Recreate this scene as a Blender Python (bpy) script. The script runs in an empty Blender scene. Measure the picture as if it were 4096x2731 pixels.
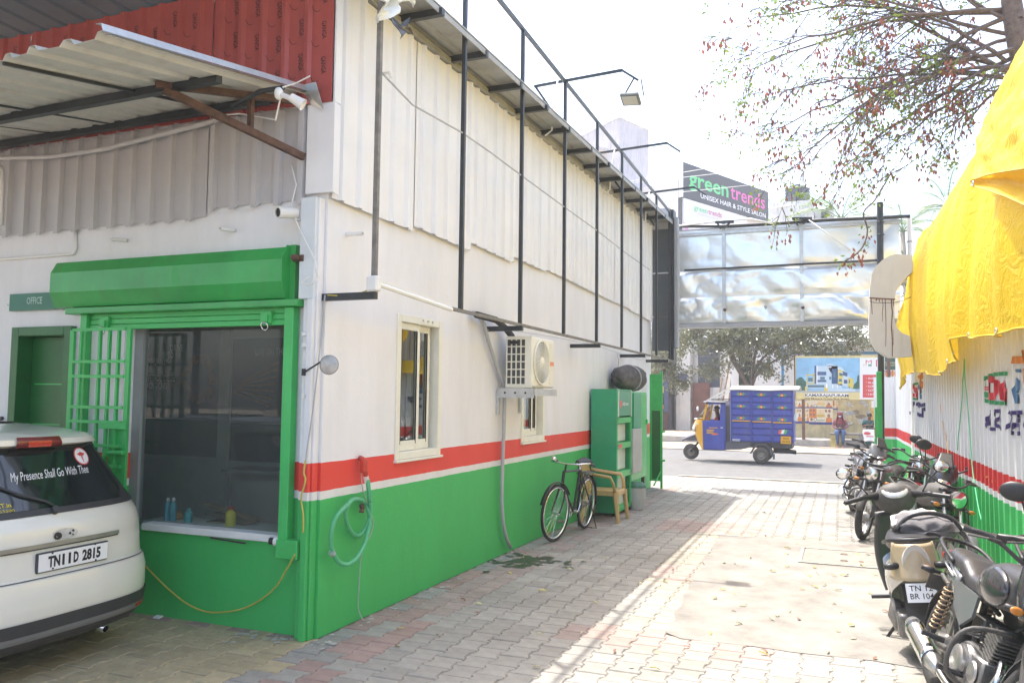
import bpy, bmesh, math, random
from mathutils import Vector, Matrix, noise as mnoise
V = Vector
PI = math.pi
rnd = random.Random(7)
sc = bpy.context.scene
col = sc.collection
R = math.radians
# ------------------------------------------------------------------ camera
F_PX, YAW, PITCH, ROLL, CAM_H = 3253.8, 0.385029, 0.066806, 0.011655, 1.75
fw = V((-math.sin(YAW) * math.cos(PITCH), math.cos(YAW) * math.cos(PITCH), math.sin(PITCH)))
r0 = V((math.cos(YAW), math.sin(YAW), 0))
u0 = r0.cross(fw)
cr = r0 * math.cos(ROLL) + u0 * math.sin(ROLL)
cu = -r0 * math.sin(ROLL) + u0 * math.cos(ROLL)
cd_ = bpy.data.cameras.new('camera')
cam = bpy.data.objects.new('camera', cd_)
col.objects.link(cam)
M = Matrix((cr, cu, -fw)).transposed().to_4x4()
M.translation = V((0, 0, CAM_H))
cam.matrix_world = M
cd_.sensor_width = 36
cd_.lens = F_PX / 4096 * 36
cd_.clip_end = 2000
sc.camera = cam
# ------------------------------------------------------------------ sky, sun, exposure
SUN = V((-0.255, 0.24, 1.0)).normalized()          # towards the sun
w = bpy.data.worlds.new('World')
sc.world = w
w.use_nodes = True
nt = w.node_tree
bg = nt.nodes['Background']
sky = nt.nodes.new('ShaderNodeTexSky')
sky.sky_type = 'NISHITA'
sky.sun_disc = False
sky.sun_elevation = math.asin(SUN.z)
sky.sun_rotation = math.atan2(SUN.x, SUN.y)
sky.air_density = 1.0
sky.dust_density = 4.0
sky.ozone_density = 1.0
nt.links.new(sky.outputs[0], bg.inputs[0])
bg.inputs[1].default_value = 0.15
sl = bpy.data.lights.new('sun', 'SUN')
sl.energy = 2.0
sl.angle = R(0.5)
sl.color = (1.0, 0.95, 0.87)
so = bpy.data.objects.new('sun', sl)
so.rotation_euler = SUN.to_track_quat('Z', 'Y').to_euler()
so.location = (0, 0, 30)
col.objects.link(so)
sc.view_settings.view_transform = 'Standard'
sc.view_settings.look = 'None'
sc.view_settings.gamma = 1
sc.view_settings.use_curve_mapping = False
sc.view_settings.exposure = 2.02
# ------------------------------------------------------------------ materials
MATS = {}
def mat(name, c, rough=0.6, metal=0.0, var=0.12, scale=6.0, bump=0.0, bscale=40.0, coat=0.0, spec=0.5, dirt=None, dirt_amt=0.0):
 if name in MATS:
  return MATS[name]
 m = bpy.data.materials.new(name)
 m.use_nodes = True
 t = m.node_tree
 N, L = t.nodes, t.links
 b = N['Principled BSDF']
 b.inputs['Roughness'].default_value = rough
 b.inputs['Metallic'].default_value = metal
 b.inputs['Coat Weight'].default_value = coat
 b.inputs['Specular IOR Level'].default_value = spec
 tc = N.new('ShaderNodeTexCoord')
 if var > 0 or dirt:
  nz = N.new('ShaderNodeTexNoise')
  nz.inputs['Scale'].default_value = scale
  nz.inputs['Detail'].default_value = 6
  nz.inputs['Roughness'].default_value = 0.65
  L.new(tc.outputs['Object'], nz.inputs['Vector'])
  rp = N.new('ShaderNodeValToRGB')
  rp.color_ramp.elements[0].position = 0.3
  rp.color_ramp.elements[1].position = 0.7
  rp.color_ramp.elements[0].color = tuple(x * (1 - var) for x in c) + (1,)
  rp.color_ramp.elements[1].color = tuple(min(1, x * (1 + var)) for x in c) + (1,)
  L.new(nz.outputs['Fac'], rp.inputs['Fac'])
  out = rp.outputs['Color']
  if dirt:
   mp = N.new('ShaderNodeMapping')
   mp.inputs['Scale'].default_value = (9, 9, 0.9)
   L.new(tc.outputs['Object'], mp.inputs['Vector'])
   n2 = N.new('ShaderNodeTexNoise')
   n2.inputs['Scale'].default_value = 1.0
   n2.inputs['Detail'].default_value = 5
   L.new(mp.outputs[0], n2.inputs['Vector'])
   r2 = N.new('ShaderNodeValToRGB')
   r2.color_ramp.elements[0].position = 0.52
   r2.color_ramp.elements[1].position = 0.75
   r2.color_ramp.elements[0].color = (0, 0, 0, 1)
   r2.color_ramp.elements[1].color = (dirt_amt,) * 3 + (1,)
   L.new(n2.outputs['Fac'], r2.inputs['Fac'])
   mx = N.new('ShaderNodeMixRGB')
   mx.inputs[2].default_value = tuple(dirt) + (1,)
   L.new(r2.outputs['Color'], mx.inputs[0])
   L.new(out, mx.inputs[1])
   out = mx.outputs[0]
  L.new(out, b.inputs['Base Color'])
 else:
  b.inputs['Base Color'].default_value = tuple(c) + (1,)
 if bump > 0:
  nb = N.new('ShaderNodeTexNoise')
  nb.inputs['Scale'].default_value = bscale
  nb.inputs['Detail'].default_value = 4
  L.new(tc.outputs['Object'], nb.inputs['Vector'])
  bp = N.new('ShaderNodeBump')
  bp.inputs['Strength'].default_value = bump
  bp.inputs['Distance'].default_value = 0.02
  L.new(nb.outputs['Fac'], bp.inputs['Height'])
  L.new(bp.outputs[0], b.inputs['Normal'])
 MATS[name] = m
 return m
def glass(name, tint=(0.9, 0.95, 0.93), refl=0.06, rough=0.02, dust=0.0):
 if name in MATS:
  return MATS[name]
 m = bpy.data.materials.new(name)
 m.use_nodes = True
 t = m.node_tree
 N, L = t.nodes, t.links
 N.remove(N['Principled BSDF'])
 tr = N.new('ShaderNodeBsdfTransparent')
 tr.inputs[0].default_value = tuple(tint) + (1,)
 gl = N.new('ShaderNodeBsdfGlossy')
 gl.inputs['Roughness'].default_value = rough
 fr = N.new('ShaderNodeLayerWeight')
 fr.inputs[0].default_value = 0.5
 pw = N.new('ShaderNodeMath')
 pw.operation = 'POWER'
 pw.inputs[1].default_value = 4.5
 L.new(fr.outputs['Facing'], pw.inputs[0])
 ad = N.new('ShaderNodeMath')
 ad.operation = 'MULTIPLY_ADD'
 ad.inputs[1].default_value = 0.9
 ad.inputs[2].default_value = 0.04 + refl
 L.new(pw.outputs[0], ad.inputs[0])
 mx = N.new('ShaderNodeMixShader')
 L.new(ad.outputs[0], mx.inputs[0])
 L.new(tr.outputs[0], mx.inputs[1])
 L.new(gl.outputs[0], mx.inputs[2])
 out = mx.outputs[0]
 if dust:
  df = N.new('ShaderNodeBsdfDiffuse')
  df.inputs[0].default_value = (0.6, 0.6, 0.58, 1)
  m2 = N.new('ShaderNodeMixShader')
  m2.inputs[0].default_value = dust
  L.new(out, m2.inputs[1])
  L.new(df.outputs[0], m2.inputs[2])
  out = m2.outputs[0]
 L.new(out, N['Material Output'].inputs[0])
 MATS[name] = m
 return m
def leafmat(name, c, trans=0.35, rough=0.45, var=0.35):
 if name in MATS:
  return MATS[name]
 m = bpy.data.materials.new(name)
 m.use_nodes = True
 t = m.node_tree
 N, L = t.nodes, t.links
 b = N['Principled BSDF']
 b.inputs['Roughness'].default_value = rough
 g = N.new('ShaderNodeTexCoord')
 nz = N.new('ShaderNodeTexNoise')
 nz.inputs['Scale'].default_value = 3.0
 nz.inputs['Detail'].default_value = 5
 L.new(g.outputs['Object'], nz.inputs['Vector'])
 rp = N.new('ShaderNodeValToRGB')
 rp.color_ramp.elements[0].position = 0.3
 rp.color_ramp.elements[1].position = 0.7
 rp.color_ramp.elements[0].color = tuple(x * (1 - var) for x in c) + (1,)
 rp.color_ramp.elements[1].color = tuple(x * (1 + var) for x in c) + (1,)
 L.new(nz.outputs['Fac'], rp.inputs['Fac'])
 L.new(rp.outputs[0], b.inputs['Base Color'])
 tl = N.new('ShaderNodeBsdfTranslucent')
 L.new(rp.outputs[0], tl.inputs[0])
 mx = N.new('ShaderNodeMixShader')
 mx.inputs[0].default_value = trans
 L.new(b.outputs[0], mx.inputs[1])
 L.new(tl.outputs[0], mx.inputs[2])
 L.new(mx.outputs[0], N['Material Output'].inputs[0])
 MATS[name] = m
 return m
def bandmat(name, bands, rough=0.55, bump=0.08, wob=0.006, streak=0.25, base=0.0):
 """Painted wall: horizontal paint bands by height. bands = [(z_top, colour), ...]"""
 if name in MATS:
  return MATS[name]
 m = bpy.data.materials.new(name)
 m.use_nodes = True
 t = m.node_tree
 N, L = t.nodes, t.links
 b = N['Principled BSDF']
 b.inputs['Roughness'].default_value = rough
 g = N.new('ShaderNodeNewGeometry')
 sp = N.new('ShaderNodeSeparateXYZ')
 L.new(g.outputs['Position'], sp.inputs[0])
 nz = N.new('ShaderNodeTexNoise')
 nz.inputs['Scale'].default_value = 9
 nz.inputs['Detail'].default_value = 3
 L.new(g.outputs['Position'], nz.inputs['Vector'])
 wz = N.new('ShaderNodeMath')
 wz.operation = 'MULTIPLY_ADD'
 wz.inputs[1].default_value = wob * 2
 L.new(nz.outputs['Fac'], wz.inputs[0])
 L.new(sp.outputs[2], wz.inputs[2])
 cur = None
 for i, (zt, c) in enumerate(bands):
  if i == 0:
   rgb = N.new('ShaderNodeRGB')
   rgb.outputs[0].default_value = tuple(c) + (1,)
   cur = rgb.outputs[0]
   zprev = zt
   continue
  gt = N.new('ShaderNodeMath')
  gt.operation = 'GREATER_THAN'
  gt.inputs[1].default_value = zprev + wob
  L.new(wz.outputs[0], gt.inputs[0])
  mx = N.new('ShaderNodeMixRGB')
  L.new(gt.outputs[0], mx.inputs[0])
  L.new(cur, mx.inputs[1])
  mx.inputs[2].default_value = tuple(c) + (1,)
  cur = mx.outputs[0]
  zprev = zt
 # uneven brushing and rain streaks
 mp = N.new('ShaderNodeMapping')
 mp.inputs['Scale'].default_value = (2.2, 2.2, 0.5)
 L.new(g.outputs['Position'], mp.inputs['Vector'])
 n2 = N.new('ShaderNodeTexNoise')
 n2.inputs['Scale'].default_value = 1.6
 n2.inputs['Detail'].default_value = 7
 n2.inputs['Roughness'].default_value = 0.7
 L.new(mp.outputs[0], n2.inputs['Vector'])
 r2 = N.new('ShaderNodeValToRGB')
 r2.color_ramp.elements[0].position = 0.3
 r2.color_ramp.elements[1].position = 0.62
 k = 1 - streak
 r2.color_ramp.elements[0].color = (k, k, k * 0.98, 1)
 r2.color_ramp.elements[1].color = (1, 1, 1, 1)
 L.new(n2.outputs['Fac'], r2.inputs['Fac'])
 mu = N.new('ShaderNodeMixRGB')
 mu.blend_type = 'MULTIPLY'
 mu.inputs[0].default_value = 1
 L.new(cur, mu.inputs[1])
 L.new(r2.outputs[0], mu.inputs[2])
 L.new(mu.outputs[0], b.inputs['Base Color'])
 nb = N.new('ShaderNodeTexNoise')
 nb.inputs['Scale'].default_value = 30
 nb.inputs['Detail'].default_value = 6
 L.new(g.outputs['Position'], nb.inputs['Vector'])
 bp = N.new('ShaderNodeBump')
 bp.inputs['Strength'].default_value = bump
 bp.inputs['Distance'].default_value = 0.02
 L.new(nb.outputs['Fac'], bp.inputs['Height'])
 L.new(bp.outputs[0], b.inputs['Normal'])
 MATS[name] = m
 return m
# ------------------------------------------------------------------ mesh builder
WORLD = {}
def world_of(o):
 while o is not None:
  if o.name in WORLD:
   return WORLD[o.name]
  o = o.parent
 return Matrix.Identity(4)
_text_cache = {}
def text_mesh(s, bold, extr):
 k = (s, bold, extr)
 if k in _text_cache:
  return _text_cache[k]
 cu_ = bpy.data.curves.new('txt', 'FONT')
 cu_.body = s
 cu_.size = 1
 cu_.resolution_u = 2
 cu_.offset = bold
 cu_.extrude = extr
 o = bpy.data.objects.new('txt', cu_)
 me = bpy.data.meshes.new_from_object(o)
 vs = [v.co.copy() for v in me.vertices]
 fs = [tuple(p.vertices) for p in me.polygons]
 bpy.data.objects.remove(o)
 bpy.data.curves.remove(cu_)
 bpy.data.meshes.remove(me)
 _text_cache[k] = (vs, fs)
 return vs, fs
class MB:
 def __init__(s, xf=None):
  s.v, s.f, s.m = [], [], []
  s.xf = xf
 def add(s, vs, fs, m=0):
  n = len(s.v)
  if s.xf is not None:
   vs = [s.xf @ V(q) for q in vs]
  s.v.extend(tuple(q) for q in vs)
  s.f.extend(tuple(i + n for i in q) for q in fs)
  s.m.extend([m] * len(fs))
  return s
 def box(s, x0, x1, y0, y1, z0, z1, m=0):
  vs = [(x, y, z) for z in (z0, z1) for y in (y0, y1) for x in (x0, x1)]
  return s.add(vs, [(0, 2, 3, 1), (4, 5, 7, 6), (0, 1, 5, 4), (2, 6, 7, 3), (0, 4, 6, 2), (1, 3, 7, 5)], m)
 def cbox(s, c, d, rot=None, m=0):
  c = V(c)
  h = V(d) / 2
  vs = []
  for z in (-1, 1):
   for y in (-1, 1):
    for x in (-1, 1):
     p = V((x * h.x, y * h.y, z * h.z))
     if rot is not None:
      p = rot @ p
     vs.append(c + p)
  return s.add(vs, [(0, 2, 3, 1), (4, 5, 7, 6), (0, 1, 5, 4), (2, 6, 7, 3), (0, 4, 6, 2), (1, 3, 7, 5)], m)
 def beam(s, a, b, wd, ht, up=(0, 0, 1), m=0):
  """square bar from a to b"""
  a, b = V(a), V(b)
  d = (b - a)
  L = d.length
  d.normalize()
  upv = V(up)
  sd = d.cross(upv)
  if sd.length < 1e-4:
   sd = d.cross(V((1, 0, 0)))
  sd.normalize()
  uv = sd.cross(d)
  rot = Matrix((sd, d, uv)).transposed()
  return s.cbox((a + b) / 2, (wd, L, ht), rot, m)
 def tube(s, pts, r, n=8, m=0, closed=False, caps=True, flat=1.0):
  pts = [V(p) for p in pts]
  k = len(pts)
  rs = r if isinstance(r, (list, tuple)) else [r] * k
  vs, fs = [], []
  prev = None
  for i, p in enumerate(pts):
   if closed:
    d = (pts[(i + 1) % k] - pts[i - 1])
   else:
    d = (pts[min(i + 1, k - 1)] - pts[max(i - 1, 0)])
   if d.length < 1e-9:
    d = V((0, 0, 1))
   d.normalize()
   if prev is None:
    a = d.cross(V((0, 0, 1)))
    if a.length < 1e-3:
     a = d.cross(V((1, 0, 0)))
   else:
    a = prev - d * prev.dot(d)
    if a.length < 1e-6:
     a = d.orthogonal()
   a.normalize()
   prev = a.copy()
   b = d.cross(a)
   for j in range(n):
    t = 2 * PI * j / n
    vs.append(p + a * (rs[i] * math.cos(t)) + b * (rs[i] * flat * math.sin(t)))
  lim = k if closed else k - 1
  for i in range(lim):
   for j in range(n):
    a0 = i * n + j
    a1 = i * n + (j + 1) % n
    b0 = ((i + 1) % k) * n + j
    b1 = ((i + 1) % k) * n + (j + 1) % n
    fs.append((a0, a1, b1, b0))
  if caps and not closed:
   fs.append(tuple(reversed(range(n))))
   fs.append(tuple((k - 1) * n + j for j in range(n)))
  return s.add(vs, fs, m)
 def cyl(s, a, b, r, n=12, r2=None, m=0, caps=True):
  return s.tube([a, b], [r, r if r2 is None else r2], n, m, caps=caps)
 def ext(s, poly, vec, m=0, mcap=None):
  """closed prism: planar polygon swept along vec"""
  poly = [V(p) for p in poly]
  vec = V(vec)
  n = len(poly)
  nrm = V((0, 0, 0))
  for i in range(n):
   nrm += poly[i].cross(poly[(i + 1) % n])
  if nrm.dot(vec) > 0:
   poly.reverse()
  vs = poly + [p + vec for p in poly]
  fs = [tuple(range(n)), tuple(reversed(range(n, 2 * n)))]
  s.add(vs, fs, m if mcap is None else mcap)
  return s.add(vs, [(i, i + n, (i + 1) % n + n, (i + 1) % n) for i in range(n)], m)
 def lathe(s, prof, o=(0, 0, 0), ax=(0, 0, 1), n=20, m=0, a0=0, a1=2 * PI):
  ax = V(ax).normalized()
  a = ax.orthogonal().normalized()
  b = ax.cross(a)
  o = V(o)
  full = abs(a1 - a0 - 2 * PI) < 1e-6
  k = n if full else n + 1
  vs, fs = [], []
  for (r, h) in prof:
   for j in range(k):
    t = a0 + (a1 - a0) * j / n
    vs.append(o + ax * h + a * (r * math.cos(t)) + b * (r * math.sin(t)))
  for i in range(len(prof) - 1):
   for j in range(n):
    j1 = (j + 1) % k
    fs.append((i * k + j, i * k + j1, (i + 1) * k + j1, (i + 1) * k + j))
  return s.add(vs, fs, m)
 def sph(s, c, r, nu=14, nv=8, rot=None, m=0, v0=0.0, v1=1.0):
  c = V(c)
  if not isinstance(r, (tuple, list)):
   r = (r, r, r)
  vs, fs = [], []
  for i in range(nv + 1):
   t = PI * (v0 + (v1 - v0) * i / nv)
   for j in range(nu):
    ph = 2 * PI * j / nu
    p = V((r[0] * math.sin(t) * math.cos(ph), r[1] * math.sin(t) * math.sin(ph), r[2] * math.cos(t)))
    if rot is not None:
     p = rot @ p
    vs.append(c + p)
  for i in range(nv):
   for j in range(nu):
    fs.append((i * nu + j, (i + 1) * nu + j, (i + 1) * nu + (j + 1) % nu, i * nu + (j + 1) % nu))
  return s.add(vs, fs, m)
 def torus(s, c, ax, Rr, r, n=32, k=8, m=0, flat=1.0):
  ax = V(ax).normalized()
  a = ax.orthogonal().normalized()
  b = ax.cross(a)
  c = V(c)
  vs, fs = [], []
  for i in range(n):
   t = 2 * PI * i / n
   d = a * math.cos(t) + b * math.sin(t)
   for j in range(k):
    q = 2 * PI * j / k
    vs.append(c + d * (Rr + r * math.cos(q)) + ax * (r * flat * math.sin(q)))
  for i in range(n):
   for j in range(k):
    fs.append((i * k + j, ((i + 1) % n) * k + j, ((i + 1) % n) * k + (j + 1) % k, i * k + (j + 1) % k))
  return s.add(vs, fs, m)
 def grid(s, fn, nu, nv, m=0, wrap=False):
  vs, fs = [], []
  for i in range(nu + 1):
   for j in range(nv + 1):
    vs.append(V(fn(i / nu, j / nv)))
  for i in range(nu):
   for j in range(nv):
    a = i * (nv + 1) + j
    fs.append((a, a + nv + 1, a + nv + 2, a + 1))
  return s.add(vs, fs, m)
 def quad(s, a, b, c, d, m=0):
  return s.add([a, b, c, d], [(0, 1, 2, 3)], m)
 def poly(s, pts, m=0):
  return s.add(pts, [tuple(range(len(pts)))], m)
 def text(s, st, o, right, up, size, depth=0.004, align='L', bold=0.0, width=None, m=0, shear=0.0):
  vs, fs = text_mesh(st, bold, 0.0)
  if not vs:
   return s
  x0 = min(q.x for q in vs)
  x1 = max(q.x for q in vs)
  sx = size
  if width:
   sx = width / max(1e-6, (x1 - x0))
  off = {'L': x0, 'C': (x0 + x1) / 2, 'R': x1}[align]
  right, up, o = V(right).normalized(), V(up).normalized(), V(o)
  nrm = right.cross(up).normalized()
  top = [o + right * ((q.x - off) * sx + shear * q.y * size) + up * (q.y * size) + nrm * depth for q in vs]
  return s.add(top, fs, m)
 def build(s, name, mats, parent=None, smooth=False, bevel=0.0, solid=0.0, local=False, seg=1, subsurf=0, angle=None):
  me = bpy.data.meshes.new(name)
  inv = None
  loc = V((0, 0, 0))
  if parent is not None:
   if not local:
    inv = world_of(parent).inverted()
  elif not local:
   xs = [q[0] for q in s.v]
   ys = [q[1] for q in s.v]
   zs = [q[2] for q in s.v]
   loc = V(((min(xs) + max(xs)) / 2, (min(ys) + max(ys)) / 2, min(zs)))
   inv = Matrix.Translation(-loc)
  vs = s.v if inv is None else [inv @ V(q) for q in s.v]
  me.from_pydata(vs, [], s.f)
  if not isinstance(mats, (list, tuple)):
   mats = [mats]
  for q in mats:
   me.materials.append(q)
  if len(mats) > 1:
   me.polygons.foreach_set('material_index', s.m)
  if smooth:
   me.polygons.foreach_set('use_smooth', [True] * len(me.polygons))
   if angle:
    me.set_sharp_from_angle(angle=R(angle))
  me.update()
  o = bpy.data.objects.new(name, me)
  col.objects.link(o)
  if parent is not None:
   o.parent = parent
  else:
   o.location = loc
   WORLD[o.name] = Matrix.Translation(loc)
  if solid:
   md = o.modifiers.new('Solidify', 'SOLIDIFY')
   md.thickness = solid
   md.offset = 0
  if bevel:
   md = o.modifiers.new('Bevel', 'BEVEL')
   md.width = bevel
   md.segments = seg
   md.limit_method = 'ANGLE'
   md.angle_limit = R(35)
  if subsurf:
   md = o.modifiers.new('Subsurf', 'SUBSURF')
   md.levels = md.render_levels = subsurf
  return o
def thing(name, label, cat, loc=(0, 0, 0), rz=0.0, group=None, rx=0.0, ry=0.0):
 o = bpy.data.objects.new(name, None)
 col.objects.link(o)
 o.empty_display_size = 0.1
 o.location = loc
 o.rotation_euler = (rx, ry, rz)
 o['label'] = label
 o['category'] = cat
 if group:
  o['group'] = group
 from mathutils import Euler
 WORLD[o.name] = Matrix.Translation(V(loc)) @ Euler((rx, ry, rz)).to_matrix().to_4x4()
 return o
def tag(o, label, cat, group=None):
 o['label'] = label
 o['category'] = cat
 if group:
  o['group'] = group
 return o
def struct(o):
 o['kind'] = 'structure'
 return o
def stuff(o):
 o['kind'] = 'stuff'
 return o
def copy_tree(o, parent=None):
 c = o.copy()
 col.objects.link(c)
 if parent is not None:
  c.parent = parent
 for ch in list(o.children):
  copy_tree(ch, c)
 return c
def px(sx, sy, **k):
 """the point of a known plane (x=, y= or z=) seen at photo position x, y"""
 d = fw * F_PX + cr * (sx - 2048) - cu * (sy - 1365.5)
 ax, val = list(k.items())[0]
 i = 'xyz'.index(ax)
 C = V((0, 0, CAM_H))
 return C + d * ((val - C[i]) / d[i])
def lerp(a, b, t):
 return a + (b - a) * t
def wall_holes(mb, axis, pos, th, u0, u1, z0, z1, holes, m=0):
 """slab in plane axis=pos (front) of thickness th (towards smaller/larger by sign) with rectangular holes"""
 us = sorted({u0, u1} | {h[0] for h in holes} | {h[1] for h in holes})
 zs = sorted({z0, z1} | {h[2] for h in holes} | {h[3] for h in holes})
 a, b = sorted((pos, pos + th))
 for i in range(len(us) - 1):
  # merge vertically
  run = None
  for j in range(len(zs) - 1):
   cu_, cz = (us[i] + us[i + 1]) / 2, (zs[j] + zs[j + 1]) / 2
   inside = any(h[0] < cu_ < h[1] and h[2] < cz < h[3] for h in holes)
   if not inside:
    if run is None:
     run = [zs[j], zs[j + 1]]
    else:
     run[1] = zs[j + 1]
   if inside or j == len(zs) - 2:
    if run:
     if axis == 'x':
      mb.box(a, b, us[i], us[i + 1], run[0], run[1], m)
     else:
      mb.box(us[i], us[i + 1], a, b, run[0], run[1], m)
     run = None
 return mb
def rib_profile(L, pitch=0.2, flat=0.13, top=0.03, h=0.025, start=0.06):
 """points (s, height) of a trapezoidal roofing sheet along length L"""
 slope = (pitch - flat - top) / 2
 pts = [(0.0, 0.0)]
 s_ = start
 while s_ + slope * 2 + top < L:
  pts += [(s_, 0), (s_ + slope, h), (s_ + slope + top, h), (s_ + 2 * slope + top, 0)]
  s_ += pitch
 pts.append((L, 0))
 return pts
def smooth_path(p, n=4):
 out = []
 for i in range(len(p) - 1):
  p0, p1, p2, p3 = p[max(i - 1, 0)], p[i], p[i + 1], p[min(i + 2, len(p) - 1)]
  for k in range(n):
   s_ = k / n
   out.append(0.5 * ((2 * p1) + (p2 - p0) * s_ + (2 * p0 - 5 * p1 + 4 * p2 - p3) * s_ * s_ + (3 * p1 - p0 - 3 * p2 + p3) * s_ ** 3))
 out.append(p[-1])
 return out
# common materials
GREEN = (0.055, 0.47, 0.115)
RED = (0.78, 0.065, 0.045)
WHITE = (0.81, 0.805, 0.82)
M_white = mat('white_paint', WHITE, 0.55, var=0.04)
M_green = mat('green_paint', GREEN, 0.38, var=0.12, scale=3)
M_green_gloss = mat('green_gloss_paint', (0.035, 0.34, 0.07), 0.28, var=0.15, scale=4, coat=0.3)
M_black_steel = mat('black_steel', (0.028, 0.033, 0.036), 0.42, var=0.3, scale=9)
M_rust = mat('rusty_steel', (0.11, 0.06, 0.04), 0.8, var=0.5, scale=14, bump=0.2)
M_rubber = mat('tyre_rubber', (0.03, 0.029, 0.028), 0.85, var=0.25, scale=20)
M_blackpl = mat('black_plastic', (0.022, 0.022, 0.024), 0.45, var=0.2, scale=10)
M_chrome = mat('chrome', (0.75, 0.75, 0.76), 0.16, 1.0, var=0.08, scale=12)
M_alu = mat('cast_aluminium', (0.42, 0.41, 0.40), 0.38, 0.9, var=0.2, scale=20)
M_galv = mat('galvanised_steel', (0.55, 0.57, 0.58), 0.4, 0.75, var=0.12, scale=10)
M_cream = mat('cream_plastic', (0.80, 0.78, 0.66), 0.42, var=0.04)
M_pvc = mat('white_pvc', (0.78, 0.77, 0.74), 0.4, var=0.05)
M_grey_pvc = mat('grey_pvc', (0.42, 0.43, 0.44), 0.45, var=0.08)
M_ink = mat('black_ink', (0.02, 0.02, 0.024), 0.6, var=0)
M_whiteink = mat('white_vinyl', (0.82, 0.82, 0.82), 0.5, var=0)
M_glass = glass('window_glass', (0.75, 0.82, 0.78), 0.05)
M_dark = mat('dark_interior', (0.05, 0.05, 0.052), 0.8, var=0.1)
# ================================================================== GROUND
m_sand = mat('sandy_ground', (0.36, 0.29, 0.21), 0.95, var=0.25, scale=1.2, bump=0.4, bscale=25)
m_bed = mat('paver_bedding', (0.245, 0.225, 0.19), 0.95, var=0.3, scale=14, bump=0.3)
m_asph = mat('worn_asphalt', (0.115, 0.113, 0.108), 0.88, var=0.2, scale=2.5, bump=0.25, bscale=160, dirt=(0.22, 0.20, 0.17), dirt_amt=0.35)
m_slab = mat('old_concrete', (0.228, 0.214, 0.192), 0.9, var=0.30, scale=2.6, bump=0.35, bscale=70, dirt=(0.30, 0.25, 0.20), dirt_amt=0.5)
m_kerb = mat('kerb_concrete', (0.36, 0.33, 0.29), 0.9, var=0.25, scale=5, bump=0.3)
g = MB()
g.quad((-400, -60, -0.07), (400, -60, -0.07), (400, 500, -0.07), (-400, 500, -0.07))
struct(g.build('ground', m_sand))
g = MB()
g.quad((-12, -4, -0.0085), (4, -4, -0.0085), (4, 18.6, -0.0085), (-12, 18.6, -0.0085))
struct(g.build('forecourt_bedding', m_bed))
g = MB()
nx = 60
g.grid(lambda u, v: (-80 + 160 * u, 18.6 + 10.2 * v, -0.012 - 0.02 * abs(2 * v - 1)), 8, 8)
struct(g.build('road', m_asph))
g = MB()
g.grid(lambda u, v: (-60 + 120 * u, 28.7 + 3.7 * v, -0.01 + 0.03 * v + 0.02 * mnoise.noise((u * 60, v * 6, 1))), 120, 10)
struct(g.build('sandy_verge', m_sand, smooth=True))
def slab_left(y):
 return -1.24 - (y - 6.2) * 0.056
# concrete slab with an uneven outline
g = MB()
pts = []
for i in range(24):
 y = 6.2 + (10.85 - 6.2) * i / 23
 pts.append((slab_left(y) + rnd.uniform(-0.03, 0.04), y, 0.0))
for i in range(8):
 pts.append((slab_left(10.85) + (1.42 - slab_left(10.85)) * (i + 1) / 8, 10.92 + rnd.uniform(-0.04, 0.04), 0.0))
for i in range(10):
 pts.append((1.42 - (1.42 + 1.24) * (i + 1) / 10.5, 6.1 + rnd.uniform(-0.04, 0.05), 0.0))
g.ext([(p[0], p[1], 0.004) for p in pts], (0, 0, -0.05))
struct(g.build('concrete_slab', m_slab))
# I-shaped interlocking pavers
m_pg = []
PAVE = {'rose': (0.31, 0.25, 0.22), 'grey': (0.30, 0.282, 0.248), 'red': (0.32, 0.225, 0.195), 'tan': (0.40, 0.335, 0.21), 'pale': (0.285, 0.272, 0.247), 'pink': (0.335, 0.262, 0.23), 'sand': (0.33, 0.30, 0.245)}
def pavemat(k, c):
 m = mat('paver_' + k, c, 0.85, var=0.16, scale=9, bump=0.28, bscale=90)
 t = m.node_tree
 b = t.nodes['Principled BSDF']
 src = b.inputs['Base Color'].links[0].from_socket
 oi = t.nodes.new('ShaderNodeNewGeometry')
 # broad weathering patches by position
 nz = t.nodes.new('ShaderNodeTexNoise')
 nz.inputs['Scale'].default_value = 0.8
 nz.inputs['Detail'].default_value = 5
 t.links.new(oi.outputs['Position'], nz.inputs['Vector'])
 rp = t.nodes.new('ShaderNodeValToRGB')
 rp.color_ramp.elements[0].position = 0.3
 rp.color_ramp.elements[1].position = 0.7
 rp.color_ramp.elements[0].color = (0.8, 0.79, 0.77, 1)
 rp.color_ramp.elements[1].color = (1.1, 1.1, 1.1, 1)
 t.links.new(nz.outputs['Fac'], rp.inputs['Fac'])
 mx = t.nodes.new('ShaderNodeMixRGB')
 mx.blend_type = 'MULTIPLY'
 mx.inputs[0].default_value = 1
 t.links.new(src, mx.inputs[1])
 t.links.new(rp.outputs[0], mx.inputs[2])
 t.links.new(mx.outputs[0], b.inputs['Base Color'])
 return m
PKEYS = list(PAVE)
PM = {}
for k, c in PAVE.items():
 PM[k] = [pavemat(k + '_%s' % n, tuple(q * f for q in c)) for n, f in (('dark', 0.93), ('mid', 1.0), ('light', 1.07))]
PLIST = [x for k in PKEYS for x in PM[k]]
PL, W1, W2, GAP = 0.205, 0.106, 0.084, 0.0035
def paver_outline(sh):
 hl = PL / 2 - sh
 a, b = W1 - sh, W2 - sh
 e = PL / 4
 s_ = 0.012
 R_ = [(a, -hl), (a, -e - s_), (b, -e + s_), (b, e - s_), (a, e + s_), (a, hl)]
 return R_ + [(-x, y) for x, y in reversed(R_)]
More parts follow.
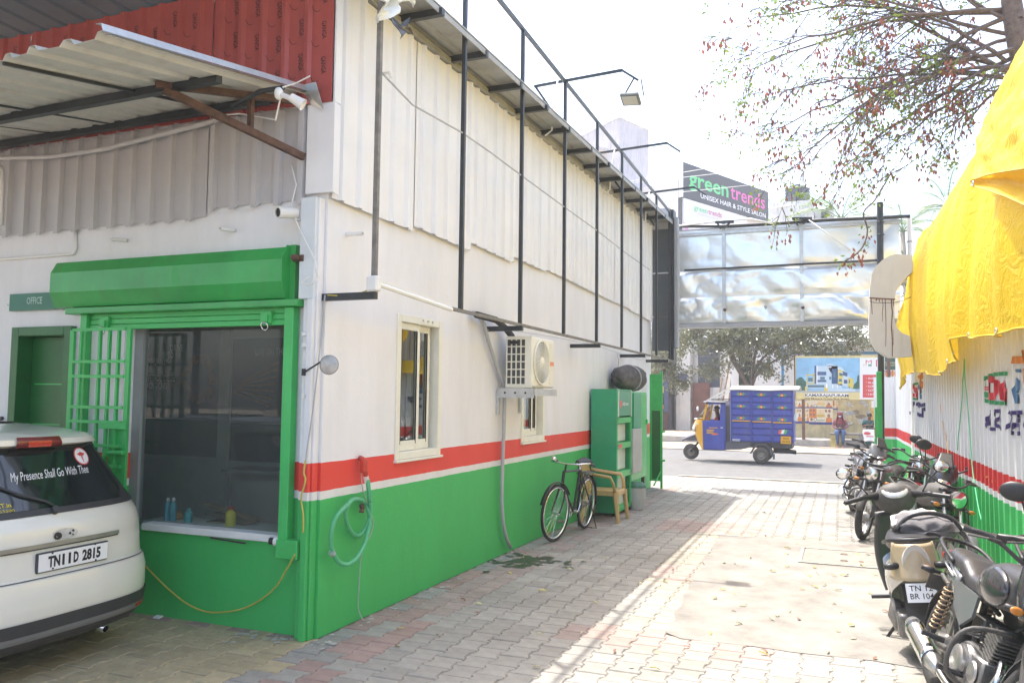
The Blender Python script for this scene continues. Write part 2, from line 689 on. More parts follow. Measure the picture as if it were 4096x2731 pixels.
def paver_mesh_data(x=0, y=0, z=0, tx=0, ty=0, k=1.0):
 o, i = paver_outline(GAP), paver_outline(GAP + 0.006)
 n = len(o)
 vs = [(x + p[0], y + p[1], z - 0.035) for p in o] + [(x + p[0], y + p[1], z - 0.006 + p[0] * tx + p[1] * ty) for p in o] + [(x + p[0], y + p[1], z + p[0] * tx + p[1] * ty) for p in i]
 fs = []
 for r in (0, 1):
  for q in range(n):
   fs.append((r * n + q, r * n + (q + 1) % n, (r + 1) * n + (q + 1) % n, (r + 1) * n + q))
 fs.append(tuple(2 * n + q for q in range(n)))
 return vs, fs
def pave_kind(x, y):
 if x < -3.46 + 0.1 * math.sin(y * 9) and y < 4.95:
  return 'tan'
 if -3.52 < x < -3.32 and y > 4.5:
  return 'pale' if rnd.random() < 0.75 else 'red'
 if x < -2.92 + 0.07 * math.sin(y * 3):
  if rnd.random() < 0.08:
   return 'grey'
  return ('red' if y < 6.0 else 'rose') if rnd.random() < .88 else 'grey'
 if y < 6.2 and y > 5.8 and -1.95 < x < -0.55:
  return 'pink'
 if y > 6.15 and y < 11 and x > slab_left(y) - 0.38:
  if 8.0 < y < 8.8:
   return 'pink'
  return 'sand'
 if 10.9 < y < 11.9 and -2.3 < x < -0.6:
  return 'pink'
 if x > -1.75:
  return 'pale' if rnd.random() < 0.8 else 'grey'
 return 'grey'
cells = []
pitch = W1 + W2
ncol = int((1.42 + 7.4) / pitch)
for ci in range(ncol):
 x = 1.34 - ci * pitch
 off = PL / 2 if ci % 2 else 0
 for ri in range(int((18.5 - 2.2) / PL)):
  y = 2.25 + off + ri * PL
  if y > 5.07 and x < -3.44:
   continue
  if 6.15 < y < 10.95 and x > slab_left(y) + 0.06 and y < 10.86 and y > 6.17:
   continue
  cells.append((x, y))
def in_view(x, y):
 d = V((x, y, 0)) - V((0, 0, CAM_H))
 w_ = d.dot(fw)
 if w_ < 0.5:
  return None
 sx = 2048 + F_PX * d.dot(cr) / w_
 sy = 1365.5 - F_PX * d.dot(cu) / w_
 if -120 < sx < 4200 and -100 < sy < 2850:
  return w_
 return None
paving = struct(MB().box(-3.44, 1.4, 18.5, 18.62, -0.05, 0.02).build('paving', m_kerb))
vis = []
rest = []
for (x, y) in cells:
 d = in_view(x, y)
 hidden = (x < -4.35 and y < 4.5) or (x > 0.35 and y < 7)
 if d is not None and not hidden:
  vis.append((d, x, y))
 else:
  rest.append((x, y))
vis.sort()
for d, x, y in vis[300:]:
 rest.append((x, y))
pv, pf = paver_mesh_data()
pme = bpy.data.meshes.new('paver')
pme.from_pydata(pv, [], pf)
pme.materials.append(PM['grey'][1])
pme.update()
iw = Matrix.Translation(-V(WORLD[paving.name].translation))
for d, x, y in vis[:300]:
 o = bpy.data.objects.new('paver', pme)
 col.objects.link(o)
 o.parent = paving
 o.location = iw @ V((x + rnd.uniform(-.0015, .0015), y + rnd.uniform(-.0015, .0015), rnd.uniform(-0.0025, 0.0025)))
 o.rotation_euler = (rnd.uniform(-.009, .009), rnd.uniform(-.009, .009), rnd.uniform(-.008, .008))
 o.material_slots[0].link = 'OBJECT'
 o.material_slots[0].material = rnd.choice(PM[pave_kind(x, y)])
g = MB()
for (x, y) in rest:
 vs, fs = paver_mesh_data(x, y, rnd.uniform(-0.0025, 0.0025), rnd.uniform(-.009, .009), rnd.uniform(-.009, .009))
 k = pave_kind(x, y)
 g.add(vs, fs, PLIST.index(rnd.choice(PM[k])))
stuff(g.build('paver_field', PLIST, paving))
# manhole cover let into the slab
t = thing('manhole_cover', 'rectangular concrete manhole cover with two lifting eyes in the slab', 'manhole cover', (-0.2, 10.0, 0.004))
a, b = px(3245, 2163, z=0), px(3450, 2200, z=0)
g = MB()
g.box(-0.42, 0.42, 9.42, 10.28, -0.02, 0.012)
g.build('cover_slab', mat('cover_concrete', (0.235, 0.217, 0.19), 0.9, var=0.2, scale=9, bump=0.4), t, bevel=0.006)
g = MB()
for q in ((-0.46, -0.43, 9.38, 10.32), (0.43, 0.46, 9.38, 10.32)):
 g.box(q[0], q[1], q[2], q[3], -0.02, 0.016)
g.box(-0.43, 0.43, 9.38, 9.41, -0.02, 0.016)
g.box(-0.43, 0.43, 10.29, 10.32, -0.02, 0.016)
g.build('frame', m_kerb, t)
for yy in (9.65, 10.05):
 MB().torus((0.0, yy, 0.012), (0, 0, 1), 0.035, 0.006, 16, 6).build('lifting_eye', M_rust, t, smooth=True)
# mossy wet patch by the wall
m_moss = mat('wet_moss', (0.04, 0.05, 0.025), 0.35, var=0.6, scale=22, bump=0.5, bscale=60)
g = MB()
cx, cy = -3.02, 8.2
for (ox, oy, sx, sy, n) in [(rnd.gauss(-0.03, .2), rnd.gauss(0.0, .19), rnd.uniform(.015, .075), rnd.uniform(.015, .09), 16) for _q in range(46)]:
 ring = []
 for i in range(n):
  t_ = 2 * PI * i / n
  k = 1 + 0.6 * mnoise.noise((math.cos(t_) * 2 + ox * 7, math.sin(t_) * 2, oy * 9)) + rnd.uniform(-.1, .1)
  ring.append((cx + ox + sx * k * math.cos(t_), cy + oy + sy * k * math.sin(t_), 0.0045))
 g.add(ring + [(cx + ox, cy + oy, 0.006)], [(i, (i + 1) % n, n) for i in range(n)])
stuff(g.build('moss_patch', m_moss))
# crumbling cement splashes at the foot of the corner
m_cem = mat('spilt_cement', (0.42, 0.40, 0.36), 0.9, var=0.2, scale=20, bump=0.4)
g = MB()
for i in range(90):
 if i < 45:
  x = -3.49 + abs(rnd.gauss(0, 0.07))
  y = rnd.uniform(4.95, 9)
 else:
  x = rnd.uniform(-4.2, -3.3)
  y = 4.97 - abs(rnd.gauss(0, 0.12))
 r = rnd.uniform(0.004, 0.03)
 n = 7
 ring = [(x + r * rnd.uniform(.6, 1.3) * math.cos(2 * PI * i_ / n), y + r * rnd.uniform(.6, 1.5) * math.sin(2 * PI * i_ / n), 0.004) for i_ in range(n)]
 g.add(ring + [(x, y, 0.008)], [(i_, (i_ + 1) % n, n) for i_ in range(n)])
stuff(g.build('cement_crumbs', m_cem))
# raised footpath, kerb and low wall across the road
# ================================================================== OFFICE BUILDING
WX, FY, BE = -3.51, 5.0, 16.03
m_wall = bandmat('painted_wall', [(0.985, GREEN), (1.045, (0.78, 0.76, 0.74)), (1.25, RED), (9, WHITE)], streak=0.09)
m_plain = mat('wall_inner', (0.62, 0.63, 0.60), 0.7, var=0.08)
bld = thing('office_building', 'white office with green and red painted plinth and metal cladding', 'building', (WX, FY, 0))
W1 = (6.04, 6.88, 1.195, 2.445)
W2h = (8.97, 9.77, 1.20, 2.445)
g = MB()
wall_holes(g, 'x', WX, -0.2, FY + 0.2, BE, 0, 4.9, [W1, W2h])
g.build('side_wall', m_wall, bld)
g = MB()
SHOP = (-5.42, -3.80, 0.66, 2.42)
DOOR = (-6.75, -6.02, 0.0, 2.30)
wall_holes(g, 'y', FY, 0.2, -9.5, WX, 0, 4.9, [SHOP, DOOR])
g.build('front_wall', m_wall, bld)
# corner pilaster pipe chase
g = MB()
g.box(-3.655, -3.53, 4.93, 4.998, 0.0, 3.19)
g.box(-3.60, -3.545, 4.895, 4.928, 0.0, 2.44)
g.build('corner_pilaster', m_wall, bld, bevel=0.006)
g = MB()
g.box(-3.68, -3.545, 4.90, 4.929, 2.44, 3.19)
g.build('junction_panel', mat('pale_sheet', (0.66, 0.70, 0.72), 0.5, var=0.06), bld, bevel=0.004)
# floor, room walls, ceiling
g = MB()
g.box(-9.4, WX - 0.21, FY + 0.21, BE, -0.02, 0.03)
g.build('floor', mat('office_floor', (0.42, 0.41, 0.40), 0.3, var=0.1), bld)
g = MB()
g.box(-9.4, WX - 0.21, FY + 0.21, BE, 2.75, 2.8)
g.build('ceiling', m_plain, bld)
g = MB()
g.box(-9.4, -3.72, 7.25, 7.33, 0.03, 2.745)
g.box(-9.3, -9.23, FY + 0.21, 7.24, 0.03, 2.745)
g.build('partition_wall', m_plain, bld)
# ---------------- corrugated cladding on the alley side
m_clad = mat('white_cladding', (0.81, 0.805, 0.805), 0.42, var=0.04, scale=2, dirt=(0.68, 0.63, 0.56), dirt_amt=0.2)
m_clad_f = mat('grey_white_cladding', (0.50, 0.485, 0.49), 0.45, var=0.05, scale=2, dirt=(0.45, 0.42, 0.4), dirt_amt=0.3)  # greyer than the side sheets: the front's shade is put into this colour
m_red = mat('red_cladding', (0.40, 0.085, 0.075), 0.42, var=0.1, scale=3, dirt=(0.30, 0.05, 0.045), dirt_amt=0.5)
def eave_z(y):
 return 4.97 + 0.026 * (y - 6.9)
edges = [5.0, 6.24, 7.42, 8.58, 9.70, 10.85, 12.0, 13.1, 14.2, 15.2, 16.03]
bots = [3.20, 3.24, 3.30, 3.35, 3.355, 3.345, 3.335, 3.32, 3.29, 3.27]
for i in range(10):
 y0, y1 = edges[i], edges[i + 1]
 prof = rib_profile(y1 - y0 - 0.004, 0.25, 0.175, 0.035, 0.03, 0.07)
 zb = bots[i] + rnd.uniform(-.012, .012)
 tilt = rnd.uniform(-0.03, -0.005)
 g = MB()
 xo = WX + 0.03 + 0.006 * (i % 2)
 vs, fs = [], []
 for (s_, h) in prof:
  vs += [(xo + h, y0 + s_, zb + tilt * (s_ / (y1 - y0))), (xo + h, y0 + s_, eave_z(y0 + s_) - 0.05)]
 for q in range(len(prof) - 1):
  fs.append((2 * q, 2 * q + 2, 2 * q + 3, 2 * q + 1))
 g.add(vs, fs)
 g.build('cladding_sheet', m_clad, bld, solid=0.0015)
# drip flashing under the sheets
# ---------------- front cladding: lower white sheets greyed for shade and upper red sheets
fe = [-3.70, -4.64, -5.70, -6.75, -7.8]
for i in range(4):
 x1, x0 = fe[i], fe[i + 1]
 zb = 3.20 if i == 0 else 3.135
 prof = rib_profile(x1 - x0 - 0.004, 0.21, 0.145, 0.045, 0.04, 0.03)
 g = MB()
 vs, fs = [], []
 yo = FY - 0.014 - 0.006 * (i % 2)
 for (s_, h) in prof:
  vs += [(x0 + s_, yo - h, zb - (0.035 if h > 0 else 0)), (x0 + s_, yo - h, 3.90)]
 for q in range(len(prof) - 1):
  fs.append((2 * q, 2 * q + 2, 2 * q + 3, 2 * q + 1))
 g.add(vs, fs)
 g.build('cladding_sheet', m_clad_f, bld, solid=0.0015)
g = MB()
g.ext([(-3.68, FY - 0.05, 3.23), (-3.68, FY - 0.02, 3.23), (WX + 0.055, FY - 0.02, 3.23), (WX + 0.055, FY + 0.03, 3.22), (WX + 0.07, FY + 0.03, 3.22), (WX + 0.07, FY - 0.05, 3.23)], (0, 0, 0.675))
g.box(WX + 0.055, WX + 0.07, FY - 0.05, FY + 0.03, 3.906, 4.95)
g.build('corner_flashing', m_clad, bld)
fr = [-3.46, -4.60, -5.64, -6.68, -7.72, -8.8]
for i in range(5):
 x1, x0 = fr[i], fr[i + 1]
 L = x1 - x0
 prof = rib_profile(L - 0.004, 0.208, 0.135, 0.028, 0.025, 0.04)
 g = MB()
 vs, fs = [], []
 yo = FY - 0.055 - 0.005 * (i % 2)
 for (s_, h) in prof:
  vs += [(x0 + s_, yo - h, 3.905), (x0 + s_, yo - h, 4.935)]
 for q in range(len(prof) - 1):
  fs.append((2 * q, 2 * q + 2, 2 * q + 3, 2 * q + 1))
 g.add(vs, fs)
 sh = g.build('red_sheet', m_red, bld, solid=0.0015)
 if i < 4:
  # mill print running up the pans
  g = MB()
  for k in range(5):
   cxp = x0 + 0.04 + 0.208 * k + 0.036 + 0.135 / 2 + 0.03
   if cxp > x1 - 0.05:
    continue
   for j in range(4):
    zc = 4.78 - 0.27 * j - 0.05 * ((k + i) % 3)
    if zc < 4.05:
     continue
    g.text('GANGA', (cxp + 0.03, yo - 0.004, zc), (0.05, 0, -1), (1, 0, 0.05), 0.058, 0.001, 'C', 0.006, width=0.135)
    arc = [(cxp - 0.015 - 0.055 * math.sin(a_), yo - 0.0045, zc - 0.02 - 0.10 * math.cos(a_)) for a_ in [PI * (-0.15 + 0.62 * q / 9) for q in range(10)]]
    for q in range(9):
     p0, p1 = V(arc[q]), V(arc[q + 1])
     nn = (p1 - p0).cross(V((0, 1, 0))).normalized() * 0.0022
     g.quad(p0 + nn, p1 + nn, p1 - nn, p0 - nn)
  stuff(g.build('mill_print', mat('print_ink', (0.075, 0.03, 0.035), 0.7, var=0), sh))
# ---------------- roof sheets and their purlins
m_soffit = mat('grey_roof_sheet', (0.36, 0.36, 0.335), 0.5, 0.2, var=0.18, scale=3, dirt=(0.22, 0.20, 0.17), dirt_amt=0.5)
m_roofblue = mat('blue_grey_sheet', (0.24, 0.36, 0.44), 0.42, 0.3, var=0.08, scale=3)
for i in range(6):
 x0 = WX - 0.10 + 0.085 * i
g = MB()
prof = [(0.44, 0.0), (0.425, 0.0), (0.42, 0.03), (0.385, 0.03), (0.375, 0.0), (0.21, 0.0), (0.20, 0.012), (0.18, 0.012), (0.17, 0.0), (0.10, 0.0), (0.09, 0.03), (0.05, 0.03), (0.04, 0), (-0.2, 0.0), (-1.5, 0.1), (-6.0, 0.45)]
vs, fs = [], []
for (dx, h) in prof:
 for y in (3.0, 16.3):
  vs.append((WX + dx, y, eave_z(y) + 0.055 + h))
for q in range(len(prof) - 1):
 fs.append((2 * q, 2 * q + 1, 2 * q + 3, 2 * q + 2))
g.add(vs, fs)
g.build('roof_sheet', m_soffit, bld, solid=0.003)
g = MB()
g.beam((WX + 0.43, 3.0, eave_z(3) + 0.02), (WX + 0.43, 16.3, eave_z(16.3) + 0.02), 0.012, 0.05)
g.beam((WX + 0.05, 5.0, eave_z(5) - 0.012), (WX + 0.05, 16.0, eave_z(16) - 0.012), 0.05, 0.05)
g.build('eave_flashing', m_soffit, bld)
ys = [5.9, 6.86, 7.75, 8.52, 9.4, 10.36, 11.2, 12.05, 12.87, 13.7, 14.5, 15.3]
for i, y in enumerate(ys):
 g = MB()
 z = eave_z(y) + 0.005
 g.box(WX - 0.05, WX + 0.415 + (0.03 if i % 3 else 0.05), y - 0.025, y + 0.025, z - 0.03, z + 0.03)
 g.build('eave_bracket', M_black_steel, bld)
# porch ceiling, ribs running towards the viewer
g = MB()
L = 9.9
prof = rib_profile(L, 0.25, 0.19, 0.025, 0.022, 0.1)
vs, fs = [], []
for (s_, h) in prof:
 x = -13.4 + s_
 vs += [(x, 5.02, 4.945 + h), (x, -7.0, 5.30 + h)]  # lengthened unseen past the camera to shade the front wall
for q in range(len(prof) - 1):
 fs.append((2 * q, 2 * q + 1, 2 * q + 3, 2 * q + 2))
g.add(vs, fs)
g.build('porch_roof', m_roofblue, bld, solid=0.002)
g = MB()
g.beam((-9.4, 3.05, 4.98), (-3.5, 3.05, 4.98), 0.05, 0.08)
g.beam((-13.4, 0.4, 5.08), (-3.5, 0.4, 5.08), 0.05, 0.08)
g.beam((-13.4, -6.8, 5.22), (-3.5, -6.8, 5.22), 0.05, 0.08)
g.build('porch_purlin', M_black_steel, bld)
for (x, y) in ((-9.2, 0.4), (-9.2, 3.1), (-13.2, -6.8), (-13.2, 0.4), (-7.5, -6.8)):  # outer posts carry the unseen stretch added for shade
 MB().box(x - .04, x + .04, y - .04, y + .04, 0, 4.96).build('porch_post', M_black_steel, bld)
# ---------------- windows on the alley side
m_curt = mat('pale_curtain', (0.62, 0.62, 0.58), 0.9, var=0.08, scale=8)
m_wglass = glass('alley_window_glass', (0.55, 0.6, 0.56), 0.16)
for wi, (y0, y1, z0, z1) in enumerate((W1, W2h)):
 g = MB()
 xo = WX + 0.012
 fwid = 0.065
 g.box(WX - 0.09, xo, y0 + .001, y0 + fwid, z0 + .001, z1 - .001)
 g.box(WX - 0.09, xo, y1 - fwid, y1 - .001, z0 + .001, z1 - .001)
 g.box(WX - 0.09, xo, y0 + fwid + .001, y1 - fwid - .001, z1 - fwid, z1 - .001)
 g.box(WX - 0.09, xo, y0 + fwid + .001, y1 - fwid - .001, z0 + .001, z0 + fwid)
 win = g.build('window', M_cream, bld, bevel=0.004)
 MB().box(WX - 0.06, WX + 0.035, y0 - 0.01, y1 + 0.01, z0 - 0.022, z0 - 0.001).build('sill', M_cream, win, bevel=0.004)
 ym = lerp(y0, y1, 0.54)
 for (a, b, xs) in ((y0 + fwid + .002, ym, WX - 0.018), (ym - 0.055, lerp(y0, y1, 0.86), WX - 0.058)):
  g = MB()
  k = 0.058
  za, zb = z0 + fwid + 0.003, z1 - fwid - 0.003
  if xs > WX - 0.03:
   za -= 0.0
  g.box(xs - 0.03, xs, a, a + k, za, zb)
  g.box(xs - 0.03, xs, b - k, b, za, zb)
  g.box(xs - 0.03, xs, a + k + .0005, b - k - .0005, za, za + k * 1.5)
  g.box(xs - 0.03, xs, a + k + .0005, b - k - .0005, zb - k, zb)
  g.build('sash', M_cream, win, bevel=0.003)
  g = MB()
  g.box(xs - 0.018, xs - 0.014, a + k - 0.004, b - k + 0.004, za + k * 1.4, zb - k + 0.01)
  g.build('pane', m_wglass, win)
  g = MB()
  q = 0.006
  for (aa, bb, cc, dd) in ((a + k - q, a + k, za + k, zb - k), (b - k, b - k + q, za + k, zb - k)):
   g.box(xs - 0.012, xs + 0.002, aa, bb, cc, dd)
  g.build('glazing_bead', M_blackpl, win)
 for k in range(3):
  g = MB()
  zt = z1 - 0.035
  g.box(xo, xo + 0.012, lerp(y0, y1, 0.52) + 0.09 * k, lerp(y0, y1, 0.52) + 0.09 * k + 0.02, zt, zt + 0.018)
  g.build('catch', M_galv, win)
 # curtain hanging inside
 g = MB()
 g.grid(lambda u, v: (WX - 0.27 + 0.03 * math.sin(u * 34 + math.sin(v * 3)), lerp(y0 + 0.05, y1 - 0.02, u * 0.75), lerp(z0, z1, v)), 60, 4)
 g.build('curtain', m_curt, win, smooth=True)
# ---------------- shop window, frame and glass
t = thing('rolling_shutter', 'green rolling shutter housing and guide rails over the shop window', 'shutter', (-4.9, 4.8, 2.4))
m_hood = mat('green_hood_paint', (0.035, 0.35, 0.075), 0.33, var=0.18, scale=2.5, coat=0.2, dirt=(0.10, 0.13, 0.06), dirt_amt=0.25)
hp = [(4.99, 2.84), (4.90, 2.83), (4.845, 2.735), (4.845, 2.57), (4.90, 2.45), (4.99, 2.44)]
g = MB()
g.ext([(-6.17, y, z) for y, z in hp], (2.37, 0, 0))
g.build('hood', m_hood, t)
g = MB()
g.ext([(-3.797, 4.988, 2.845), (-3.797, 4.90, 2.845), (-3.797, 4.838, 2.74), (-3.797, 4.838, 2.56), (-3.797, 4.895, 2.44), (-3.797, 4.988, 2.44)], (0.012, 0, 0))
g.box(-3.785, -3.735, 4.93, 4.985, 2.42, 2.85)
g.build('end_plate', m_hood, t)
g = MB()
g.box(-6.0, -3.66, 4.86, 4.985, 2.385, 2.438)
g.build('lower_flange', m_hood, t, bevel=0.006)
g = MB()
for k in range(3):
 z0 = 2.255 + 0.045 * k
 g.box(-5.80, -3.812, 4.94 + 0.004 * k, 4.965, z0, z0 + 0.042)
g.build('shutter_curtain', M_green, t, bevel=0.004)
for x in (-5.62, -3.98):
 g = MB()
 g.box(x - 0.05, x + 0.05, 4.915, 4.939, 2.27, 2.36)
 g.box(x - 0.028, x + 0.028, 4.90, 4.914, 2.28, 2.33)
 lk = g.build('lock_bracket', M_green, t)
 MB().torus((x + 0.01, 4.895, 2.245), (0, 1, 0.4), 0.03, 0.006, 14, 6).build('padlock_ring', M_chrome, lk, smooth=True)
for (x0, x1) in ((-5.875, -5.805), (-3.808, -3.725)):
 g = MB()
 g.box(x0, x1, 4.91, 4.985, 0.62 if x1 > -5 else 0.0, 2.384)
 g.build('guide_rail', M_green, t, bevel=0.004)
g = MB()
g.box(-3.80, -3.615, 4.88, 4.985, 0.565, 0.70)
g.build('rail_foot', M_green, t, bevel=0.006)
g = MB()
g.box(-3.72, -3.66, 4.85, 4.90, 2.73, 2.76)
g.cyl((-3.73, 4.90, 2.74), (-3.64, 4.90, 2.74), 0.025, 10)
g.build('spring_axle', M_rust, t)
g = MB()
g.box(-5.17, -3.812, 5.0 - 0.035, 5.09, 0.655, 0.71)
sill = g.build('shop_sill', M_pvc, bld, bevel=0.005)
g = MB()
g.box(-5.42, -5.33, 5.06, 5.12, 0.72, 2.42)
g.box(-3.86, -3.80, 5.06, 5.12, 0.72, 2.42)
g.box(-5.33, -3.86, 5.06, 5.12, 2.34, 2.42)
g.build('shop_window_frame', mat('grey_frame', (0.30, 0.31, 0.30), 0.5, var=0.05), bld)
g = MB()
g.box(-5.33, -3.86, 5.085, 5.093, 0.71, 2.34)
g.build('shop_pane', glass('shop_glass', (0.84, 0.88, 0.85), -0.012, dust=0.045), bld)
# posters on the partition inside
m_post = mat('dark_poster', (0.05, 0.055, 0.06), 0.5, var=0.3, scale=4)
m_postg = mat('dark_green_poster', (0.012, 0.055, 0.035), 0.5, var=0.2)
m_oran = mat('poster_orange', (0.25, 0.11, 0.04), 0.6, var=0.6, scale=18)
m_ptext = mat('poster_text', (0.6, 0.6, 0.58), 0.6, var=0)
PB = 7.245
def PI_(x, z):
 """photo position on the partition wall plane"""
 return px(x, z, y=PB)
def c8(x, y):
 return (500 + x / 3.136, 1250 + y / 3.136)
for pi_, (x0, x1, y0, y1) in enumerate(((185, 1215, 280, 1340), (1370, 2400, 360, 1400))):
 a = PI_(*c8(x0, y0 - 30))
 b = PI_(*c8(x1, y1))
 z0, z1 = min(a.z, b.z), max(a.z, b.z)
 p = MB().box(a.x, b.x, PB - 0.014, PB - 0.002, z0, z1).build('wall_poster', m_post, bld)
 MB().box(a.x, b.x, PB - 0.014, PB - 0.003, z0 - 0.42, z0 - 0.01).build('poster_footer', m_postg, p)
 g = MB()
 if pi_ == 0:
  for s_, xx, yy, wd in (('DRIVE', 580, 485, 160), ('UPTO', 485, 575, 135), ('5K ANNUALLY*', 205, 660, 340), ('FOR PETROL, DIESEL', 200, 860, 440), ('AND CNG CARS', 200, 955, 340)):
   o_ = PI_(*c8(xx, yy))
   e_ = PI_(*c8(xx + wd, yy))
   g.text(s_, (o_.x, PB - 0.0165, o_.z), (1, 0, 0), (0, 0, 1), 0.11, 0.001, 'L', 0.01, width=e_.x - o_.x)
 else:
  o_ = PI_(*c8(1650, 535))
  e_ = PI_(*c8(2200, 535))
  g.text('LIVE ON THE EDGE', (o_.x, PB - 0.0165, o_.z), (1, 0, 0), (0, 0, 1), 0.11, 0.001, 'L', 0.0, width=e_.x - o_.x)
 g.build('poster_lettering', m_ptext, p)
 g = MB()
 cc = PI_(*c8(940, 830)) if pi_ == 0 else PI_(*c8(1800, 900))
 if pi_ == 0:
  for k in range(9):
   a_ = 2 * PI * k / 9
   g.cbox((cc.x + 0.19 * math.cos(a_), PB - 0.018, cc.z + 0.23 * math.sin(a_)), (0.10, 0.004, 0.13), Matrix.Rotation(-a_, 3, 'Y'))
 else:
  for k in range(7):
   g.cbox((cc.x - 0.2 + 0.02 * k, PB - 0.018, cc.z - 0.16 + 0.05 * k), (0.5, 0.004, 0.02), Matrix.Rotation(0.3 - 0.12 * k, 3, 'Y'))
 g.build('poster_picture', m_oran, p)
g = MB()
xx = PI_(*c8(1290, 800)).x
g.box(xx - 0.07, xx + 0.07, PB - 0.06, PB - 0.02, 0.03, 2.7)
g.build('panel_post', m_plain, bld)
# counter and chair silhouettes inside
g = MB()
a = px(780, 1800, y=6.6)
g.box(-5.62, -4.05, 6.5, 6.56, 0.03, 0.98)
g.box(-5.62, -4.02, 6.35, 6.75, 0.981, 1.01)
tag(g.build('office_counter', mat('counter_laminate', (0.36, 0.36, 0.34), 0.35, var=0.04)), 'pale office counter standing behind the shop window', 'counter')
t2 = thing('office_chair', 'black high-backed office chair seen through the shop window', 'chair', (-4.05, 6.0, 0.03))
g = MB()
g.box(-4.25, -3.86, 5.98, 6.05, 0.62, 1.30)
g.build('backrest', M_blackpl, t2, bevel=0.03, seg=3)
g = MB()
g.box(-4.27, -3.84, 5.6, 6.02, 0.45, 0.53)
g.build('seat', M_blackpl, t2, bevel=0.02, seg=2)
for (x, y) in ((-4.24, 5.64), (-3.87, 5.64), (-4.24, 6.0), (-3.87, 6.0)):
 MB().cyl((x, y, 0.03), (x, y, 0.46), 0.014, 8).build('leg', M_chrome, t2)
# ---------------- office door, nameplate and folding grille
g = MB()
for q in ((-6.748, -6.66, 4.95, 5.12, 0, 2.298), (-6.11, -6.022, 4.95, 5.12, 0, 2.298), (-6.66, -6.11, 4.95, 5.12, 2.22, 2.298)):
 g.box(*q)
d = g.build('door_frame', mat('dark_green_door', (0.018, 0.14, 0.032), 0.4, var=0.15, scale=4), bld, bevel=0.004)
g = MB()
g.box(-6.655, -6.115, 5.09, 5.13, 0.01, 2.215)
lf = g.build('door', mat('dark_green_door', (0.022, 0.19, 0.04), 0.4, var=0.15, scale=4), bld)
for z in (0.4, 0.75, 1.1, 1.45, 1.8):
 MB().box(-6.6, -6.17, 5.082, 5.089, z, z + 0.012).build('door_rail', M_green, lf)
MB().cyl((-6.2, 5.06, 1.05), (-6.2, 5.09, 1.05), 0.022, 12).build('door_knob', M_chrome, lf, smooth=True)
g = MB()
a, b = px(46, 1178, y=4.98), px(224, 1242, y=4.98)
g.box(a.x, -6.17, 4.965, 4.988, b.z + 0.01, a.z)
ns = tag(g.build('office_sign', mat('dark_green_sign', (0.012, 0.16, 0.09), 0.35, var=0.05)), 'dark green nameplate reading OFFICE on the wall above the door', 'sign')
g = MB()
g.text('OFFICE', (px(136, 1205, y=4.96).x, 4.9645, px(136, 1215, y=4.96).z), (1, 0, 0), (0, 0, 1), 0.085, 0.001, 'C', 0.012, width=0.19)
g.build('lettering', mat('pale_lettering', (0.45, 0.62, 0.55), 0.5, var=0), ns)
for dx in (-6.83, -6.2):
 MB().cyl((dx, 4.965, 2.5), (dx, 4.96, 2.5), 0.008, 8).build('screw', M_chrome, ns)
gr = thing('grille_gate', 'open green steel grille gate folded back beside the office door', 'gate', (-5.75, 4.82, 0.1))
GYp = 4.80
def gpt(x, y):
 return px(x, y, y=GYp)
xs_ = [px(285 + 0, 1500, y=GYp).x, px(320, 1500, y=GYp).x, px(395, 1500, y=GYp).x, px(433, 1500, y=GYp).x, px(470, 1500, y=GYp).x, px(512, 1500, y=GYp).x]
zt = px(400, 1318, y=GYp).z
for i, x in enumerate(xs_):
 wdt = 0.042 if i in (0, 5) else 0.02
 MB().box(x - wdt / 2, x + wdt / 2, GYp - 0.012, GYp + 0.012, 0.1, zt).build('upright', M_green, gr)
for yy in (1318, 1446, 1505, 1628, 1686, 1780, 1860):
 z = px(400, yy, y=GYp).z
 MB().box(xs_[0] + .022, xs_[-1] - .022, GYp - 0.027, GYp - 0.013, z - 0.012, z + 0.012).build('crossbar', M_green, gr)
g = MB()
z1 = px(470, 1705, y=GYp).z
g.box(xs_[3] + 0.012, xs_[5] - 0.02, GYp + 0.014, GYp + 0.02, 0.35, z1)
g.box(xs_[3] - 0.02, xs_[5] + 0.05, GYp - 0.05, GYp - 0.028, z1 - 0.02, z1 + 0.03)
g.build('lock_plate', M_green, gr, bevel=0.003)
g = MB()
g.cyl((xs_[4] - 0.05, GYp - 0.04, z1 - 0.2), (xs_[5] + 0.03, GYp - 0.04, z1 - 0.2), 0.018, 10)
g.box(xs_[4] - 0.06, xs_[4] - 0.02, GYp - 0.06, GYp - 0.03, z1 - 0.23, z1 - 0.17)
g.build('latch_bolt', M_green, gr, smooth=True, angle=40)
# wall strip furniture beside the grille
g = MB()
g.box(-5.80, -5.43, 4.965, 4.998, 0, 2.37)
g.build('wall_strip', m_wall, bld)
# ---------------- things standing on the sill inside the glass
def bottle(name, label, x, y, z, r, h, mcol, mcap, grp=None, flat=1.0):
 t_ = thing(name, label, 'bottle', (x, y, z), 0, grp)
 MB().lathe([(0.001, 0), (r, 0), (r, h * 0.62), (r * 0.8, h * 0.74), (r * 0.4, h * 0.82), (r * 0.4, h * 0.86), (0.001, h * 0.86)], (x, y, z), n=16).build('body', mcol, t_, smooth=True, angle=50)
 MB().lathe([(0.001, h * 0.861), (r * 0.5, h * 0.861), (r * 0.48, h), (0.001, h)], (x, y, z), n=12).build('cap', mcap, t_)
 return t_
MB().box(-5.32, -3.87, 5.13, 5.45, 0.66, 0.70).build('window_shelf', m_plain, bld)
zs = 0.70
m_teal = mat('teal_plastic', (0.05, 0.42, 0.45), 0.35, var=0.05)
m_blue = mat('pale_blue_plastic', (0.10, 0.38, 0.50), 0.4, var=0.1)
m_yel = mat('yellow_plastic', (0.62, 0.50, 0.03), 0.4, var=0.05)
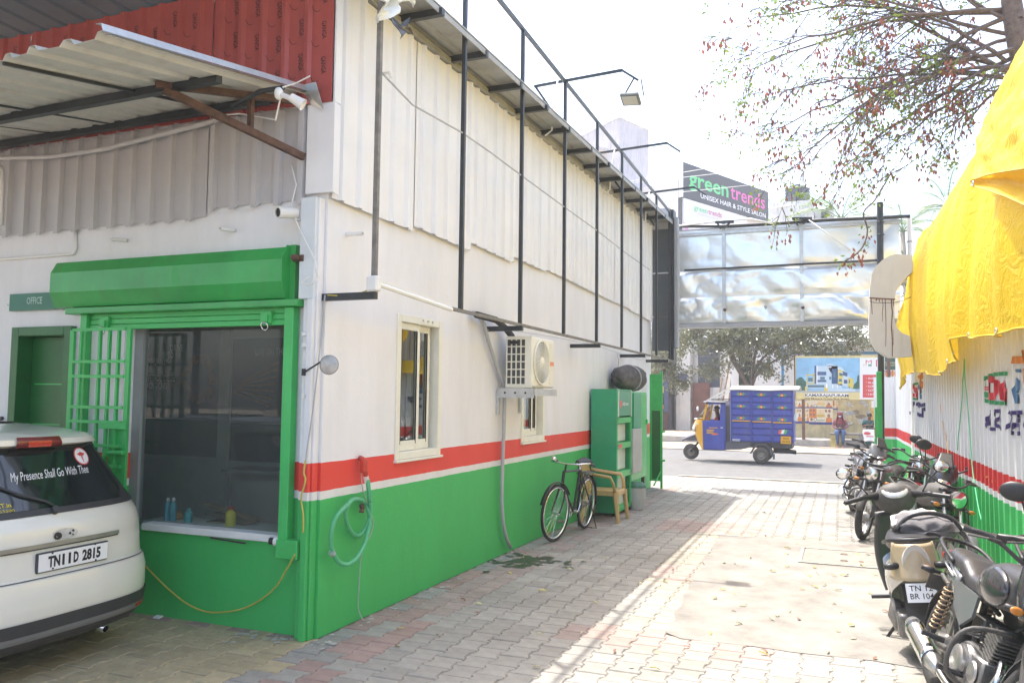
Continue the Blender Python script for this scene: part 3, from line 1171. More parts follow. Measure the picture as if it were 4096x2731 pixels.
M_redpl = mat('red_plastic', (0.5, 0.03, 0.03), 0.4, var=0.1)
for (k, xx, lab, mm, cc, r, h) in (('detergent_bottle', 668, 'left blue and white bottle of the pair behind the shop glass', m_blue, M_whiteink, 0.026, 0.18), ('detergent_bottle', 690, 'right blue and white bottle of the pair behind the shop glass', m_blue, M_whiteink, 0.028, 0.185), ('sanitiser_bottle', 752, 'teal pump bottle on the sill inside the shop glass', m_teal, m_teal, 0.032, 0.11), ('oil_bottle', 922, 'yellow bottle with red cap on the sill inside the glass', m_yel, M_redpl, 0.04, 0.15)):
 p = px(xx, 2098, y=5.22)
 bottle(k, lab, p.x, 5.22, zs, r, h, mm, cc, 'bottles on the sill' if k == 'detergent_bottle' else None)
p = px(705, 2098, y=5.3)
tag(MB().lathe([(0.001, 0), (0.05, 0), (0.055, 0.03), (0.03, 0.06), (0.001, 0.065)], (p.x, 5.3, zs), n=14).build('tape_roll', mat('orange_plastic', (0.6, 0.25, 0.03), 0.5, var=0.1), smooth=True), 'small orange lump between the bottles on the inside sill', 'tape roll')
p = px(900, 2098, y=5.3)
g = MB()
g.cbox((p.x + 0.05, 5.32, zs + 0.045), (0.42, 0.16, 0.006), Matrix.Rotation(0.12, 3, 'Y'))
g.cbox((p.x + 0.02, 5.36, zs + 0.085), (0.55, 0.12, 0.006), Matrix.Rotation(0.18, 3, 'Y'))
g.box(p.x - 0.16, p.x + 0.22, 5.26, 5.4, zs + 0.0, zs + 0.012)
tag(g.build('cardboard_scraps', mat('cardboard', (0.25, 0.18, 0.10), 0.85, var=0.15)), 'flattened brown cardboard behind the yellow bottle inside the glass', 'cardboard')
# on the outer sill
p = px(1120, 2185, y=4.95)
g = MB()
g.cyl((p.x - 0.03, 4.93, 0.685), (p.x + 0.06, 4.94, 0.675), 0.032, 16)
t_ = thing('tape_roll', 'white roll with a black end on the right end of the outer sill', 'tape roll', (p.x, 4.93, 0.64))
MB().cyl((p.x - 0.03, 4.93, 0.675), (p.x + 0.06, 4.94, 0.675), 0.034, 16).build('roll', M_pvc, t_, smooth=True, angle=40)
MB().cyl((p.x - 0.07, 4.925, 0.675), (p.x - 0.031, 4.93, 0.675), 0.026, 14).build('black_end', M_blackpl, t_, smooth=True, angle=40)
a, b = px(845, 2150, y=4.94), px(985, 2155, y=4.94)
tag(MB().beam((a.x, 4.935, 0.655), (b.x, 4.93, 0.64), 0.012, 0.012).build('black_rod', M_blackpl), 'thin black rod lying on the white outer window sill', 'rod')
# ================================================================== AWNING OVER THE DOOR
aw = thing('sheet_awning', 'white corrugated sheet awning on a rusty black steel frame', 'awning', (-5.2, 4.98, 3.6))
m_aw = mat('awning_sheet', (0.60, 0.585, 0.54), 0.45, var=0.06, scale=2, dirt=(0.42, 0.38, 0.32), dirt_amt=0.5)
def aw_z(y):
 return 4.01 - 0.175 * (5.0 - y)
prof = rib_profile(4.2, 0.245, 0.15, 0.045, 0.035, 0.02)
g = MB()
vs, fs = [], []
for (s_, h) in prof:
 x = -3.68 - s_
 bendx = 0.02 * math.sin(s_ * 2)
 for y in (4.955, 4.0, 3.16 + 0.02 * math.sin(s_ * 9)):
  vs.append((x, y, aw_z(y) + h - 0.05 * (s_ / 4.2) + 0.012 * math.sin(s_ * 3 + y)))
for q in range(len(prof) - 1):
 for k in range(2):
  fs.append((3 * q + k, 3 * q + 3 + k, 3 * q + 4 + k, 3 * q + 1 + k))
g.add(vs, fs)
g.build('awning_sheet', m_aw, aw, solid=0.002)
g = MB()
vs = []
for y in (4.97, 4.5, 4.0, 3.5, 3.1):
 vs += [(-3.70, y, aw_z(y) + 0.045), (-3.66, y, aw_z(y) + 0.043), (-3.645, y, aw_z(y) + 0.0)]
fs = []
for k in range(4):
 for j in range(2):
  fs.append((3 * k + j, 3 * k + j + 1, 3 * k + 4 + j, 3 * k + 3 + j))
# torn flap of flashing at the wall end
n0 = len(vs)
vs += [(-3.72, 4.9, aw_z(4.9) + 0.05), (-3.55, 4.86, aw_z(4.9) + 0.04), (-3.50, 4.9, aw_z(4.9) - 0.16), (-3.66, 4.94, aw_z(4.9) - 0.08)]
fs.append((n0, n0 + 1, n0 + 2, n0 + 3))
g.add(vs, fs)
g.build('edge_flashing', M_galv, aw, solid=0.002)
for (y, x1) in ((4.15, -3.80), (4.86, -3.95)):
 z = aw_z(y) - 0.035
 MB().beam((-8.0, y, z - 0.05), (x1, y, z), 0.055, 0.055).build('beam', M_black_steel, aw)
for x in (-4.55, -5.6, -6.3):
 MB().beam((x, 3.2, aw_z(3.2) - 0.028), (x + 0.05, 4.9, aw_z(4.9) - 0.03), 0.02, 0.02).build('rafter', M_black_steel, aw)
MB().beam((-4.23, 4.10, aw_z(4.10) - 0.06), (-3.70, 4.95, 3.51), 0.045, 0.05).build('brace', M_rust, aw)
MB().beam((-4.25, 4.05, aw_z(4.05) - 0.03), (-3.72, 4.93, 3.93), 0.045, 0.045).build('top_strut', M_rust, aw)
MB().beam((-3.93, 4.62, 3.62), (-3.93, 4.62, 3.90), 0.035, 0.035).build('stub_strut', M_rust, aw)
MB().tube([(-4.0, 4.5, 3.78), (-3.75, 4.5, 3.86), (-3.55, 4.5, 3.86)], 0.018, 8).build('camera_arm', M_black_steel, aw)
# broken white floodlight at the awning tip
t = thing('broken_floodlight', 'white broken lamp housing dangling from the tip of the awning frame', 'lamp', (-3.5, 4.45, 3.8))
p1, p2 = px(1115, 375, y=4.45), px(1188, 405, y=4.45)
MB().sph(p1, (0.032, 0.032, 0.045), 12, 8).build('mount', M_pvc, t, smooth=True)
d_ = (p2 - p1).normalized()
MB().lathe([(0.015, -0.055), (0.03, -0.05), (0.037, 0.02), (0.043, 0.05), (0.036, 0.045), (0.015, 0.0)], p2, d_ + V((0.1, 0.5, -0.25)), 9).build('housing', M_pvc, t, smooth=True, angle=40)
MB().cyl(p1, p2, 0.018, 8).build('swivel', M_pvc, t)
pts = [p1 + V((0, 0.02, -0.02)), p1 + V((-0.1, 0.1, -0.14)), px(960, 455, y=4.8), px(905, 460, y=4.85)]
MB().tube(pts, 0.006, 6).build('cable', M_pvc, t)
MB().tube([p1 + V((0.03, 0, 0.04)), px(1180, 335, y=4.5), px(1240, 305, y=4.5)], 0.005, 6).build('loose_wire', M_pvc, t)
# white conduit sagging under the awning
pts = []
for (x, y) in ((0, 633), (200, 628), (420, 597), (620, 545), (800, 500), (900, 470)):
 pts.append(px(x, y, y=4.90))
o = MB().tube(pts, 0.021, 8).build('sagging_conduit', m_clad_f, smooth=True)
tag(o, 'pale conduit pipe sagging along the wall under the awning', 'conduit')
# bullet camera and its cable
t = thing('security_camera', 'white bullet security camera on the wall above the shutter housing', 'camera', (-3.75, 4.95, 3.1))
pc = px(1152, 852, y=4.86)
a_ = V((-0.35, -0.9, -0.12)).normalized()
MB().lathe([(0.001, -0.075), (0.04, -0.07), (0.042, 0.05), (0.046, 0.06), (0.046, 0.085), (0.034, 0.085)], pc, a_, 16).build('barrel', M_pvc, t, smooth=True, angle=40)
MB().lathe([(0.036, 0.075), (0.018, 0.068), (0.001, 0.066)], pc, a_, 14).build('lens', M_blackpl, t, smooth=True)
MB().tube([pc - a_ * 0.05, pc + V((0.03, 0.06, -0.04)), (pc.x + 0.05, 4.97, pc.z - 0.03)], 0.014, 8).build('mount', M_pvc, t)
pts = [px(1165, 660, y=4.93), px(1185, 740, y=4.92), px(1165, 820, y=4.92), px(1190, 900, y=4.90), px(1225, 970, y=4.86), px(1260, 1040, y=4.84), px(1275, 1110, y=4.84), px(1240, 1140, y=4.83), px(1205, 1130, y=4.83), px(1240, 1105, y=4.83)]
tag(MB().tube(pts, 0.005, 6).build('camera_cable', M_pvc, smooth=True), 'loose white cable looping beside the right end of the green shutter housing', 'cable')
# pipe stubs
for (x, y, lab) in ((505, 962, 'short pipe stub in the wall above the left of the shutter housing'), (938, 920, 'short white pipe stub high on the front wall under the cladding')):
 p = px(x, y, y=4.99)
 d2 = V((-0.03, -0.13, -0.012))
 tag(MB().lathe([(0.016, 0), (0.016, 0.13), (0.011, 0.13), (0.011, 0.02)], p, d2, 12).build('pipe_stub', M_pvc, smooth=True, angle=40), lab, 'pipe stub')
p = px(1385, 937, x=WX)
tag(MB().lathe([(0.017, 0), (0.017, 0.16), (0.012, 0.16), (0.012, 0.02)], p, (1, -0.1, -0.05), 12).build('pipe_stub', M_pvc, smooth=True, angle=40), 'short white pipe stub sticking out of the alley wall near the corner', 'pipe stub')
p = px(1514, 298, x=WX + .05)
tag(MB().tube([p, p + V((0.10, 0, 0)), p + V((0.13, -0.03, -0.05))], 0.012, 8).build('pipe_elbow', M_pvc, smooth=True), 'small white pipe elbow beside the first black sign post', 'pipe elbow')
# wall conduit
a, b, c_ = px(302, 915, y=4.985), px(302, 1015, y=4.985), px(0, 1042, y=4.985)
tag(MB().tube([a, b + V((0, 0, 0.04)), b + V((-0.02, 0, 0.0)), b + V((-0.06, 0, 0)), (-9, 4.985, b.z)], 0.014, 8).build('wall_conduit', M_pvc, smooth=True), 'thin white conduit bending along the wall under the front cladding', 'conduit')
tag(MB().tube([px(2, 665, y=4.93), px(10, 690, y=4.93), px(5, 900, y=4.93)], 0.016, 8).build('wall_conduit', M_pvc, smooth=True), 'pale vertical conduit at the far left of the front cladding', 'conduit')
p = px(6, 1673, y=4.99)
MB().cyl((p.x, 5.0, p.z), (p.x, 4.975, p.z), 0.018, 12).build('wall_knob', M_blackpl, bld)
# wires down the corner
m_wy = mat('yellow_wire', (0.55, 0.45, 0.08), 0.5, var=0.2)
m_wb = mat('blue_wire', (0.08, 0.13, 0.30), 0.5, var=0.2)
def wire(pts, r, m, name, label, cat='cable'):
 return tag(MB().tube(smooth_path(pts), r, 6).build(name, m, smooth=True), label, cat)
pts = [px(1300, 1180, x=-3.50), px(1285, 1350, x=-3.52), px(1268, 1500, y=4.88), px(1250, 1650, y=4.88), px(1228, 1800, y=4.87), px(1222, 1850, y=4.87)]
wire(pts, 0.006, M_grey_pvc, 'grey_cable', 'grey cable hanging down the white corner by the round mirror')
pts = [px(1222, 1840, y=4.86), px(1215, 1890, y=4.85), px(1222, 1920, y=4.85), px(1205, 1990, y=4.85), px(1213, 2060, y=4.85), px(1212, 2130, y=4.84)]
wire(pts, 0.006, m_wy, 'yellow_wire', 'yellow wire coming down beside the green rail at the corner')
pts = [px(1180, 2215, y=4.86), px(1150, 2270, y=4.88), px(1090, 2360, y=4.93), px(980, 2430, y=4.96), px(850, 2448, y=4.97), px(760, 2420, y=4.97), px(680, 2360, y=4.97), px(590, 2272, y=4.97), px(520, 2190, y=4.97)]
wire(pts, 0.006, m_wy, 'drooping_wire', 'yellow and blue wire drooping in a loop across the green plinth')
for i, zz in enumerate((2.1, 1.95, 1.45)):
 p = px(1216, 1335 + [0, 45, 250][i], y=4.9)
 tag(MB().box(p.x - 0.02, p.x + 0.02, 4.895, 4.93, p.z - 0.015, p.z + 0.015).build('pipe_clip', M_pvc, bevel=0.003), ['topmost small white pipe clip beside the green shutter rail', 'middle small white pipe clip beside the green shutter rail', 'lowest small white pipe clip beside the green shutter rail'][i], 'clip')
# round convex mirror on a stalk
t = thing('convex_mirror', 'small round grey mirror on a thin stalk at the building corner', 'mirror', (-3.66, 4.9, 1.85))
a, b = px(1218, 1488, y=4.9), px(1283, 1447, y=4.72)
c_ = px(1318, 1459, y=4.68)
MB().cbox(a, (0.03, 0.03, 0.05)).build('clamp', M_blackpl, t)
MB().cyl(a, b, 0.007, 8).build('stalk', M_blackpl, t)
nrm = V((0.25, -0.9, 0.02)).normalized()
MB().lathe([(0.001, -0.02), (0.045, -0.015), (0.066, 0.0), (0.068, 0.008), (0.063, 0.01)], c_, nrm, 24).build('backing', mat('mirror_back', (0.22, 0.21, 0.20), 0.5, var=0.1), t, smooth=True)
MB().lathe([(0.063, 0.008), (0.03, 0.014), (0.001, 0.016)], c_, nrm, 24).build('mirror_face', mat('dusty_mirror', (0.42, 0.40, 0.38), 0.35, 0.5, var=0.2, scale=20), t, smooth=True)
# ================================================================== METAL SIGN FRAME
FXX = -3.12
t = thing('sign_frame', 'tall black steel frame of bare posts standing off the alley wall', 'sign frame', (FXX, 10.5, 2.48))
def rail_z(y):
 return 5.70 - 0.030 * (y - 7.2)
post_y = [px(1500, 1000, x=FXX).y, px(1846, 1000, x=FXX).y, px(2083, 1000, x=FXX).y, px(2256, 1100, x=FXX).y, px(2387, 1100, x=FXX).y, px(2487, 1200, x=FXX).y, px(2564, 1200, x=FXX).y, px(2626, 1200, x=FXX).y, px(2678, 1200, x=FXX).y]
for i, y in enumerate(post_y):
 g = MB()
 if i == 0:
  lean = 0.0
  g.beam((FXX, y, 2.56), (FXX, y, 5.05), 0.034, 0.034, up=(1, 0, 0))
  g.build('post', mat('dusty_steel', (0.20, 0.19, 0.17), 0.7, var=0.3, scale=12), t)
 else:
  g.beam((FXX, y, 2.51), (FXX, y, rail_z(y) - 0.02), 0.036, 0.036, up=(1, 0, 0))
  g.build('post', M_black_steel, t)
 if i > 1:
  g = MB()
  zz = 2.48
for y in (5.0, post_y[2] - 0.02, post_y[4] + 0.05, 13.62, 15.6):
 g = MB()
 yy = y
 g.box(WX - 0.02, FXX + 0.04, yy - 0.022, yy + 0.022, 2.43, 2.482)
 g.build('wall_bracket', M_black_steel, t)
MB().beam((FXX, 6.3, 2.497), (FXX, 16.6, 2.485), 0.032, 0.028).build('bottom_rail', mat('dusty_steel', (0.20, 0.19, 0.17), 0.7, var=0.3, scale=12), t)
MB().beam((FXX, 4.6, rail_z(4.6)), (FXX, 16.4, rail_z(16.4)), 0.036, 0.036).build('top_rail', M_black_steel, t)
tag(MB().tube([px(1525, 290, x=FXX), px(1650, 420, x=FXX - .02), px(1850, 532, x=FXX), px(1965, 612, x=FXX - 0.04), px(2085, 702, x=FXX), px(2250, 823, x=FXX), px(2385, 920, x=FXX), px(2500, 1010, x=FXX - .02), px(2600, 1080, x=FXX - .1)], 0.008, 6).build('slack_cable', M_grey_pvc, smooth=True), 'thin grey cable sagging across the posts of the sign frame', 'cable')
# lamp arms reaching out over the alley
arm_defs = [(px(2264, 330, x=FXX).y, 'lamp', 0.0), (px(2485, 605, x=FXX).y, 'bare', 0.0), (px(2620, 781, x=FXX).y, 'bare', 0.0)]
for i, (y, kind, _) in enumerate(arm_defs):
 zr = rail_z(y) + 0.03
 lab = ['black floodlight on an arm above the sign frame', 'bare black lamp arm without a lamp, in front of the concrete tower', 'bare black lamp arm nearest the far end of the sign frame'][i]
 t2 = thing('lamp_arm', lab, 'floodlight' if i == 0 else 'lamp arm', (FXX, y, zr))
 MB().beam((FXX - 0.42, y, zr - 0.02), (FXX + 0.72, y, zr + 0.03), 0.03, 0.03).build('arm', M_black_steel, t2)
 MB().beam((FXX - 0.40, y, zr - 0.03), (FXX - 0.01, y, zr - 0.62), 0.026, 0.026).build('brace', M_black_steel, t2)
 MB().beam((FXX + 0.71, y, zr + 0.03), (FXX + 0.92, y - 0.05, zr - 0.14), 0.026, 0.026).build('arm_tip', M_black_steel, t2)
 MB().tube([(FXX - 0.1, y - 0.02, zr), (FXX - 0.16, y - 0.03, zr - 0.3), (FXX - 0.17, y - 0.03, zr - 0.62), (FXX - 0.26, y - 0.03, zr - 0.68)], 0.011, 6).build('cable_sleeve', M_pvc, t2, smooth=True)
 if i == 0:
  cx_, cy_, cz_ = FXX + 0.83, y - 0.05, zr - 0.36
  rot = Matrix.Rotation(R(-24), 3, 'X') @ Matrix.Rotation(R(6), 3, 'Y')
  g = MB()
  g.cbox((cx_, cy_, cz_), (0.23, 0.20, 0.045), rot)
  hd = g.build('lamp_head', mat('grey_lamp_body', (0.16, 0.18, 0.19), 0.45, var=0.1), t2, bevel=0.012)
  MB().cbox(V((cx_, cy_, cz_)) + rot @ V((0, 0, -0.026)), (0.18, 0.14, 0.006), rot).build('lens', mat('lamp_glass', (0.55, 0.56, 0.55), 0.15, var=0.05), hd)
  g = MB()
  g.beam((cx_ - 0.1, cy_, cz_ + 0.02), (cx_ + 0.04, cy_ - .01, cz_ + 0.24), 0.02, 0.012)
  g.beam((cx_ + 0.16, cy_, cz_ + 0.02), (cx_ + 0.13, cy_ - .01, cz_ + 0.22), 0.02, 0.012)
  g.build('yoke', M_black_steel, t2)
# torn plastic bag on the first post
t2 = thing('torn_plastic_bag', 'torn white plastic bag with black tatters caught on the first post', 'plastic bag', (-3.05, post_y[0], 4.6))
g = MB()
bx = [px(1530, -60, x=-3.1), px(1640, -50, x=-2.95), px(1655, 20, x=-2.93), px(1640, 62, x=-3.0), px(1600, 85, x=-3.05), px(1580, 100, x=-3.1), px(1560, 60, x=-3.08), px(1545, 30, x=-3.1)]
cen = sum(bx, V((0, 0, 0))) / len(bx) + V((0.08, -0.05, 0))
def bagf(u, v):
 x_ = lerp(1535, 1655, u) - 18 * v * (1 - u)
 bot = 45 + 40 * math.sin(u * 5 + 1) + 22 * mnoise.noise((u * 9, 0, 3))
 p = px(x_, lerp(-80, bot, v), x=-3.02)
 return p + V((0.10 * mnoise.noise((u * 4, v * 4, 1)) + 0.05 * mnoise.noise((u * 9, v * 8, 6)), 0, 0))
g.grid(bagf, 26, 18)
g.build('bag_sheet', mat('white_polythene', (0.75, 0.77, 0.75), 0.4, var=0.05), t2, smooth=True, angle=25)
g = MB()
for q in (((1560, 60), (1600, 100), (1625, 80), (1600, 130), (1570, 95)), ((1590, 115), (1625, 130), (1600, 160), (1605, 140)), ((1600, 100), (1640, 70), (1630, 110)), ((1620, 112), (1652, 138), (1640, 112))):
 pts = [px(a, b, x=-3.06 + 0.03 * rnd.random()) for a, b in q]
 g.ext(pts, (0.006, -0.006, 0))
g.build('black_tatters', M_blackpl, t2)
# tube light on the bottom rail
t = thing('tube_light', 'white fluorescent tube light hanging along the frame near the corner', 'lamp', (FXX, 5.9, 2.55))
a, b = px(1495, 1135, x=FXX + .03), px(1805, 1238, x=FXX + .03)
MB().cbox(a + V((0, -0.0, 0)), (0.09, 0.07, 0.11)).build('end_box', M_pvc, t, bevel=0.01)
MB().cyl(a + V((0.02, 0.03, 0)), b, 0.019, 14).build('tube', mat('tube_glass', (0.82, 0.83, 0.8), 0.25, var=0), t, smooth=True, angle=40)
a2 = V(a) + V((-0.03, 0.02, 0.045))
MB().beam(a2, b + V((-0.03, -0.03, 0.035)), 0.035, 0.02).build('batten', M_pvc, t)
a, b = px(1500, 1150, x=WX + .36), px(1310, 1180, x=WX + .05)
wire([a, (a + b) / 2 + V((0, 0, -0.03)), b], 0.005, m_wy, 'yellow_wire', 'yellow wire along the first wall bracket under the tube light')
# ================================================================== AIR CONDITIONER
t = thing('air_conditioner', 'cream outdoor air conditioner unit on a wall bracket above the second window', 'air conditioner', (-3.25, 8.58, 1.84))
X0, X1, Y0, Y1, Z0, Z1 = -3.40, -3.10, 8.22, 8.95, 1.845, 2.40
m_acd = mat('dark_fins', (0.08, 0.085, 0.08), 0.6, var=0.3, scale=30)
g = MB()
g.box(X0, X1, Y0 + 0.02, Y1, Z0, Z1)
g.build('casing', M_cream, t, bevel=0.018, seg=2)
g = MB()
g.box(X0 + 0.01, X1 - 0.07, Y0 + 0.008, Y0 + 0.019, Z0 + 0.03, Z1 - 0.03)
g.build('coil', m_acd, t)
g = MB()
for i in range(5):
 x = lerp(X0 + 0.01, X1 - 0.07, i / 4)
 g.box(x - 0.006, x + 0.006, Y0 - 0.006, Y0 + 0.007, Z0 + 0.02, Z1 - 0.02)
for i in range(7):
 z = lerp(Z0 + 0.03, Z1 - 0.03, i / 6)
 g.box(X0, X1 - 0.065, Y0 - 0.004, Y0 + 0.005, z - 0.006, z + 0.006)
g.box(X0, X1 - 0.0, Y0 - 0.002, Y0 + 0.019, Z0, Z0 + 0.024)
g.box(X0, X1 - 0.0, Y0 - 0.002, Y0 + 0.019, Z1 - 0.024, Z1)
g.box(X1 - 0.066, X1 - 0.004, Y0 - 0.002, Y0 + 0.019, Z0 + 0.026, Z1 - 0.026)
g.build('side_grille', M_cream, t)
g = MB()
g.box(X0 + 0.05, X0 + 0.14, Y0 - 0.02, Y0 - 0.007, Z1 - 0.085, Z1 - 0.05)
g.build('handle_recess', M_blackpl, t)
yc, zc = 8.52, 2.125
MB().lathe([(0.001, 0.001), (0.235, 0.001)], (X1, yc, zc), (1, 0, 0), 36).build('fan_recess', m_acd, t)
g = MB()
for k in range(9):
 rr = 0.07 + 0.02 * k
 g.torus((X1 + 0.014, yc, zc), (1, 0, 0), rr, 0.0042, 36, 5)
for k in range(20):
 a_ = 2 * PI * k / 20
 g.cyl((X1 + 0.016, yc + 0.06 * math.cos(a_), zc + 0.06 * math.sin(a_)), (X1 + 0.012, yc + 0.24 * math.cos(a_ + .35), zc + 0.24 * math.sin(a_ + .35)), 0.0035, 5)
g.torus((X1 + 0.01, yc, zc), (1, 0, 0), 0.242, 0.009, 40, 6)
g.build('fan_grille', M_cream, t, smooth=True)
MB().lathe([(0.001, 0.024), (0.055, 0.022), (0.065, 0.012)], (X1, yc, zc), (1, 0, 0), 24).build('fan_hub', M_cream, t, smooth=True)
g = MB()
for k in range(14):
 z = Z0 + 0.05 + k * 0.034
 g.box(X1 + 0.0005, X1 + 0.006, 8.80, 8.93, z, z + 0.014)
g.build('louvre', M_cream, t)
MB().box(X1 + 0.006, X1 + 0.0085, 8.79, 8.93, 2.10, 2.145).build('badge', mat('orange_badge', (0.75, 0.25, 0.10), 0.4, var=0), t)
t2 = thing('unit_bracket', 'grey slotted steel bracket carrying the outdoor unit', 'bracket', (-3.35, 8.58, 1.72))
g = MB()
for y in (8.23, 8.90):
 g = MB()
 g.box(WX + 0.002, -3.06, y - 0.025, y + 0.025, 1.76, 1.80)
 g.box(WX + 0.002, WX + 0.03, y - 0.025, y + 0.025, 1.55, 1.76)
 g.build('arm', M_galv, t2)
g = MB()
g.box(-3.48, -3.06, 8.20, 8.206, 1.73, 1.835)
g.box(-3.063, -3.057, 8.207, 8.95, 1.755, 1.83)
g.build('plate', M_galv, t2)
for x in (-3.40, -3.28, -3.16):
 MB().cyl((x, 8.1995, 1.785), (x, 8.196, 1.785), 0.012, 10).build('slot', M_blackpl, t2)
# lagged pipe and drain pipe
P_ = lambda x, y, xx=WX + 0.05: px(x, y, x=xx)
o = MB().tube([P_(1893, 1250), P_(1920, 1270), P_(1935, 1295), P_(1955, 1370), P_(1985, 1460), P_(2012, 1530), P_(2018, 1600), P_(2015, 1720), P_(2010, 1850), P_(2006, 2000), P_(2012, 2090), P_(2025, 2150), P_(2042, 2190)], 0.021, 10).build('drain_pipe', M_grey_pvc, smooth=True)
tag(o, 'grey flexible pipe running down the wall beside the air conditioner to the ground', 'pipe')
tag(MB().tube([P_(1905, 1258, WX + .1), P_(1985, 1280, WX + .1), P_(2020, 1310, WX + .1), P_(2048, 1345, WX + .1)], 0.035, 10).build('lagged_pipe', mat('black_lagging', (0.05, 0.05, 0.05), 0.8, var=0.3, scale=30, bump=0.5), smooth=True), 'short black lagged pipe bundle above the air conditioner', 'pipe')
tag(MB().tube([P_(1930, 1290), P_(1935, 1325), P_(1990, 1310), P_(2070, 1325), P_(2200, 1345), P_(2380, 1380), P_(2500, 1420), P_(2560, 1440), P_(2590, 1425)], 0.004, 6).build('thin_wire', M_grey_pvc, smooth=True), 'thin wire strung along the white wall behind the sign frame brackets', 'wire')
tag(MB().tube([P_(2468, 1410), P_(2475, 1450), P_(2468, 1490), P_(2470, 1520), P_(2462, 1540)], 0.005, 6).build('short_wire', M_grey_pvc, smooth=True), 'crooked wire coming down the wall to the tall green rack', 'wire')
# ================================================================== HOSE AND TAP
t = thing('garden_hose', 'green hose coiled on the alley wall under the red tap pipe', 'hose', (-3.45, 5.4, 0.45))
c9 = lambda x, y, xx=-3.45: px(1150 + x / 2.09, 1850 + y / 2.09, x=xx)
pts = [(655, 60), (668, 140), (680, 230), (688, 330), (690, 420), (665, 520), (625, 590), (580, 610), (535, 580), (500, 520), (487, 450), (492, 380), (530, 320), (575, 302), (620, 315), (655, 350), (678, 410), (690, 480), (672, 580), (640, 690), (590, 780), (540, 830), (490, 850), (430, 830), (390, 770), (368, 700), (362, 620), (375, 540), (405, 460), (450, 400), (500, 355)]
seq = []
for i, q in enumerate(pts):
 seq.append(c9(q[0], q[1], -3.455 + 0.02 * math.sin(i * 0.7) + (0.022 if i > 15 else 0)))
m_hose = mat('green_hose', (0.09, 0.42, 0.20), 0.35, var=0.12, scale=8)
MB().tube(smooth_path(seq[3:]), 0.017, 10).build('coil', m_hose, t, smooth=True)
MB().tube(smooth_path(seq[1:4]), 0.018, 10).build('hose_neck', m_hose, t, smooth=True)
MB().cyl(c9(655, 110), c9(664, 165), 0.021, 10).build('pale_collar', mat('pale_tape', (0.7, 0.62, 0.58), 0.6, var=0.1), t)
MB().tube([c9(620, 350), c9(625, 380), c9(618, 415)], 0.022, 6).build('hook', M_rust, t)
MB().cyl(c9(365, 745), c9(378, 765), 0.024, 10).build('clamp', M_galv, t)
t = thing('tap_pipe', 'red painted tap pipe on the red stripe above the hose', 'pipe', (-3.46, 5.5, 1.2))
MB().tube(smooth_path([c9(610, -40, -3.5), c9(628, -30), c9(640, 20), c9(650, 70), c9(656, 112)]), 0.02, 8).build('pipe', mat('red_pipe', (0.5, 0.05, 0.03), 0.5, var=0.15), t, smooth=True)
MB().cbox(c9(636, 30), (0.05, 0.05, 0.10)).build('valve', mat('red_pipe', RED), t, bevel=0.01)
tag(MB().tube(smooth_path([c9(620, 60, -3.48), c9(630, 230, -3.48), c9(700, 430, -3.49), c9(715, 540, -3.49), c9(660, 670, -3.49), c9(615, 800, -3.49), c9(600, 1000, -3.49), c9(590, 1200, -3.49), c9(620, 1290, -3.48), c9(645, 1320, -3.46)]), 0.004, 6).build('earth_wire', M_grey_pvc, smooth=True), 'thin grey wire hanging down the green wall right of the hose', 'wire')
# ================================================================== BICYCLE
def wheel_spokes(g, c, ax, r, n, r0=0.02, th=0.0012):
 ax = V(ax).normalized()
 a = ax.orthogonal().normalized()
 b = ax.cross(a)
 for k in range(n):
  t_ = 2 * PI * k / n
  s_ = 1 if k % 2 else -1
  p0 = V(c) + (a * math.cos(t_ + .4 * s_) + b * math.sin(t_ + .4 * s_)) * r0 + ax * (0.025 * s_)
  p1 = V(c) + (a * math.cos(t_) + b * math.sin(t_)) * r
  g.cyl(p0, p1, th, 4, caps=False)
b0 = thing('bicycle', 'old black roadster bicycle on its stand against the green wall', 'bicycle', (-3.22, 10.0, 0), R(-92), rx=R(-3))
# local frame: +x forward (towards viewer's left/front wheel), z up
WB, WR = 1.12, 0.345
FWc, RWc = V((0.56, 0, WR)), V((-0.56, 0, WR))
M_bk = mat('bicycle_black', (0.02, 0.022, 0.022), 0.35, var=0.2, scale=15)
Lc = dict(local=True)
steer = R(-8)
Rst = Matrix.Translation(FWc + V((-0.08, 0, 0))) @ Matrix.Rotation(steer, 4, 'Z') @ Matrix.Translation(-(FWc + V((-0.08, 0, 0))))
for nm, c_, xf in (('front_wheel', FWc, Rst), ('rear_wheel', RWc, None)):
 wl = MB(xf).torus(c_, (0, 1, 0), WR - 0.018, 0.018, 48, 8).build(nm, M_rubber, b0, smooth=True, **Lc)
 MB(xf).torus(c_, (0, 1, 0), WR - 0.043, 0.012, 48, 6, flat=1.3).build('rim', M_chrome, wl, smooth=True, **Lc)
 g = MB(xf)
 wheel_spokes(g, c_, (0, 1, 0), WR - 0.05, 32)
 g.build('spokes', M_chrome, wl, **Lc)
 MB(xf).cyl(c_ + V((0, -0.05, 0)), c_ + V((0, 0.05, 0)), 0.02, 12).build('hub', M_chrome, wl, smooth=True, angle=40, **Lc)
 g = MB(xf)
 fn = lambda a0, a1, rr=WR + 0.022: [c_ + V((rr * math.cos(R(a)), 0, rr * math.sin(R(a)))) for a in range(a0, a1 + 1, 8)]
 g.tube(fn(20, 150) if nm == 'front_wheel' else fn(30, 190), 0.028, 8, flat=0.35)
 g.build('mudguard', M_bk, b0, smooth=True, **Lc)
bb = V((-0.06, 0, 0.29))
hd_b, hd_t = V((0.40, 0, 0.66)), V((0.37, 0, 0.83))
st_t = V((-0.22, 0, 0.80))
g = MB()
for a, b, r in ((bb, hd_b, 0.016), (st_t, hd_t, 0.015), (bb, st_t + (st_t - bb) * .0, 0.016), (hd_b, hd_t, 0.02)):
 g.cyl(a, b, r, 10)
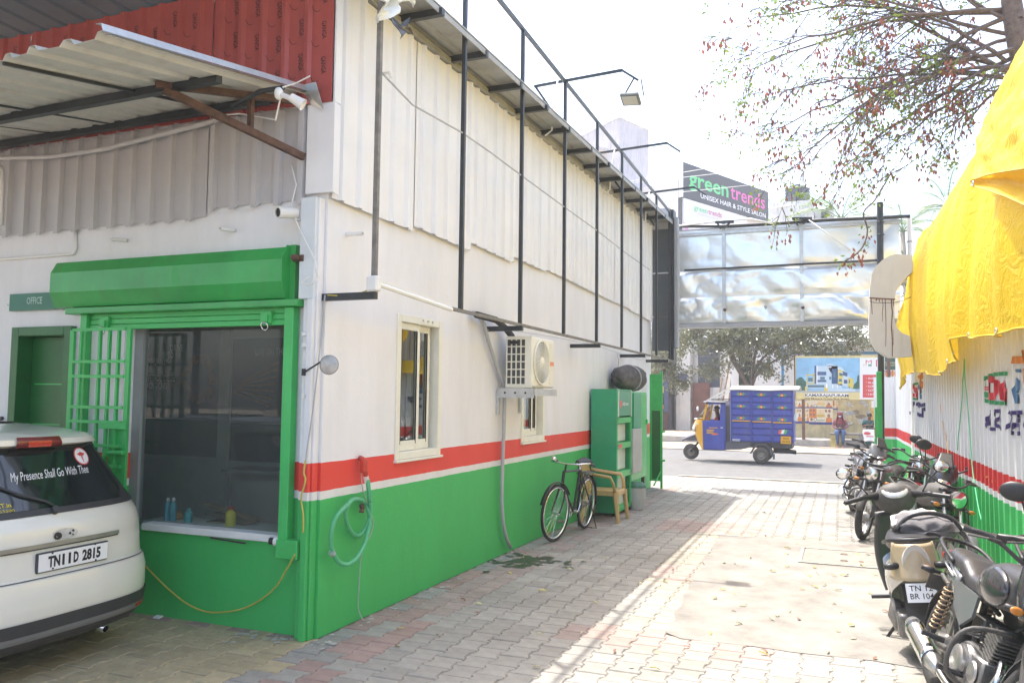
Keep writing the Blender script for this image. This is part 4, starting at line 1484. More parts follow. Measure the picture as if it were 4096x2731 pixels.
for s_ in (-1, 1):
 o = V((0, 0.05 * s_, 0))
 g.cyl(bb + o * .6, RWc + o, 0.009, 8)
 g.cyl(st_t + o * .4, RWc + o, 0.008, 8)
g.build('frame', M_bk, b0, smooth=True, angle=50, **Lc)
g = MB(Rst)
for s_ in (-1, 1):
 o = V((0, 0.055 * s_, 0))
 g.tube([hd_b + o * .7 + V((0.01, 0, -0.01)), hd_b + o + V((0.06, 0, -0.15)), FWc + o], [0.013, 0.012, 0.009], 8)
g.cyl(hd_t, hd_t + V((-0.02, 0, 0.09)), 0.013, 8)
g.build('fork', M_bk, b0, smooth=True, angle=50, **Lc)
ht = hd_t + V((-0.02, 0, 0.09))
MB(Rst).tube([ht + V((-0.22, 0.26, 0.0)), ht + V((-0.10, 0.27, 0.03)), ht + V((0.03, 0.2, 0.02)), ht, ht + V((0.03, -0.2, 0.02)), ht + V((-0.10, -0.27, 0.03)), ht + V((-0.22, -0.26, 0.0))], 0.011, 8).build('handlebar', M_chrome, b0, smooth=True, **Lc)
for s_ in (-1, 1):
 MB(Rst).cyl(ht + V((-0.24, 0.26 * s_, -0.002)), ht + V((-0.12, 0.268 * s_, 0.026)), 0.017, 10).build('grip', M_blackpl, b0, smooth=True, angle=50, **Lc)
MB(Rst).sph(ht + V((0.04, -0.16, 0.05)), 0.035, 12, 8).build('bell', M_chrome, b0, smooth=True, **Lc)
sc_ = st_t + V((-0.04, 0, 0.10))
MB().cyl(st_t, sc_, 0.012, 8).build('seat_post', M_chrome, b0, **Lc)
g = MB()
g.grid(lambda u, v: sc_ + V((0.16 - 0.30 * u, (v - 0.5) * (0.05 + 0.17 * (u ** 1.3)), 0.03 + 0.02 * u - 0.05 * (2 * v - 1) ** 2)), 12, 8)
g.build('saddle', M_blackpl, b0, smooth=True, solid=0.014, **Lc)
g = MB()
for s_ in (-1, 1):
 g.torus(sc_ + V((-0.09, 0.05 * s_, -0.01)), (0, 0, 1), 0.02, 0.004, 10, 5)
 g.torus(sc_ + V((-0.09, 0.05 * s_, 0.006)), (0, 0, 1), 0.02, 0.004, 10, 5)
g.build('saddle_spring', M_chrome, b0, smooth=True, **Lc)
g = MB()
cz = WR * 2 + 0.06
for y in (-0.06, -0.02, 0.02, 0.06):
 g.cyl((-0.28, y, cz), (-0.72, y, cz), 0.005, 6)
for x in (-0.30, -0.48, -0.70):
 g.cyl((x, -0.065, cz), (x, 0.065, cz), 0.005, 6)
for s_ in (-1, 1):
 g.cyl((-0.6, 0.06 * s_, cz), RWc + V((0, 0.06 * s_, 0)), 0.005, 6)
g.build('carrier', M_bk, b0, **Lc)
g = MB()
g.torus(bb + V((0, -0.045, 0)), (0, 1, 0), 0.085, 0.006, 28, 5)
g.cyl(bb + V((0, -0.06, 0)), bb + V((0, 0.06, 0)), 0.02, 10)
g.cyl(bb + V((0, -0.06, 0)), bb + V((0.10, -0.065, -0.13)), 0.009, 8)
g.cyl(bb + V((0, 0.06, 0)), bb + V((-0.10, 0.065, 0.13)), 0.009, 8)
for a in (0, 72, 144, 216, 288):
 g.cyl(bb + V((0, -0.045, 0)), bb + V((0.08 * math.cos(R(a)), -0.045, 0.08 * math.sin(R(a)))), 0.005, 5)
g.build('crank', M_chrome, b0, smooth=True, angle=40, **Lc)
for s_, o in ((-1, V((0.10, -0.115, -0.13))), (1, V((-0.10, 0.115, 0.13)))):
 MB().cbox(bb + o, (0.09, 0.085, 0.026)).build('pedal', mat('pedal_rubber', (0.26, 0.23, 0.17), 0.8, var=0.2), b0, bevel=0.004, **Lc)
g = MB()
g.tube([bb + V((0, -0.045, 0.085)), RWc + V((0, -0.045, 0.03))], 0.006, 6)
g.tube([bb + V((0, -0.045, -0.085)), RWc + V((0, -0.045, -0.03))], 0.006, 6)
g.build('chain', M_rust, b0, **Lc)
g = MB()
for s_ in (-1, 1):
 g.tube([RWc + V((0, 0.07 * s_, 0)), RWc + V((-0.02, 0.11 * s_, -0.2)), V((-0.66, 0.13 * s_, 0.005))], 0.007, 6)
g.cyl((-0.66, -0.13, 0.006), (-0.66, 0.13, 0.006), 0.007, 6)
g.build('stand', M_bk, b0, **Lc)
# ================================================================== PLASTIC CHAIR
m_ch = mat('tan_plastic', (0.50, 0.35, 0.14), 0.38, var=0.08, scale=5)
t = thing('plastic_chair', 'tan plastic armchair beside the bicycle in front of the green rack', 'chair', (-3.17, 11.43, 0), R(90))
# local: +y is the back of the chair
g = MB()
g.grid(lambda u, v: (lerp(-0.235, 0.235, u), lerp(-0.24, 0.22, v), 0.43 - 0.03 * math.sin(PI * v) * math.sin(PI * u)), 8, 8)
g.build('seat', m_ch, t, smooth=True, solid=0.012, local=True)
g = MB()
g.grid(lambda u, v: (lerp(-0.25, 0.25, u) * (1 - 0.12 * v), 0.20 + 0.13 * v + 0.035 * (1 - (2 * u - 1) ** 2), 0.40 + 0.46 * v * (1 - 0.12 * (2 * u - 1) ** 4)), 10, 8)
g.build('backrest', m_ch, t, smooth=True, solid=0.014, local=True)
for s_ in (-1, 1):
 MB().tube([(0.27 * s_, -0.27, 0.0), (0.255 * s_, -0.24, 0.25), (0.245 * s_, -0.225, 0.42)], [0.028, 0.034, 0.042], 6).build('leg', m_ch, t, local=True, smooth=True, angle=50)
 MB().tube([(0.27 * s_, 0.27, 0.0), (0.25 * s_, 0.23, 0.25), (0.235 * s_, 0.2, 0.42)], [0.028, 0.034, 0.04], 6).build('leg', m_ch, t, local=True, smooth=True, angle=50)
 MB().tube([(0.25 * s_, -0.215, 0.42), (0.285 * s_, -0.20, 0.55), (0.29 * s_, -0.16, 0.63), (0.29 * s_, 0.05, 0.655), (0.27 * s_, 0.22, 0.68), (0.24 * s_, 0.28, 0.70)], [0.028, 0.024, 0.03, 0.03, 0.026, 0.02], 8, flat=0.6).build('armrest', m_ch, t, local=True, smooth=True)
MB().box(-0.24, 0.24, -0.245, -0.225, 0.36, 0.425).build('apron', m_ch, t, local=True, bevel=0.01)
for s_ in (-1, 1):
 MB().box(0.225 * s_ - .01, 0.225 * s_ + .01, -0.224, 0.22, 0.365, 0.425).build('side_apron', m_ch, t, local=True, bevel=0.008)
# ================================================================== TALL GREEN RACK
t = thing('display_rack', 'tall teal green display rack with white pockets against the wall', 'rack', (-3.27, 11.95, 0))
m_tg = mat('teal_green_paint', (0.018, 0.32, 0.15), 0.35, var=0.08, scale=3, coat=0.2)
m_pl = mat('white_pocket', (0.70, 0.74, 0.72), 0.25, var=0.05)
RX0, RX1, RY0, RY1, RZ = -3.47, -3.08, 11.74, 12.66, 1.87
g = MB()
g.box(RX0, RX1, RY0, RY0 + 0.02, 0.05, RZ)
g.box(RX0, RX1, RY1 - 0.02, RY1, 0.05, RZ)
g.build('side_panel', m_tg, t)
MB().box(RX0, RX0 + 0.02, RY0 + 0.021, RY1 - 0.021, 0.05, RZ).build('back_panel', m_tg, t)
for z in (0.06, 0.55, 0.60 + 0.38, 1.36):
 MB().box(RX0 + 0.021, RX1 + 0.004, RY0 + 0.021, RY1 - 0.021, z, z + 0.05 if z < .1 else z + 0.085).build('shelf', M_green, t)
MB().box(RX0, RX1, RY0 + 0.021, RY1 - 0.021, RZ - 0.02, RZ).build('top_panel', m_tg, t)
for z0, z1 in ((0.12, 0.53), (0.65, 0.96), (1.08, 1.34)):
 MB().box(RX1 - 0.09, RX1 - 0.085, RY0 + 0.06, RY1 - 0.06, z0, z1).build('pocket', m_pl, t)
for y in (RY0 + 0.03, RY1 - 0.06):
 MB().box(RX1 - 0.02, RX1 + 0.004, y, y + 0.03, 0.06, RZ - 0.022).build('upright', M_green, t)
hd = MB().box(RX1 - 0.03, RX1 + 0.012, RY0 + 0.07, RY1 - 0.07, 1.47, 1.845).build('header_board', mat('header_green', (0.03, 0.27, 0.14), 0.35, var=0.1), t)
g = MB()
for q in ((RY0 + 0.06, RY0 + 0.072, 1.455, 1.855), (RY1 - 0.072, RY1 - 0.06, 1.455, 1.855)):
 g.box(RX1 + 0.0, RX1 + 0.02, *q)
g.build('header_trim', M_pvc, hd)
MB().box(RX1 + 0.0125, RX1 + 0.014, RY0 + 0.13, RY0 + 0.25, 1.60, 1.70).build('red_square', mat('pink_red', (0.65, 0.12, 0.12), 0.5, var=0), hd)
g = MB()
g.text('Add more', (RX1 + 0.0135, RY0 + 0.30, 1.625), (0, 1, 0), (0, 0, 1), 0.085, 0.001, 'L', 0.01, width=0.36)
g.build('lettering', M_whiteink, hd)
MB().box(RX1 + 0.0045, RX1 + 0.006, RY0 + 0.10, RY0 + 0.32, 0.995, 1.05).build('shelf_label', mat('pink_red', RED), t)
for (x, y) in ((RX0 + .04, RY0 + .04), (RX1 - .04, RY0 + .04), (RX0 + .04, RY1 - .04), (RX1 - .04, RY1 - .04)):
 MB().cyl((x, y, 0), (x, y, 0.05), 0.025, 10).build('foot', M_blackpl, t)
# ================================================================== GREEN MACHINE CABINET WITH A TANK ON TOP
t = thing('green_cabinet', 'bright green steel cabinet on short legs behind the rack', 'cabinet', (-3.25, 13.2, 0))
m_gm = mat('bright_green_paint', (0.05, 0.46, 0.11), 0.33, var=0.2, scale=3)
MB().box(-3.46, -3.10, 12.75, 13.82, 0.42, 1.84).build('body', m_gm, t, bevel=0.012)
g = MB()
g.box(-3.099, -3.085, 13.28, 13.78, 0.95, 1.80)
g.build('door', m_gm, t, bevel=0.004)
MB().box(-3.098, -3.07, 12.78, 13.27, 1.26, 1.82).build('upper_hatch', m_tg, t, bevel=0.004)
MB().box(-3.085, -3.06, 13.70, 13.76, 1.3, 1.38).build('handle', M_green, t)
for y in (12.85, 13.72):
 for x in (-3.42, -3.14):
  MB().box(x - 0.025, x + 0.025, y - 0.025, y + 0.025, 0, 0.419).build('leg', M_blackpl, t)
tag(MB().box(-3.09, -3.05, 12.66, 13.25, 0.55, 1.25).build('grey_board', mat('grey_sheet', (0.40, 0.41, 0.39), 0.6, var=0.1), bevel=0.01), 'grey board leaning on the front of the green cabinet', 'board')
t = thing('bucket', 'grey bucket on the ground in front of the green cabinet', 'bucket', (-3.08, 12.62, 0))
MB().lathe([(0.001, 0.005), (0.13, 0.005), (0.15, 0.36), (0.135, 0.36), (0.12, 0.03)], (-3.02, 12.75, 0), n=20).build('body', mat('grey_sheet', (0.4, 0.4, 0.4)), t, smooth=True, angle=50)
MB().lathe([(0.001, 0.40), (0.10, 0.42), (0.152, 0.37), (0.156, 0.34)], (-3.02, 12.75, 0), n=20).build('wrapping', mat('dark_green_wrap', (0.04, 0.14, 0.09), 0.6, var=0.3), t, smooth=True)
t = thing('wrapped_tank', 'grey and black wrapped bundle lying on top of the green cabinet', 'bundle', (-3.28, 13.3, 1.85))
g = MB()
rot = Matrix.Rotation(R(-10), 3, 'Z')
g.grid(lambda u, v: V((-3.27, 13.28, 2.07)) + rot @ V((0.19 * math.sin(PI * u) ** .6 * math.cos(2 * PI * v), -0.52 * math.cos(PI * u), 0.215 * math.sin(PI * u) ** .6 * math.sin(2 * PI * v))) * (1 + 0.10 * mnoise.noise((u * 4, math.cos(2 * PI * v) * 2, math.sin(2 * PI * v) * 2))), 18, 20)
g.build('bundle_cloth', mat('black_grey_cloth', (0.09, 0.085, 0.085), 0.7, var=0.6, scale=7, bump=0.4), t, smooth=True)
MB().torus((-3.27, 13.22, 2.07), (0, 1, 0.2), 0.215, 0.012, 26, 6).build('strap', M_grey_pvc, t, smooth=True)
# ================================================================== GATE LEAVES
t = thing('entrance_gate', 'open green sheet steel gate leaf at the end of the building', 'gate', (-3.28, 15.6, 0))
g = MB()
yb = 15.62
for q in ((-3.44, -3.40, 0.14, 2.2), (-3.235, -3.195, -0.0, 2.25)):
 g.box(q[0], q[1], yb - 0.02, yb + 0.02, q[2] + 0.02, q[3])
g.box(-3.40, -3.235, yb - 0.018, yb + 0.018, 2.16, 2.20)
g.box(-3.40, -3.235, yb - 0.018, yb + 0.018, 1.50, 1.53)
g.box(-3.40, -3.235, yb - 0.018, yb + 0.018, 0.16, 0.2)
g.build('frame', M_green, t)
MB().box(-3.399, -3.236, yb - 0.005, yb + 0.005, 1.531, 2.159).build('upper_sheet', m_gm, t)
MB().box(-3.399, -3.236, yb - 0.005, yb + 0.005, 0.201, 1.499).build('lower_sheet', mat('dark_green_door', GREEN), t)
for z in (0.55, 1.1):
 MB().cyl((-3.21, yb - 0.03, z), (-3.14, yb - 0.03, z + 0.01), 0.02, 10).build('hinge_bolt', M_green, t)
g = MB()
MB().beam((-3.22, yb - 0.02, 0.35), (-3.30, yb - 0.3, 0.1), 0.02, 0.02).build('drop_bolt', M_green, t)
for i, z in enumerate((0.7, 1.55)):
 p = px(2588, 1600 if z > 1 else 1720, x=-3.46)
pole_x = 0.66
t = thing('gate_post', 'bright green gate post at the right side of the entrance', 'gate post', (0.66, 16.5, 0))
m_gp = mat('gate_green', (0.04, 0.42, 0.10), 0.4, var=0.1)
MB().box(0.60, 0.69, 16.45, 16.55, 0, 2.28).build('post', m_gp, t, bevel=0.01)
MB().box(0.56, 0.599, 16.47, 16.53, 0, 1.62).build('leaf_edge', M_green, t)
for z in (0.62, 0.40):
 MB().cyl((0.58, 16.42, z), (0.80, 16.42, z - 0.03), 0.025, 8).build('latch', m_gp, t)
# ================================================================== DARK SIDE BOARD AND SILVER GANTRY BILLBOARD
t = thing('dark_signboard', 'tall dark grey boxed signboard at the far end of the white building', 'signboard', (-3.25, 16.3, 2.6))
m_dk = mat('dark_grey_panel', (0.075, 0.088, 0.095), 0.5, var=0.12, scale=3)
for z0, z1 in ((2.68, 3.35), (3.37, 4.22), (4.25, 5.12)):
 MB().box(-3.50, -3.135, 16.10, 16.30, z0, z1).build('panel', m_dk, t)
MB().box(-3.49, -3.14, 16.08, 16.10, 4.222, 4.248).build('joint_strip', M_galv, t)
MB().box(-3.50, -3.14, 16.11, 16.31, 5.125, 5.55).build('top_panel', mat('pale_grey_panel', (0.36, 0.37, 0.39), 0.5, var=0.08), t)
MB().box(-3.13, -3.06, 16.05, 16.32, 2.5, 5.5).build('edge_post', M_black_steel, t)
MB().box(-3.055, -2.99, 16.10, 16.28, 2.75, 5.35).build('side_return', mat('pale_grey_panel', (0.36, 0.37, 0.39)), t)
t = thing('silver_billboard', 'wide crumpled silver sheet billboard backing spanning the entrance', 'billboard', (-1.0, 17.0, 3.2))
BY = 17.0
m_sil = bpy.data.materials.new('crumpled_silver')
m_sil.use_nodes = True
b = m_sil.node_tree.nodes['Principled BSDF']
b.inputs['Base Color'].default_value = (0.84, 0.87, 0.87, 1)
b.inputs['Metallic'].default_value = 0.75
b.inputs['Roughness'].default_value = 0.3
bx0, bx1, bz0, bz1 = -3.14, 1.06, 3.30, 5.28
def crumple(x, z, s):
 h = 0.0
 p = V((x * 0.9, z * 1.3, s))
 n = mnoise.noise(p) + 0.5 * mnoise.noise(p * 2.1 + V((3, 1, 0)))
 h += 0.10 * abs(n)
 h += 0.035 * mnoise.noise(V((x * 2.6 + z * 2.0, z * 0.9, s + 4)))
 h += 0.012 * abs(mnoise.noise(V((x * 6, z * 7, s + 9))))
 return h
vx = [bx0, -2.20, -0.70, 1.06]
for r_ in range(3):
 za, zb = [3.30, 3.83, 4.38][r_], [3.84, 4.39, 5.24][r_]
 for k in range(3):
  xa, xb = vx[k], vx[k + 1]
  g = MB()
  sd = r_ * 5 + k * 0.0
  amp = (1.3, 0.8, 0.45)[r_]
  g.grid(lambda u, v: (lerp(xa, xb, u), BY - crumple(lerp(xa, xb, u), lerp(za, zb, v), sd) * amp * min(1, 6 * v, 6 * (1 - v)) - 0.004 * r_, lerp(za, zb, v)), 60, 22)
  g.build('silver_sheet', m_sil, t, smooth=True)
for x in (-2.20, -0.70):
 MB().box(x - 0.035, x + 0.035, BY - 0.075, BY - 0.03, 3.28, 5.40).build('upright', M_galv, t)
g = MB()
g.beam((-3.0, BY - 0.08, 4.40), (0.7, BY - 0.08, 4.42), 0.03, 0.035)
g.build('dark_batten', M_black_steel, t)
for z in (5.15,):
 MB().box(bx0, 1.1, BY - 0.07, BY - 0.02, z - 0.03, z + 0.03).build('cross_rail', M_galv, t)
MB().box(bx0 - 0.05, 1.08, BY - 0.06, BY + 0.25, 3.20, 3.28).build('bottom_tray', mat('pale_grey_panel', (0.36, 0.37, 0.39)), t, bevel=0.008)
MB().box(bx0, 1.06, BY + 0.02, BY + 0.24, 3.285, 5.27).build('billboard_back', mat('pale_grey_panel', (0.36, 0.37, 0.39)), t)
MB().box(bx0 - 0.06, bx0 - 0.02, BY - 0.07, BY + 0.25, 3.28, 5.3).build('side_trim', M_pvc, t)
MB().box(bx0 - 0.02, bx0 + 0.03, BY - 0.072, BY - 0.03, 3.3, 5.25).build('side_channel', M_galv, t)
for q in (-2.2, -0.7):
 MB().cyl((q, BY - 0.08, 3.55), (q + 0.03, BY - 0.1, 3.55), 0.03, 8).build('bolt', M_rust, t)
# lashed poles along the top
t2 = thing('lashed_pole', 'long dark pole lashed along the top of the silver billboard', 'pole', (-1, 16.9, 5.35))
MB().tube([px(2690, 905, y=16.85), px(2900, 905, y=16.85), px(3100, 895, y=16.85), px(3300, 880, y=16.85), px(3500, 872, y=16.85), px(3640, 865, y=16.85)], 0.035, 8).build('pole', M_black_steel, t2, smooth=True)
for xx, yy in ((2895, 890), (3205, 877)):
 p = px(xx, yy, y=16.8)
 MB().beam(p + V((-0.17, 0, 0.02)), p + V((0.2, 0, 0.0)), 0.05, 0.05).build('clamp_bar', M_black_steel, t2)
 MB().beam(p + V((-0.13, 0, 0.0)), p + V((-0.06, 0, -0.13)), 0.035, 0.035).build('clamp_leg', M_black_steel, t2)
 MB().beam(p + V((0.13, 0, 0.0)), p + V((0.03, 0.0, -0.1)), 0.035, 0.035).build('clamp_leg', M_black_steel, t2)
tag(MB().tube([px(2700, 905, y=16.8), px(2850, 887, y=16.8), px(3000, 875, y=16.8), px(3090, 895, y=16.8)], 0.02, 6).build('pale_strap', M_pvc, smooth=True), 'pale loose strap lying along the top left of the silver billboard', 'strap')
tag(MB().tube([px(3235, 880, y=16.7), px(3330, 950, y=16.75), px(3400, 1000, y=16.85)], 0.012, 6).build('pale_rope', M_pvc, smooth=True), 'pale cord running diagonally down the silver billboard', 'cord')
tag(MB().tube([(0.735, 16.72, 0), (0.735, 16.72, 4.9)], 0.055, 14).build('black_pole', M_black_steel, smooth=True, angle=40), 'thick black pole rising in front of the silver billboard behind the gate post', 'pole') if False else None
t2 = thing('black_pole', 'thick black pole rising in front of the silver billboard behind the green gate post', 'pole', (0.725, 16.72, 0))
p = px(3520, 810, y=16.72)
pb_ = px(3524, 1500, y=16.72)
pb_ = pb_ + (pb_ - p) * (pb_.z / (p.z - pb_.z))
MB().cyl(pb_, p, 0.058, 14).build('pole', M_black_steel, t2, smooth=True, angle=40)
for z in (p.z - 0.38, p.z - 0.62):
 MB().torus((p.x, 16.72, z), (0, 0, 1), 0.06, 0.012, 16, 6).build('collar', M_black_steel, t2, smooth=True)
t2 = thing('white_pole', 'slim white pole with a black band at the right end of the silver billboard', 'pole', (1.2, 17, 0))
p = px(3637, 870, y=17.1)
MB().cyl((p.x, 17.1, 0), (p.x, 17.1, p.z), 0.045, 12).build('pole', M_pvc, t2, smooth=True, angle=40)
MB().torus((p.x, 17.1, p.z - 0.47), (0, 0, 1), 0.046, 0.008, 14, 6).build('band', M_blackpl, t2, smooth=True)
# ================================================================== WHITE HATCHBACK (rear view)
CX, CY = -4.42, 3.72
car = thing('parked_car', 'white hatchback parked along the office front, seen from behind', 'car', (CX - 2, CY, 0))
m_carw = mat('car_white_paint', (0.72, 0.70, 0.62), 0.22, var=0.02, coat=0.6)
m_carbl = mat('car_black_trim', (0.045, 0.045, 0.048), 0.5, var=0.1)
m_cargl = mat('car_dark_glass', (0.012, 0.018, 0.017), 0.06, var=0, spec=0.8)
m_lamp = mat('dark_red_lens', (0.16, 0.008, 0.012), 0.15, var=0.1, coat=0.5)
m_lampb = mat('bright_red_lens', (0.5, 0.03, 0.015), 0.2, var=0.2, scale=40, coat=0.5)
NEX, LR = 3.3, 0.62
PROF = [(0.20, .14, .74, 3.95), (0.24, .05, .80, 4.0), (0.30, .015, .83, 4.05), (0.42, 0.0, .845, 4.05), (0.55, 0.005, .85, 4.05), (0.615, .03, .85, 4.05), (0.64, .06, .848, 4.05), (0.80, .08, .85, 4.02), (0.86, .085, .85, 3.98), (0.93, .11, .845, 3.7), (0.99, .15, .83, 3.5), (1.05, .19, .80, 2.95), (1.2, .285, .735, 2.6), (1.34, .37, .67, 2.35), (1.395, .405, .645, 2.25), (1.405, .335, .64, 2.22), (1.44, .345, .625, 2.15), (1.46, .40, .605, 2.1), (1.49, .60, .56, 1.95), (1.515, .85, .47, 1.8), (1.53, 1.15, .30, 1.6)]
def prof_at(z):
 for i in range(len(PROF) - 1):
  if PROF[i][0] <= z <= PROF[i + 1][0]:
   t_ = (z - PROF[i][0]) / (PROF[i + 1][0] - PROF[i][0])
   return [lerp(PROF[i][k], PROF[i + 1][k], t_) for k in (1, 2, 3)]
 return PROF[0][1:] if z < PROF[0][0] else PROF[-1][1:]
def S(y, z, off=0.0):
 xr, w_, xf = prof_at(z)
 q = min(0.999, abs(y) / w_)
 sn = q ** (NEX / 2)
 cs = math.sqrt(1 - sn * sn)
 x = xr + LR * (1 - cs ** (2 / NEX))
 return V((CX - x, CY + y, z))
def Soff(y, z, off):
 e = 0.004
 a = S(y, z)
 du = S(y + e, z) - S(y - e, z)
 dv = S(y, z + e) - S(y, z - e)
 n = du.cross(dv).normalized()
 return a + n * off
loops = []
g = MB()
NQ = 16
vs, fs = [], []
for (z, xr, w_, xf) in PROF:
 ring = []
 for q in range(-NQ, NQ + 1):
  th = PI / 2 * q / NQ
  sn, cs = abs(math.sin(th)), math.cos(th)
  ring.append((CX - (xr + LR * (1 - cs ** (2 / NEX))), CY + w_ * math.copysign(sn ** (2 / NEX), th), z))
 for q in range(1, 8):
  t_ = q / 8
  ring.append((CX - lerp(xr + LR, xf - 0.6, t_), CY + w_, z))
 for q in range(0, 9):
  th = PI / 2 - PI * q / 8
  ring.append((CX - (xf - 0.6 + 0.6 * math.cos(th)), CY + w_ * math.sin(th), z))
 for q in range(1, 8):
  t_ = q / 8
  ring.append((CX - lerp(xf - 0.6, xr + LR, t_), CY - w_, z))
 loops.append(len(vs))
 n = len(ring)
 vs += ring
for i in range(len(PROF) - 1):
 for j in range(n):
  fs.append((loops[i] + j, loops[i] + (j + 1) % n, loops[i + 1] + (j + 1) % n, loops[i + 1] + j))
fs.append(tuple(loops[-1] + j for j in range(n)))
fs.append(tuple(reversed(range(n))))
g.add(vs, fs)
body = g.build('body', m_carw, car, smooth=True, angle=28)
def patch(name, m, yf, z0, z1, off, parent=car, ny=24, nz=8, smooth=True, th=0.0):
 """surface patch; yf(z) -> (y0, y1)"""
 g = MB()
 def fn(u, v):
  z = lerp(z0, z1, v)
  a, b = yf(z)
  return Soff(lerp(a, b, u), z, off)
 g.grid(fn, ny, nz)
 return g.build(name, m, parent, smooth=smooth)
wy = lambda z: prof_at(z)[1]
patch('rear_window_surround', m_carbl, lambda z: (-wy(z) * 0.86, wy(z) * 0.86), 0.985, 1.392, 0.004)
def winf(z):
 k = 0.755
 c_ = 0.05
 d0 = max(0.0, 1 - (z - 1.02) / 0.09)
 k -= 0.10 * d0 * d0
 return (-wy(z) * k, wy(z) * k)
rw = patch('rear_window', m_cargl, winf, 1.02, 1.375, 0.008, nz=14)
for s_ in (-1, 1):
 patch('tail_light', m_lamp, lambda z: tuple(sorted((s_ * wy(z) * 0.865, s_ * wy(z) * 0.935))), 0.985, 1.40, 0.008, ny=4)
 patch('side_reflector_light', m_lampb, lambda z: tuple(sorted((s_ * wy(z) * 0.965, s_ * wy(z) * 0.99))), 0.83, 0.95, 0.01, ny=4)
bl = patch('brake_light', m_lamp, lambda z: (-0.155 - (1.44 - z) * .3, 0.145 + (1.44 - z) * .3), 1.398, 1.442, 0.014, ny=10, nz=6)
patch('brake_light_segment', m_lampb, lambda z: (-0.085, 0.075), 1.407, 1.424, 0.018, bl, ny=8, nz=2)
# lower bumper
lb = patch('bumper_insert', m_carbl, lambda z: (-wy(z) * (0.90 + 0.05 * math.sin((z - .22) * 12)), wy(z) * (0.90 + 0.05 * math.sin((z - .22) * 12))), 0.215, 0.40, 0.01, nz=8)
patch('bumper_strip', mat('grey_trim', (0.17, 0.17, 0.17), 0.4, var=0.1), lambda z: (-wy(z) * .88, wy(z) * .88), 0.29, 0.325, 0.014, lb, nz=3)
patch('fog_reflector', m_lampb, lambda z: (-0.70, -0.5), 0.235, 0.262, 0.016, lb, ny=4, nz=2)
patch('fog_reflector', m_lampb, lambda z: (0.55, 0.70), 0.30, 0.318, 0.017, lb, ny=4, nz=2)
patch('bumper_seam', m_carbl, lambda z: (-wy(z) * .985, wy(z) * .985), 0.624, 0.629, 0.003, nz=1, ny=40)
patch('tailgate_seam', m_carbl, lambda z: (wy(z) * 0.905, wy(z) * 0.912), 0.64, 0.975, 0.0025, ny=1)
patch('tailgate_seam', m_carbl, lambda z: (-wy(z) * 0.912, -wy(z) * 0.905), 0.64, 0.975, 0.0025, ny=1)
patch('chrome_strip', mat('dull_trim', (0.35, 0.34, 0.30), 0.35, 0.6, var=0.1), lambda z: (-0.44, 0.42), 0.80, 0.826, 0.016, nz=3)
patch('strip_shadow_gap', m_carbl, lambda z: (-0.44, 0.42), 0.792, 0.799, 0.006, nz=1)
# missing badge: an oval scar with dark glue
g = MB()
n_ = 28
ov = [Soff(0.01 + 0.088 * math.cos(2 * PI * k / n_), 0.862 + 0.031 * math.sin(2 * PI * k / n_), 0.005) for k in range(n_)]
g.poly(ov)
em = g.build('badge_scar', mat('glue_scar', (0.50, 0.49, 0.45), 0.4, var=0.2, scale=30), car)
g = MB()
for (y, z, r) in ((-0.055, 0.855, 0.022), (0.03, 0.86, 0.006), (0.055, 0.872, 0.007), (0.05, 0.85, 0.005)):
 g.poly([Soff(0.01 + y + r * 1.3 * math.cos(2 * PI * k / 10), z + r * math.sin(2 * PI * k / 10), 0.0065) for k in range(10)])
stuff(g.build('glue_spot', M_blackpl, em))
# number plate
pz0, pz1, py0, py1 = 0.655, 0.775, px(150, 2230, x=CX - .05).y - CY, px(433, 2200, x=CX - .05).y - CY
pl = MB().box(CX - 0.072, CX - 0.05, CY + py0, CY + py1, pz0, pz1).build('number_plate', m_carbl, car, bevel=0.005)
MB().box(CX - 0.0499, CX - 0.047, CY + py0 + 0.008, CY + py1 - 0.008, pz0 + 0.008, pz1 - 0.008).build('plate_face', M_whiteink, pl)
g = MB()
for s__, xa, xb in (('TN', 193, 241), ('11', 249, 283), ('D', 294, 314), ('2815', 328, 401)):
 y0, y1 = px(xa, 2230, x=CX - .047).y, px(xb, 2230, x=CX - .047).y
 g.text(s__, (CX - 0.0465, y0, pz0 + 0.03), (0, 1, 0), (0, 0, 1), 0.088, 0.001, 'L', 0.045, width=y1 - y0)
g.build('plate_lettering', M_ink, pl)
for (y, z) in ((-0.098, 0.672), (-0.105, 0.765), (0.20, 0.77), (0.21, 0.668)):
 MB().cyl((CX - 0.047, CY + y, z), (CX - 0.043, CY + y, z), 0.006, 8).build('plate_screw', M_blackpl, pl)
def decal(st, y0, z0, size, m, width=None, slope=0.0, shear=0.0, off=0.011, bold=0.0, name='window_lettering'):
 vs, fs = text_mesh(st, bold, 0.0)
 x0 = min(q.x for q in vs)
 x1 = max(q.x for q in vs)
 sx = width / (x1 - x0) if width else size
 g = MB()
 g.add([Soff(y0 + (q.x - x0) * sx + shear * q.y * size, z0 + q.y * size + slope * (q.x - x0) * sx, off) for q in vs], fs)
 return g.build(name, m, rw)
ya_, yb_ = px(32, 1930, x=CX - .3), px(350, 1890, x=CX - .3)
decal('My Presence Shall Go With Thee', ya_.y - CY, ya_.z, 0.075, M_whiteink, yb_.y - ya_.y, 0.02, 0.25)
ya_ = px(38, 2062, x=CX - .2)
decal('GAVAT.in', ya_.y - CY - .17, 1.048, 0.035, m_yel, 0.17, 0, 0, bold=0.02)
decal('9884055500', ya_.y - CY - .17, 1.022, 0.022, m_yel, 0.18, 0, 0)
cy_, cz_ = 0.33, 1.305
g = MB()
disc = lambda r, o_: [Soff(cy_ + r * math.cos(2 * PI * k / 28), cz_ + r * 0.92 * math.sin(2 * PI * k / 28), o_) for k in range(28)]
g.poly(disc(0.062, 0.0105))
